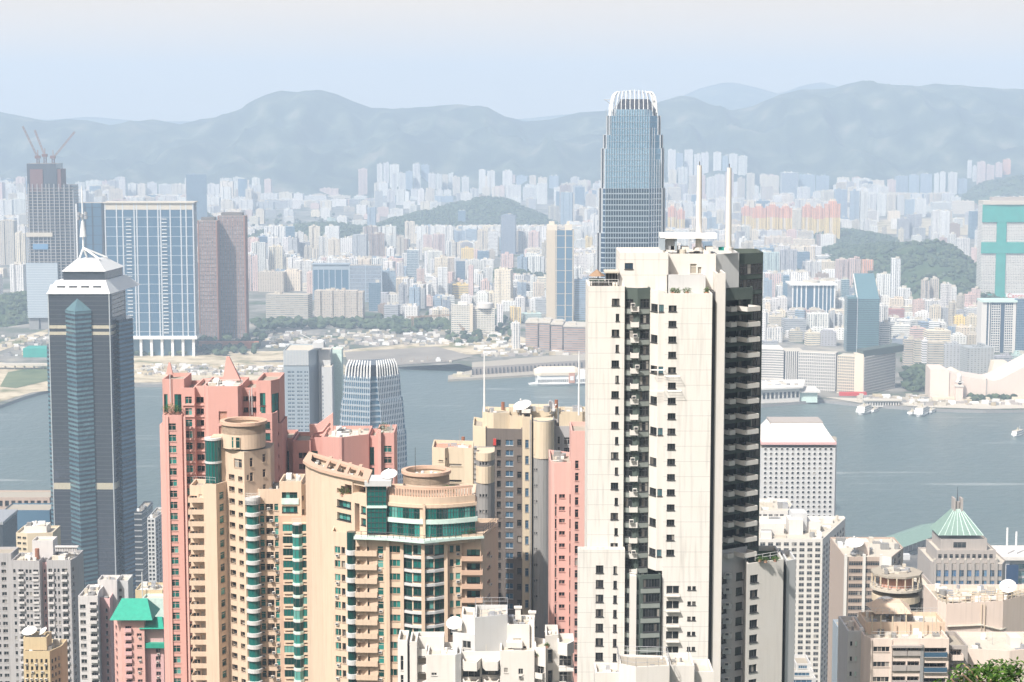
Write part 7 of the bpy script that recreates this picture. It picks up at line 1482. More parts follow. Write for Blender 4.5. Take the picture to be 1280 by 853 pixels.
wn += [(6, 562, 567, 682, 9, PK, 12, ('w1', tg, 'cream_paint', .35)), (6, 569.5, 575.5, 682, 8, PK, 12, ('w1', tg, 'cream_paint', .25, 'ac'))]
b.block('central_bow', mid, 671, 'cream_paint', 12, Dz=D, wins=wn, roof='roof_deck')
bow = b.poly[1:6]
for i in range(12): shelf(bow, b.z(677.5 + PK * i) - .35, b.z(677.5 + PK * i) + .25, .45, 'cool_white', 'curved_ledge', 2)
for a, dd in ((484, .6), (502, -.1), (529, -2.3), (557, .2)): k = MB(); k.box(b.x(a) - .4, b.x(a) + .4, D + dd - .35, D + dd + 2, b.gz, b.z(672), 'cream_paint'); k.build('pier', b.t)
b.block('right_wing', [(577, D + 2.6), (601, D + 2.6), (605, D + 4), (622.5, D + 16)], 672, 'cream_paint', 8, Dz=D + 3, wins=[(0, 583.5, 600, 687, 8.5, PK, 12, ('w3', tg, 'dark_metal', 1.0)), (2, 609, 613, 688, 4, PK, 12, ('w1', dk, 'cream_paint', .25, 'ac'))], roof='roof_deck')
for i in range(11): inst('balcony', KITM.setdefault(('krb',), balcony(b.x(602) - b.x(576.5), 1, 1.5, None, 'peach_trim', rail=.85, slab=.3).mesh('balcony')), b.t, (b.x(577), D + 2.7, b.z(698 + PK * i, D + 3)), 0)
terr = [(443, D + .3), (484, D - 1), (530, D - 4.2), (577, D - .2), (604, D + 1.2)]
tp = [(b.x(a, d), d) for a, d in terr]; shelf(tp, b.z(674.5), b.z(671.5), .2, 'pale_mint', 'terrace_slab', 8); b.rail(tp, b.z(671.5), 1.3, 'dark_metal', r=.05)
k = MB(); k.prism([tp[3], tp[4], (tp[4][0] + 3.2, tp[4][1] + 13), (tp[3][0], tp[3][1] + 12)], b.z(673), b.z(669), 'cream_paint'); k.build('terrace_corner', b.t); b.rail([tp[3], tp[4], (b.x(621), D + 14)], b.z(669), 1.6, 'dark_metal', r=.05)
b.finish()
for i, (a, y_, r) in enumerate(((428, 614, .9), (436, 613, 1.1), (550, 628, 1.2), (558, 611, 1.3), (567, 611, 1.6), (582, 665, 1.4), (590, 665, 1.2), (506, 668, .8))): shrub(a, y_, D + (7.5 if a < 440 else 1.5 if y_ > 620 else 4), r, ['larger shrub under the rooftop arch of the curved green glass block', 'smaller shrub under the rooftop arch of the curved green glass block', 'light shrub before the pergola of the curved green glass block', 'left shrub beside the roof drum above the pergola', 'right shrub beside the roof drum above the pergola', 'left terrace shrub at the right end of the green glass bands', 'right terrace shrub at the right end of the green glass bands', 'small terrace plant at the middle of the green glass bands'][i], i + 60, .9)
dish(486.5, 593, D + 4, 1.9, 'white dish on the glazed stair tower of the curved green glass block', (-.1, -.42, .9))

# ===== cream and grey rounded tower
D = 520; b = Bld('apartment_tower', 'cream tower with rounded grey corner and red brown roof, behind the roof drum', 'apartment tower', 580, D, refy=600)
SL = ('w1', dk, 'beige_paint', .3)
rc = [(540, D + 3), (556, D + 1), (560, D + 2.5), (580, D + 2)]
b.block('wall', rc + [(591, D + 1)], 560, 'beige_paint', 12, wins=[(0, 548, 554, 575, 2, 20, 8, SL), (2, 561.5, 577, 580, 3, 20, 8, SL), (1, 557, 559, 573, 2, 20, 8, SL)], roof='roof_red'); b.clutter(8, 31, big=.8)
rnd_ = [(596, D + 2)] + [(606 + 13 * math.cos(R(200 + 140 * i / 8)), D + 4 + 5 * math.sin(R(200 + 140 * i / 8))) for i in range(9)]
b.block('rounded_corner', rnd_, 567, 'grey_concrete', 9, wins=[(e, rnd_[e][0] + .3, rnd_[e + 1][0] - .3, 578, 3.6, 20, 9, ('w1', dk, 'grey_concrete', .3)) for e in (3, 4, 5)], roof='roof_pale')
k = MB(); k.prism([(X(a, d, 567), d - .25) for a, d in rnd_] + [(X(618, D + 8), D + 8), (X(596, D + 8), D + 8)], b.z(604), b.z(583), 'beige_paint', bottom=True); k.build('cream_band', b.t)
k = MB(); k.prism([(X(a, d, 567), d - .25) for a, d in rnd_] + [(X(618, D + 8), D + 8), (X(596, D + 8), D + 8)], b.z(576), b.z(566), 'beige_paint', bottom=True); k.build('cream_band', b.t)
k = MB(); k.box(b.x(592.5), b.x(595.8), D + 1.5, D + 3, b.gz, b.z(560), 'grey_metal')
for i in range(60): zz = b.z(562) - 1.4 * i; k.box(b.x(592), b.x(596.4), D + 1.2, D + 1.5, zz, zz + .12, 'dark_metal')
k.build('service_riser', b.t); b.finish()

# ===== brown grey tower with dish
D = 560; b = Bld('apartment_tower', 'brown grey tower with cream penthouse, round concrete shaft and big white roof dish', 'apartment tower', 660, D, refy=560)
b.block('left_wing', [(591, D + 6), (607, D + 2)], 534, 'beige_paint', 16, Dz=D + 3)
b.block('front_wall', [(606.5, D + 2.4), (653, D + 1)], 536, 'brown_grey', 16, Dz=D + 2, wins=[(0, 632, 641.5, 550, 7, 12.9, 20, ('w2', 'navy_glass', 'cool_white', .3)), (0, 646.5, 652, 549, 8, 20.2, 12, ('w1', dk, 'brown_grey', .4)), (0, 621, 626, 550, 8, 12.9, 20, ('w1', dk, 'brown_grey', .6))])  # shade on this front is put into its dark brown grey
b.block('penthouse', [(603, D + 7), (617, D + 3.5), (637, D + 5)], 516, 'beige_paint', 10, Dz=D + 5, yb=537); b.clutter(4, 8, big=.8)
b.block('penthouse', [(637, D + 4), (656, D + 4)], 520, 'beige_paint', 10, Dz=D + 4, yb=537)
b.block('pilaster_wall', [(653, D - .5), (664.5, D - .5)], 521, 'beige_paint', 14, Dz=D, wins=[(0, 656.5, 661, 550, 10, 20.2, 15, ('w1', 'navy_glass', 'grey_metal', .3))]); 
sh = [(664.5, D - .5)] + [(679 + 14 * math.cos(R(185 + 170 * i / 12)), D + 2 + 4.5 * math.sin(R(185 + 170 * i / 12))) for i in range(13)]
b.block('round_shaft', sh, 525, 'grey_concrete', 10, Dz=D, wins=[(e, sh[e][0] + .2, sh[e + 1][0] - .2, 546, 2.6, 20, 16, ('w1', dk, 'grey_concrete', .3)) for e in (3, 4)], roof='roof_pale')
k = MB(); n = 0
for e in range(1, len(sh) - 1): pass
k.prism([(X(a, d, 525), d - .22) for a, d in sh[1:]] + [(X(693, D + 6), D + 6), (X(664, D + 6), D + 6)], b.z(572), b.z(526), 'beige_paint', bottom=True); k.build('upper_band', b.t)
b.block('right_wing', [(694, D + 6), (732, D + 6)], 533, 'apartment_grey', 14, Dz=D + 6, wins=[(0, 705, 714, 547, 9, 13, 20, ('w2', dk, 'cool_white', .5)), (0, 697, 700, 546, 9, 13, 20, SL), (0, 717, 724, 547, 6, 13, 20, ('w1', dk, 'apartment_grey', .5))])
b.block('roof_block', [(699, D + 9), (733, D + 9)], 515, 'beige_paint', 10, Dz=D + 9, yb=534); b.clutter(8, 18, big=.9)
for a, c in ((664, 5), (676, 6)): pass
b.clutter(12, 33, poly=[(b.x(640), D + 3), (b.x(694), D + 3), (b.x(694), D + 14), (b.x(640), D + 14)], zt=b.z(519), par=0, big=.9)
k = MB(); k.box(b.x(636), b.x(698), D + 9, D + 15, b.z(530), b.z(515), 'beige_paint'); k.build('roof_room', b.t)
for a in (663, 670): k = MB(); k.tube((b.x(a), D - 1.2, b.gz), (b.x(a), D - 1.2, b.z(524)), .18, 'grey_metal', n=5); k.build('drain_pipe', b.t)
for a, y0, y1 in ((605.5, 520, 442), (723.5, 520, 440)): k = MB(); k.cyl(b.x(a, D + 6), D + 7, b.z(y0, D + 6), b.z(y1, D + 6), .32, 'white_metal', r1=.16, n=8); k.build('mast', b.t)
k = MB(); k.box(b.x(616.5), b.x(620), D + 1.6, D + 2.1, b.z(558), b.z(550), 'red_paint'); k.build('red_banner', b.t)
for a, yy in ((628.5, 508), (578, 552), (696, 505)): k = MB(); k.cyl(b.x(a), D + 8, b.z(yy + 10), b.z(yy), .5, 'rust', n=8); k.build('chimney', b.t)
b.finish()
dish(653, 507, D + 7, 2.7, 'largest white dish, on the brown grey tower near the harbour', (-.25, -.35, .9)); dish(690, 508, D + 8, 1.9, 'small edge on dish right of the largest dish', (.8, -.4, .4))

# ===== pink slabs left of the black and white tower
D = 470; b = Bld('apartment_tower', 'plain pink slab with a rounded left corner beside the black and white tower', 'apartment tower', 700, D, refy=620)
b.block('wall', [(687, D + 4), (689, D + 1.2), (693, D), (715, D)], 577, 'pink_light', 14, wins=[(2, 699, 706.5, 618, 5, 15.4, 16, ('w2', dk, 'pink_paint', .35)), (2, 693.6, 696, 618, 12, 15.4, 16, ('w1', dk, 'pink_paint', .35)), (2, 712, 713.6, 618, 12, 15.4, 16, ('w1', dk, 'pink_paint', .35))], roof='roof_deck'); b.clutter(5, 3, big=.8)
b.block('right_wall', [(714, D - 3), (737, D - 3)], 539, 'pink_light', 14, Dz=D - 3, wins=[(0, 719, 723.5, 576, 10, 15.3, 18, ('w1', dk, 'pink_paint', .35))]); b.finish()

# ===== white stepped complex in the foreground
D = 405; b = Bld('apartment_building', 'white stepped low block with arched openings and roof terraces, bottom centre', 'apartment building', 600, D, refy=800)
ww = 'white_plain'
b.block('stair_box', [(566, D + 4), (594, D + 2)], 792, 'cool_white', 8, Dz=D + 3, wins=[(0, 578, 588.5, 801, 9, 0, 1, ('w2', dk, ww, .25))], roof='roof_pale')
b.block('main_tower', [(593.5, D + 1), (634.5, D + 4)], 771, 'cool_white', 8, Dz=D + 2, roof='roof_pale'); b.rail([b.poly[0], b.poly[1], b.poly[2], b.poly[3], b.poly[0]], b.zt, 1.6, 'grey_metal'); b.clutter(4, 4, big=.7)
b.block('tower_left', [(577, D + 6), (593.5, D + 5)], 770, ww, 7, Dz=D + 5, yb=800)
b.block('left_stair', [(497, D), (509, D - .5)], 800, ww, 8, Dz=D, wins=[(0, 500.5, 504, 820, 18, 24, 4, ('w1', dk, ww, .3))])
b.block('left_slot', [(509, D + 2), (512.5, D + 2)], 806, 'taupe_stone', 6, Dz=D + 2); b.block('left_pier', [(512, D - .3), (521, D - .3)], 802, ww, 8, Dz=D)
b.block('arch_bay', [(521, D + 1), (533.5, D + 1)], 812, ww, 8, Dz=D + 1, wins=[(0, 522, 532.5, 822, 10, 20, 4, ('void', 'roof_deck', '', 1.5)), (0, 523, 531.5, 820.5, 1.6, 20, 4, ('void', 'roof_deck', '', 1.5))])
b.block('terrace_back', [(521, D + 5), (555, D + 5)], 796, ww, 4, Dz=D + 5, yb=815, wins=[(0, 527, 533, 803, 9, 0, 1, ('w1', dk, ww, .3))])
b.block('left_block', [(533.5, D - 2), (570, D - 2)], 819, ww, 10, Dz=D - 2, wins=[(0, 539, 546, 841, 3.5, 24, 3, ('w2', dk, ww, .2)), (0, 572, 573, 841, 3, 24, 0, SL)], roof='roof_pale'); b.clutter(5, 61, big=.7)
b.block('left_pier', [(569, D - 3), (576.5, D - 2)], 817, 'cool_white', 9, Dz=D - 2)
cb = [(576, D - 1), (580, D - 4), (597, D - 4.5), (603, D - 2.5), (608, D - 4), (624, D - 4), (628, D - 1)]
b.block('balcony_back', [(576, D), (628, D)], 815, ww, 8, Dz=D, wins=[(0, 578, 600, 834, 13, 24, 3, ('w3', dk, ww, .5)), (0, 602, 627, 832, 12, 24, 3, ('w3', dk, ww, .5))])
for yy in (822, 846, 870):
    for p_ in ([(577, D), (579.5, D - 3.5), (596, D - 3.8), (602, D)], [(601.5, D), (607, D - 3.4), (622, D - 3.4), (627.5, D)]):
        poly = [(b.x(a, d), d) for a, d in p_]; k = MB(); k.prism(poly, b.z(yy + 11), b.z(yy), ww, top=False, bottom=True); ii = inset(poly, .25); k.prism(ii, b.z(yy) - .7, b.z(yy) - .6, 'roof_pale')
        for e in range(4): f = (e + 1) % 4; k.quad((*poly[e], b.z(yy)), (*poly[f], b.z(yy)), (*ii[f], b.z(yy)), (*ii[e], b.z(yy)), ww); k.quad((*ii[f], b.z(yy)), (*ii[e], b.z(yy)), (*ii[e], b.z(yy) - .7), (*ii[f], b.z(yy) - .7), ww)
        k.build('balcony', b.t)
b.block('terrace_room', [(594, D + 2), (608, D + 2)], 806, ww, 5, Dz=D + 2, yb=822, wins=[(0, 597, 602, 810, 10, 0, 1, ('w1', 'beige_paint', ww, .2))])
b.block('right_front', [(625, D - 2.5), (668, D - 2.5)], 813, ww, 10, Dz=D - 2, wins=[(0, 630, 635, 835, 6, 24, 3, ('w1', dk, ww, .2)), (0, 648, 654, 836, 7, 24, 3, ('w2', dk, ww, .25, 'ac'))], roof='roof_pale'); b.clutter(5, 71, big=.7)
b.block('upper_box', [(634, D + 3), (662, D + 3)], 781, ww, 8, Dz=D + 3, wins=[(0, 641, 652, 798, 5.5, 0, 1, ('w3', 'roof_pale', ww, .2)), (0, 654, 658, 808, 5, 0, 1, ('w1', dk, ww, .25))]); b.clutter(4, 72, big=.7)
k = MB(); k.box(b.x(633), b.x(653), D + 1, D + 3, b.z(812), b.z(805), ww); k.build('planter_wall', b.t)
b.block('upper_side', [(662, D + 4), (668, D + 3)], 776, ww, 8, Dz=D + 3)
b.block('right_bay', [(668, D - 1), (682, D - 2.5)], 809, ww, 8, Dz=D - 1, wins=[(0, 670, 680.5, 833, 13, 24, 3, ('bal', dk, ww, .8, 1.0, ww))], roof='roof_pale')
b.block('right_wall', [(682, D + 1), (698, D + 2)], 795, ww, 8, Dz=D + 1, wins=[(0, 685, 691, 812, 16, 26, 4, ('w1', dk, 'taupe_stone', .5))]); b.clutter(2, 75, big=.6)
b.block('right_turret', [(697, D - 1), (709, D - 2.5), (717.5, D)], 803, ww, 6, Dz=D - 1, yb=818, roof='roof_pale')
b.block('right_rear', [(697, D + 2), (716, D + 2)], 815, ww, 6, Dz=D + 2, wins=[(0, 699, 714, 820, 14, 20, 4, ('w3', dk, ww, .3))])
for yy in (835, 855): k = MB(); k.box(b.x(698), b.x(717), D - 2, D + 2, b.z(yy) - .2, b.z(yy), ww); k.build('balcony_slab', b.t); b.rail([(b.x(698), D - 1.9), (b.x(717), D - 1.9), (b.x(717), D + 1.8)], b.z(yy), 1.1, 'dark_metal')
for a, y_ in ((644, 769), (662, 775)): k = MB(); xx = b.x(a); k.box(xx, xx + 1.2, D + 6, D + 7, b.z(784), b.z(y_), ww); k.box(xx - .25, xx + 1.45, D + 5.8, D + 7.2, b.z(y_ + 1), b.z(y_ - .8), ww); k.build('chimney', b.t)
b.finish()
dish(568, 779, D + 5, 1.75, 'white dish on the roof of the white stepped block', (-.15, -.6, .75)); shrub(684, 806, D, .6, 'dry brown green shrub on the right terrace of the white stepped block', 81, .5); shrub(671, 818, D - 1, .7, 'low shrub in the right bay planter of the white stepped block', 82, .5)

# ===== white roof at the foot of the black and white tower
D = 330; b = Bld('apartment_building', 'white roof box with railing at the foot of the black and white tower', 'apartment building', 800, D, refy=840, gz=150)
b.block('stair_box', [(774, D), (795, D - 2), (837, D - 1)], 830, 'white_plain', 6, Dz=D, roof='roof_deck', par=.3); b.rail([*b.poly, b.poly[0]], b.zt, 1.5, 'grey_metal'); b.clutter(2, 2, big=.5)
b.block('low_roof', [(744, D + 1), (776, D + 1)], 843, 'white_plain', 6, Dz=D, roof='roof_pale'); b.clutter(3, 5, big=.5)
b.block('right_block', [(837, D + 2), (868, D + 2)], 832, 'white_plain', 8, Dz=D + 2, roof='roof_pale'); b.clutter(4, 6, big=.5); b.block('right_block', [(868, D + 4), (892, D + 4)], 840, 'white_plain', 8, Dz=D + 4, roof='roof_pale'); b.finish()
k_ = 0
# ===== bottom left group
D = 767; PA = 9.35; b = Bld('apartment_tower', 'weathered grey apartment slab with many small windows at bottom left', 'apartment tower', 50, D, refy=720)
AW = ('w2', dk, 'apartment_white', .5); AS = ('w1', dk, 'apartment_white', .3)
b.block('left_wing', [(-30, D + 12), (14, D + 12)], 692, 'apartment_grey', 12, Dz=D + 12, wins=[(0, -26 + 9 * i, -20 + 9 * i, 703, 4.5, PA, 30, AW) for i in range(4)])
b.block('west_block', [(14, D + 1), (49, D)], 701, 'apartment_grey', 14, wins=[(0, a, c, 712, 4.8, PA, 30, AW if c - a > 4 else AS) for a, c in ((16, 19), (22.5, 29), (31.5, 34.5), (36, 39), (41, 47.5))], roof='roof_pale'); b.clutter(12, 5)
b.block('recess', [(49, D + 5), (58, D + 5)], 703, 'rose_tile', 10, Dz=D + 5, wins=[(0, 51, 53, 712, 4, PA, 30, AS), (0, 54.5, 56.5, 712, 4, PA, 30, AS)])
b.block('east_block', [(58, D), (88, D), (96, D + 6)], 699, 'apartment_grey', 12, wins=[(0, a, c, 711, 4.8, PA, 30, AW if c - a > 4 else AS) for a, c in ((60, 64.5), (67, 69.5), (71.5, 74), (77, 84))] + [(1, 90, 92.5, 709, 4.8, PA, 30, AS)], roof='roof_pale'); b.clutter(12, 6)
for i in range(0, 30):
    for a in (60, 77, 22.5, 41): inst('balcony', KITM.setdefault(('ab', a), balcony(2.2, 1, .8, None, 'apartment_white', rail=.7).mesh('balcony')), b.t, (b.x(a, D, 720), D + (.5 if a < 50 else 0), b.z(716.8 + PA * i)), 0) if i < 25 else None
b.block('roof_block', [(40, D + 7), (66, D + 7)], 676, 'apartment_white', 8, Dz=D + 7, yb=704, roof='roof_pale')
for i in range(13): k = MB(); k.box(b.x(66.5 + 2.1 * i), b.x(67.8 + 2.1 * i), D + 5, D + 6, b.zt - 4, b.z(688), 'apartment_white'); k.build('roof_post', b.t)
k = MB(); k.box(b.x(66), b.x(95), D + 4.6, D + 6.4, b.z(688), b.z(686.5), 'apartment_white'); k.build('roof_beam', b.t)
k = MB(); k.cyl(b.x(45), D + 3, b.z(701), b.z(688), .9, 'rust', n=8); k.build('chimney', b.t)
b.finish()
D = 930; b = Bld('apartment_tower', 'pale beige stepped block behind the grey apartment slab', 'apartment tower', 45, D, refy=670)
b.block('wall', [(20, D + 2), (34, D), (66, D + 2)], 667, 'beige_paint', 16, Dz=D, wins=[(0, 21.5, 26, 671, 3, 7, 20, ('w2', dk, 'beige_paint', .4)), (0, 28, 32.5, 671, 3, 7, 20, ('w2', dk, 'beige_paint', .4))], roof='roof_pale')
b.block('upper', [(30, D + 5), (58, D + 5)], 658, 'white_plain', 9, Dz=D + 5, yb=668, roof='roof_pale'); b.clutter(10, 7, big=1.3); b.finish()
D = 600; b = Bld('apartment_tower', 'narrow sand coloured block with two white roof dishes at bottom left', 'apartment tower', 52, D, refy=800)
b.block('wall', [(29, D), (62, D), (77, D + 6)], 812, 'yellow_stone', 8, wins=[(0, 32 + 6 * i, 35 + 6 * i, 824, 5, 9.2, 12, ('w1', dk, 'yellow_stone', .3, 'ac')) for i in range(5)] + [(1, 64 + 4.2 * i, 66.4 + 4.2 * i, 822, 5, 9.2, 12, ('w1', dk, 'yellow_stone', .3)) for i in range(3)], roof='roof_deck'); b.clutter(6, 2, mats=('green_net', 'roof_pale', 'white_metal'), big=.9)
b.block('roof_block', [(29, D + 2), (58, D + 2)], 797, 'yellow_stone', 7, Dz=D + 2, yb=813, roof='roof_deck'); b.finish()
dish(37, 789, D + 5, 2.4, 'larger left dish on the narrow sand coloured block', (-.1, -.35, .9)); dish(53.5, 789, D + 6, 1.6, 'smaller right dish on the narrow sand coloured block', (-.5, -.3, .7))
D = 730; b = Bld('apartment_tower', 'grey white balcony block between the grey slab and pink tower', 'apartment tower', 112, D, refy=750)
b.block('wall', [(97.5, D), (122, D), (124, D + 8)], 743, 'apartment_white', 10, wins=[(0, 99.5, 106.5, 756, 5, 9.8, 20, AW), (0, 112, 120.5, 753, 6, 9.8, 20, ('bal', dk, 'apartment_white', 1.0, 1.0, 'apartment_white'))], roof='roof_pale'); b.clutter(9, 2); b.finish()
D = 740; b = Bld('apartment_tower', 'rosy grey windowless sided block with white roof rooms behind the green roofed tower', 'apartment tower', 138, D, refy=740)
b.block('wall', [(121, D), (137, D - 3), (142, D + 8)], 745, 'rose_tile', 10, wins=[(0, 131, 134, 760, 5, 9.5, 20, AS)], roof='roof_pale'); b.clutter(4, 2)
b.block('roof_room', [(122, D + 6), (146, D + 6)], 725, 'apartment_white', 8, Dz=D + 6, roof='roof_pale'); b.clutter(3, 9)
b.block('rear_wing', [(146, D + 9), (160, D + 9)], 726, 'cool_white', 10, Dz=D + 9, roof='roof_pale', wins=[(0, 148, 152, 736, 4, 9, 10, AS)]); b.finish()
D = 600; PG = 9.6; b = Bld('apartment_tower', 'pink tower capped by bright green hipped roofs at lower left', 'apartment tower', 170, D, refy=780)
b.block('wall', [(142, D + 8), (151, D), (180, D)], 772, 'pink_light', 10, wins=[(1, 156, 164, 783, 6, PG, 14, ('bal', dk, 'rose_tile', .8, .8, 'rose_tile')), (1, 170.5, 176.5, 792, 3.5, PG * 1.5, 10, ('w2', dk, 'pink_light', .4, 'ac')), (0, 143.5, 146, 783, 5, PG, 14, ('w1', dk, 'pink_light', .3))])
def hip(x0, x1, y0, y1, Da, Db, xr0, xr1, dr=None):
    A = [(b.x(x0), Da), (b.x(x1), Da), (b.x(x1), Db), (b.x(x0), Db)]; m_ = (Da + Db) / 2; k = MB(); z0, z1 = b.z(y0), b.z(y1); k.add([(*A[0], z0), (*A[1], z0), (*A[2], z0), (*A[3], z0), (b.x(xr0), m_, z1), (b.x(xr1), m_, z1)], [(0, 1, 5, 4), (1, 2, 5), (2, 3, 4, 5), (3, 0, 4), (3, 2, 1, 0)], 'teal_roof')
    k.build('hipped_roof', b.t)
hip(138.5, 192, 773.5, 753, D - 2, D + 12, 149, 181)
b.block('right_wall', [(180, D + 2), (204, D + 2)], 787, 'rose_tile', 9, Dz=D + 2, wins=[(0, 194, 200, 811, 5, PG, 12, ('w2', dk, 'rose_tile', .4, 'ac'))]); hip(174, 205, 786, 776, D - .5, D + 10, 180, 199); 
k = MB(); k.box(b.x(178), b.x(205), D + .4, D + 2.2, b.z(811), b.z(805), 'teal_roof'); k.build('canopy_roof', b.t); b.finish()
D = 830; b = Bld('apartment_building', 'yellowish low block behind the green roofed pink tower', 'apartment building', 186, D, refy=735)
b.block('wall', [(169, D), (203, D)], 738, 'yellow_stone', 14, wins=[(0, 171 + 6 * i, 174 + 6 * i, 748, 4, 8.5, 12, ('w1', dk, 'yellow_stone', .4)) for i in range(5)], roof='roof_pale'); b.clutter(10, 4, big=1.2)
k = MB(); k.tube((b.x(179), D - 2, b.z(762)), (b.x(179), D - 2, b.z(714)), .25, 'cool_white'); k.build('mast', b.t)
b.block('terrace', [(178, D - 8), (206, D - 8)], 748, 'pale_mint', 8, Dz=D - 8, roof='roof_pale'); b.finish()

# ===== bottom right group
D = 420; PR = 18.9; b = Bld('apartment_building', 'pale pinkish block with balcony bays in the bottom right foreground', 'apartment building', 1130, D, refy=800)
b.block('wall', [(1080, D + 2.5), (1089, D), (1186.5, D)], 797, 'rose_beige', 16, wins=[(1, 1092, 1112.5, 808.5, 6.5, PR, 5, ('w4', dk, 'rose_beige', .3)), (1, 1116.5, 1133, 808, 10, PR, 5, ('bal', dk, 'rose_beige', 1.1, .5, 'taupe_stone')), (1, 1135, 1150, 808, 10, PR, 5, ('bal', dk, 'rose_beige', 1.1, .5, 'taupe_stone')), (1, 1156, 1183.5, 810, 10.5, PR, 5, ('bal', dk, 'rose_beige', 2.0, .6, 'taupe_stone', 'navy_glass'))], roof='roof_pale'); b.clutter(16, 41, big=.7)
k = MB(); k.box(b.x(1150.5), b.x(1154.5), D - .5, D + 1, b.gz, b.z(806), 'grey_concrete'); k.build('pier', b.t)
for a, c in ((1113.5, 1115.2), (1088.5, 1090)): k = MB(); k.box(b.x(a), b.x(c), D - .35, D + .3, b.gz, b.z(799), 'rose_beige'); k.build('pier', b.t)
k = MB(); k.box(b.x(1114), b.x(1152), D - 1.1, D, b.z(808.5), b.z(806), 'taupe_stone'); k.build('canopy_slab', b.t)
b.block('upper_terrace', [(1082, D + 7), (1182, D + 7)], 778, 'cream_paint', 9, Dz=D + 7, yb=800, roof='roof_pale'); b.clutter(10, 42, big=.8)
b.rail([(b.x(1090), D + .4), (b.x(1184), D + .4)], b.z(797), 1.2, 'cool_white'); b.rail([(b.x(1084), D + 7.2), (b.x(1180), D + 7.2)], b.z(778), 1.3, 'cool_white')
for i, a in enumerate((1095, 1106, 1121, 1138, 1160, 1176)): k = MB(); k.tube((b.x(a), D + 5, b.z(800)), (b.x(a), D + 5, b.z(776 + i % 3)), .16, 'beige_paint'); k.build('vent_pipe', b.t)
k = MB(); A = [(b.x(1103), D + 9), (b.x(1150), D + 9), (b.x(1156), D + 18), (b.x(1100), D + 18)]; k.frustum(A, b.z(781), [(b.x(1112), D + 11), (b.x(1140), D + 11), (b.x(1140), D + 15), (b.x(1112), D + 15)], b.z(770), 'cream_paint'); k.build('hipped_roof', b.t)
b.block('left_wing', [(1060, D + 6), (1078, D + 6), (1081, D + 7)], 789, 'cool_white', 12, Dz=D + 6, wins=[(0, 1063, 1066, 802, 6, PR, 5, ('w1', dk, 'cool_white', .3)), (0, 1069, 1072, 802, 6, PR, 5, ('w1', 'pale_mint', 'cool_white', .3))], roof='roof_pale'); b.clutter(3, 43, big=.7)
b.block('balcony_recess', [(1186.5, D + 3.5), (1210, D + 3.5)], 808, 'taupe_stone', 12, Dz=D + 3, wins=[(0, 1188, 1202, 812, 10, PR, 5, ('bal', dk, 'rose_beige', 1.0, 1.8, 'rose_beige'))])
b.finish(); dish(1106, 756, D + 14, 2.5, 'white dish above the hipped roof of the pale pinkish block', (-.2, -.5, .85))
D = 500; b = Bld('apartment_tower', 'round topped tower with red brown canopy ring behind the pale pinkish block', 'apartment tower', 1122, D, refy=740)
cx_, cy_ = b.x(1122, D + 7), D + 9; rr_ = (b.x(1158) - b.x(1088)) / 2
k = MB(); k.cyl(cx_, cy_, b.gz, b.z(752), rr_ * .88, 'beige_paint', n=28); k.build('wall', b.t)
k = MB(); k.cyl(cx_, cy_, b.z(745), b.z(742), rr_ * .95, 'roof_pale', n=28); k.build('terrace_slab', b.t)
k = MB(); k.cyl(cx_, cy_, b.z(742), b.z(730), rr_ * .62, 'roof_red', n=28); k.build('canopy_ring', b.t)
k = MB(); k.cyl(cx_, cy_, b.z(727), b.z(724.5), rr_ * .94, 'roof_deck', n=9); k.build('roof_slab', b.t)
k = MB(); k.cyl(cx_, cy_, b.z(724.5), b.z(722), rr_ * .45, 'roof_pale', n=8); k.build('roof_slab', b.t)
b.clutter(9, 77, poly=[(cx_ - 5, cy_ - 4), (cx_ + 5, cy_ - 4), (cx_ + 5, cy_ + 4), (cx_ - 5, cy_ + 4)], zt=b.z(724), par=0, big=.7)
for i in range(18): a = i * math.pi / 9; k = MB(); k.cyl(cx_ + rr_ * .88 * math.cos(a), cy_ + rr_ * .88 * math.sin(a), b.z(745), b.z(727), .2, 'beige_paint', n=6); k.build('column', b.t)
b.rail([(cx_ + rr_ * .93 * math.cos(a * .35), cy_ + rr_ * .93 * math.sin(a * .35)) for a in range(19)], b.z(742), 1.2, 'cool_white')
for yy in (760, 778): k = MB(); k.cyl(cx_, cy_, b.z(yy + 8), b.z(yy), rr_ * .89, dk, n=28); k.build('window_band', b.t)
b.block('side_wing', [(1148, D + 6), (1163, D + 6), (1166, D + 12)], 738, 'taupe_stone', 12, Dz=D + 6, wins=[(0, 1149, 1162, 748, 26, 0, 1, ('w3', dk, 'taupe_stone', .3))], roof='roof_pale')
b.finish()
D = 455; b = Bld('apartment_building', 'large windowless tan pink building with roof railings and dish at right edge', 'apartment building', 1240, D, refy=770)
b.block('wall', [(1172, D + 3), (1183, D), (1254, D + 3), (1300, D + 12)], 755, 'rose_beige', 7, Dz=D, roof='roof_deck', par=1.5); b.clutter(18, 51, big=.9)
b.rail([b.poly[0], b.poly[1], b.poly[2], b.poly[3]], b.zt, 1.6, 'beige_paint', r=.09)
b.block('roof_block', [(1186, D + 8), (1262, D + 10)], 745, 'rose_beige', 6, Dz=D + 9, yb=755, roof='roof_pale', par=.8); b.clutter(8, 52, big=.8); b.rail([b.poly[0], b.poly[1], b.poly[2]], b.zt, 1.2, 'beige_paint', r=.07)
k = MB(); k.tube((b.x(1184), D - .3, b.z(783)), (b.x(1230), D + 1.7, b.z(784)), .28, 'roof_pale'); k.tube((b.x(1230), D + 1.7, b.z(784)), (b.x(1255), D + 2.5, b.z(791)), .28, 'roof_pale'); k.tube((b.x(1255), D + 2.6, b.z(791)), (b.x(1299), D + 11, b.z(787)), .28, 'roof_pale'); k.build('wall_pipe', b.t)
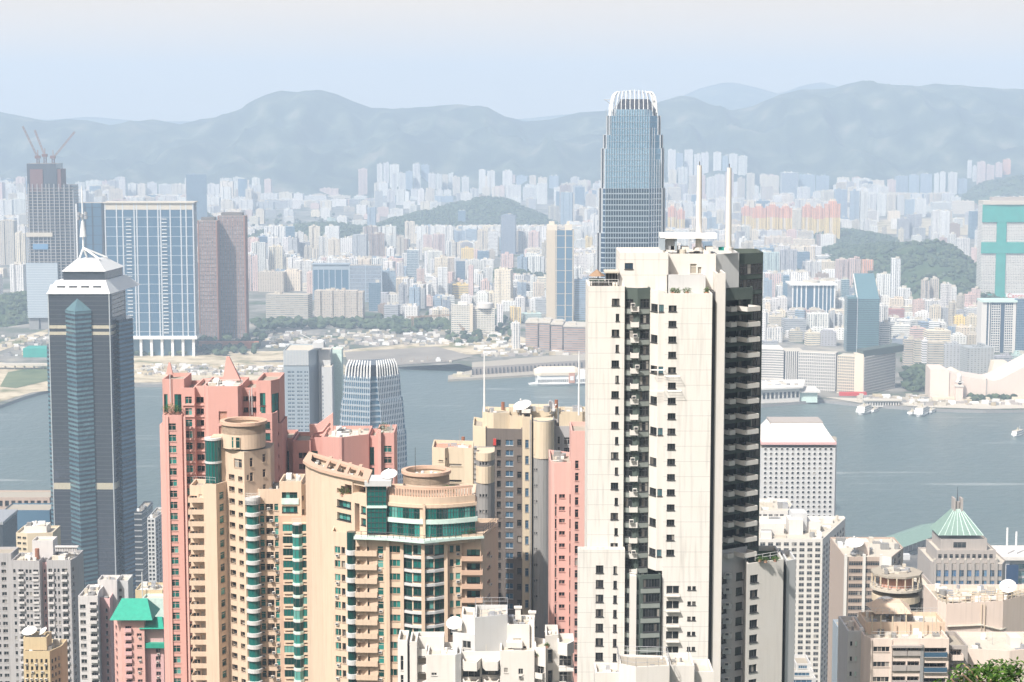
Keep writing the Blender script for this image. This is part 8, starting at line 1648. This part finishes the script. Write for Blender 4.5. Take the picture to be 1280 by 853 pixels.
for a in (1229, 1233, 1260): k = MB(); k.tube((b.x(a), D + 1.6 + (1.9 if a > 1250 else 0), b.z(810)), (b.x(a), D + 1.6 + (1.9 if a > 1250 else 0), b.z(757)), .1, 'beige_paint', n=5); k.build('drain_pipe', b.t)
b.block('low_front', [(1183, D - 10), (1204, D - 12)], 800, 'rose_beige', 8, Dz=D - 10, roof='roof_pale')
b.block('low_front', [(1203, D - 24), (1262, D - 26), (1300, D - 24)], 812, 'rose_beige', 14, Dz=D - 25, roof='roof_pale'); b.clutter(6, 53, big=.7)
k = MB(); k.box(b.x(1264, D - 20), b.x(1277, D - 20), D - 20, D - 16, b.z(815, D - 20), b.z(797, D - 20), 'white_plain'); k.build('water_tank', b.t)
b.finish(); dish(1260, 733, D + 9, 2.0, 'white dish on the windowless tan pink building at right edge', (-.2, -.6, .75))
D = 640; b = Bld('apartment_tower', 'thin blue grey glazed slab between white grid office and pale pinkish block', 'apartment tower', 1055, D, refy=800)
b.block('wall', [(1047, D), (1063, D)], 784, 'cladding_blue', 10, wins=[(0, 1049, 1061, 793, 6.5, 11.5, 12, ('w3', 'navy_glass', 'cladding_blue', .3))]); b.finish()
D = 560; b = Bld('apartment_building', 'small stepped white glazed building in the gap at the foot of the white grid office', 'apartment building', 1000, D, refy=830)
for i in range(3): b.block('tier', [(985 + 5 * i, D + 4 * i), (1020 - 3 * i, D + 4 * i)], 848 - 9 * i, 'cool_white', 10, Dz=D + 4 * i, wins=[(0, 988 + 5 * i, 1015 - 3 * i, 850 - 9 * i, 4, 9, 6, ('w4', 'navy_glass', 'cool_white', .2))])
b.finish()

# ===== the tree by the lookout, lower right corner
rt = random.Random(3); D = 46; c0 = W(1258, 850, D); gz_ = GZ(D) - 8
t = empty('lookout_tree', (c0.x, c0.y, gz_ + 6), 'bright green leafy treetop poking into the bottom right corner', 'tree')
k = MB(); top = Vector((c0.x, c0.y, c0.z)); k.tube((c0.x, c0.y, gz_), top - Vector((0, 0, .3)), .30, 'timber', r1=.12, n=8)
for i in range(16):
    a = i * 2.4; s_ = top - Vector((0, 0, 2.0 - i * .1)); e_ = top + Vector((math.cos(a) * 1.4, math.sin(a) * 1.2, rt.uniform(-.6, .5))); k.tube(s_, e_, .07, 'timber', r1=.02, n=5)
k.build('trunk', t); k = MB()
for i in range(44):
    a = rt.uniform(0, 6.28); q = math.sqrt(rt.random()); cc = (top.x + 1.55 * q * math.cos(a), top.y + 1.5 * q * math.sin(a), top.z - .25 + .55 * (1 - q * q) * rt.uniform(.3, 1.3) - rt.random() * .7)
    leaves(k, cc, .36, .36, .24, 80, .17, i)
k.build('crown', t)
# slope trees below the view between the buildings: real ones, mostly hidden
k = MB(); r5 = random.Random(8)
for _ in range(900):
    y = r5.uniform(60, 1100); x = r5.uniform(-.32, .32) * y * 1.1; z_ = isl(x, y); blob(k, x, y, z_ - 1, r5.uniform(3, 6), r5.uniform(6, 11))
tag(k.build('slope_woodland'), 'dense green woodland covering the slope below the apartment towers', kind='stuff')
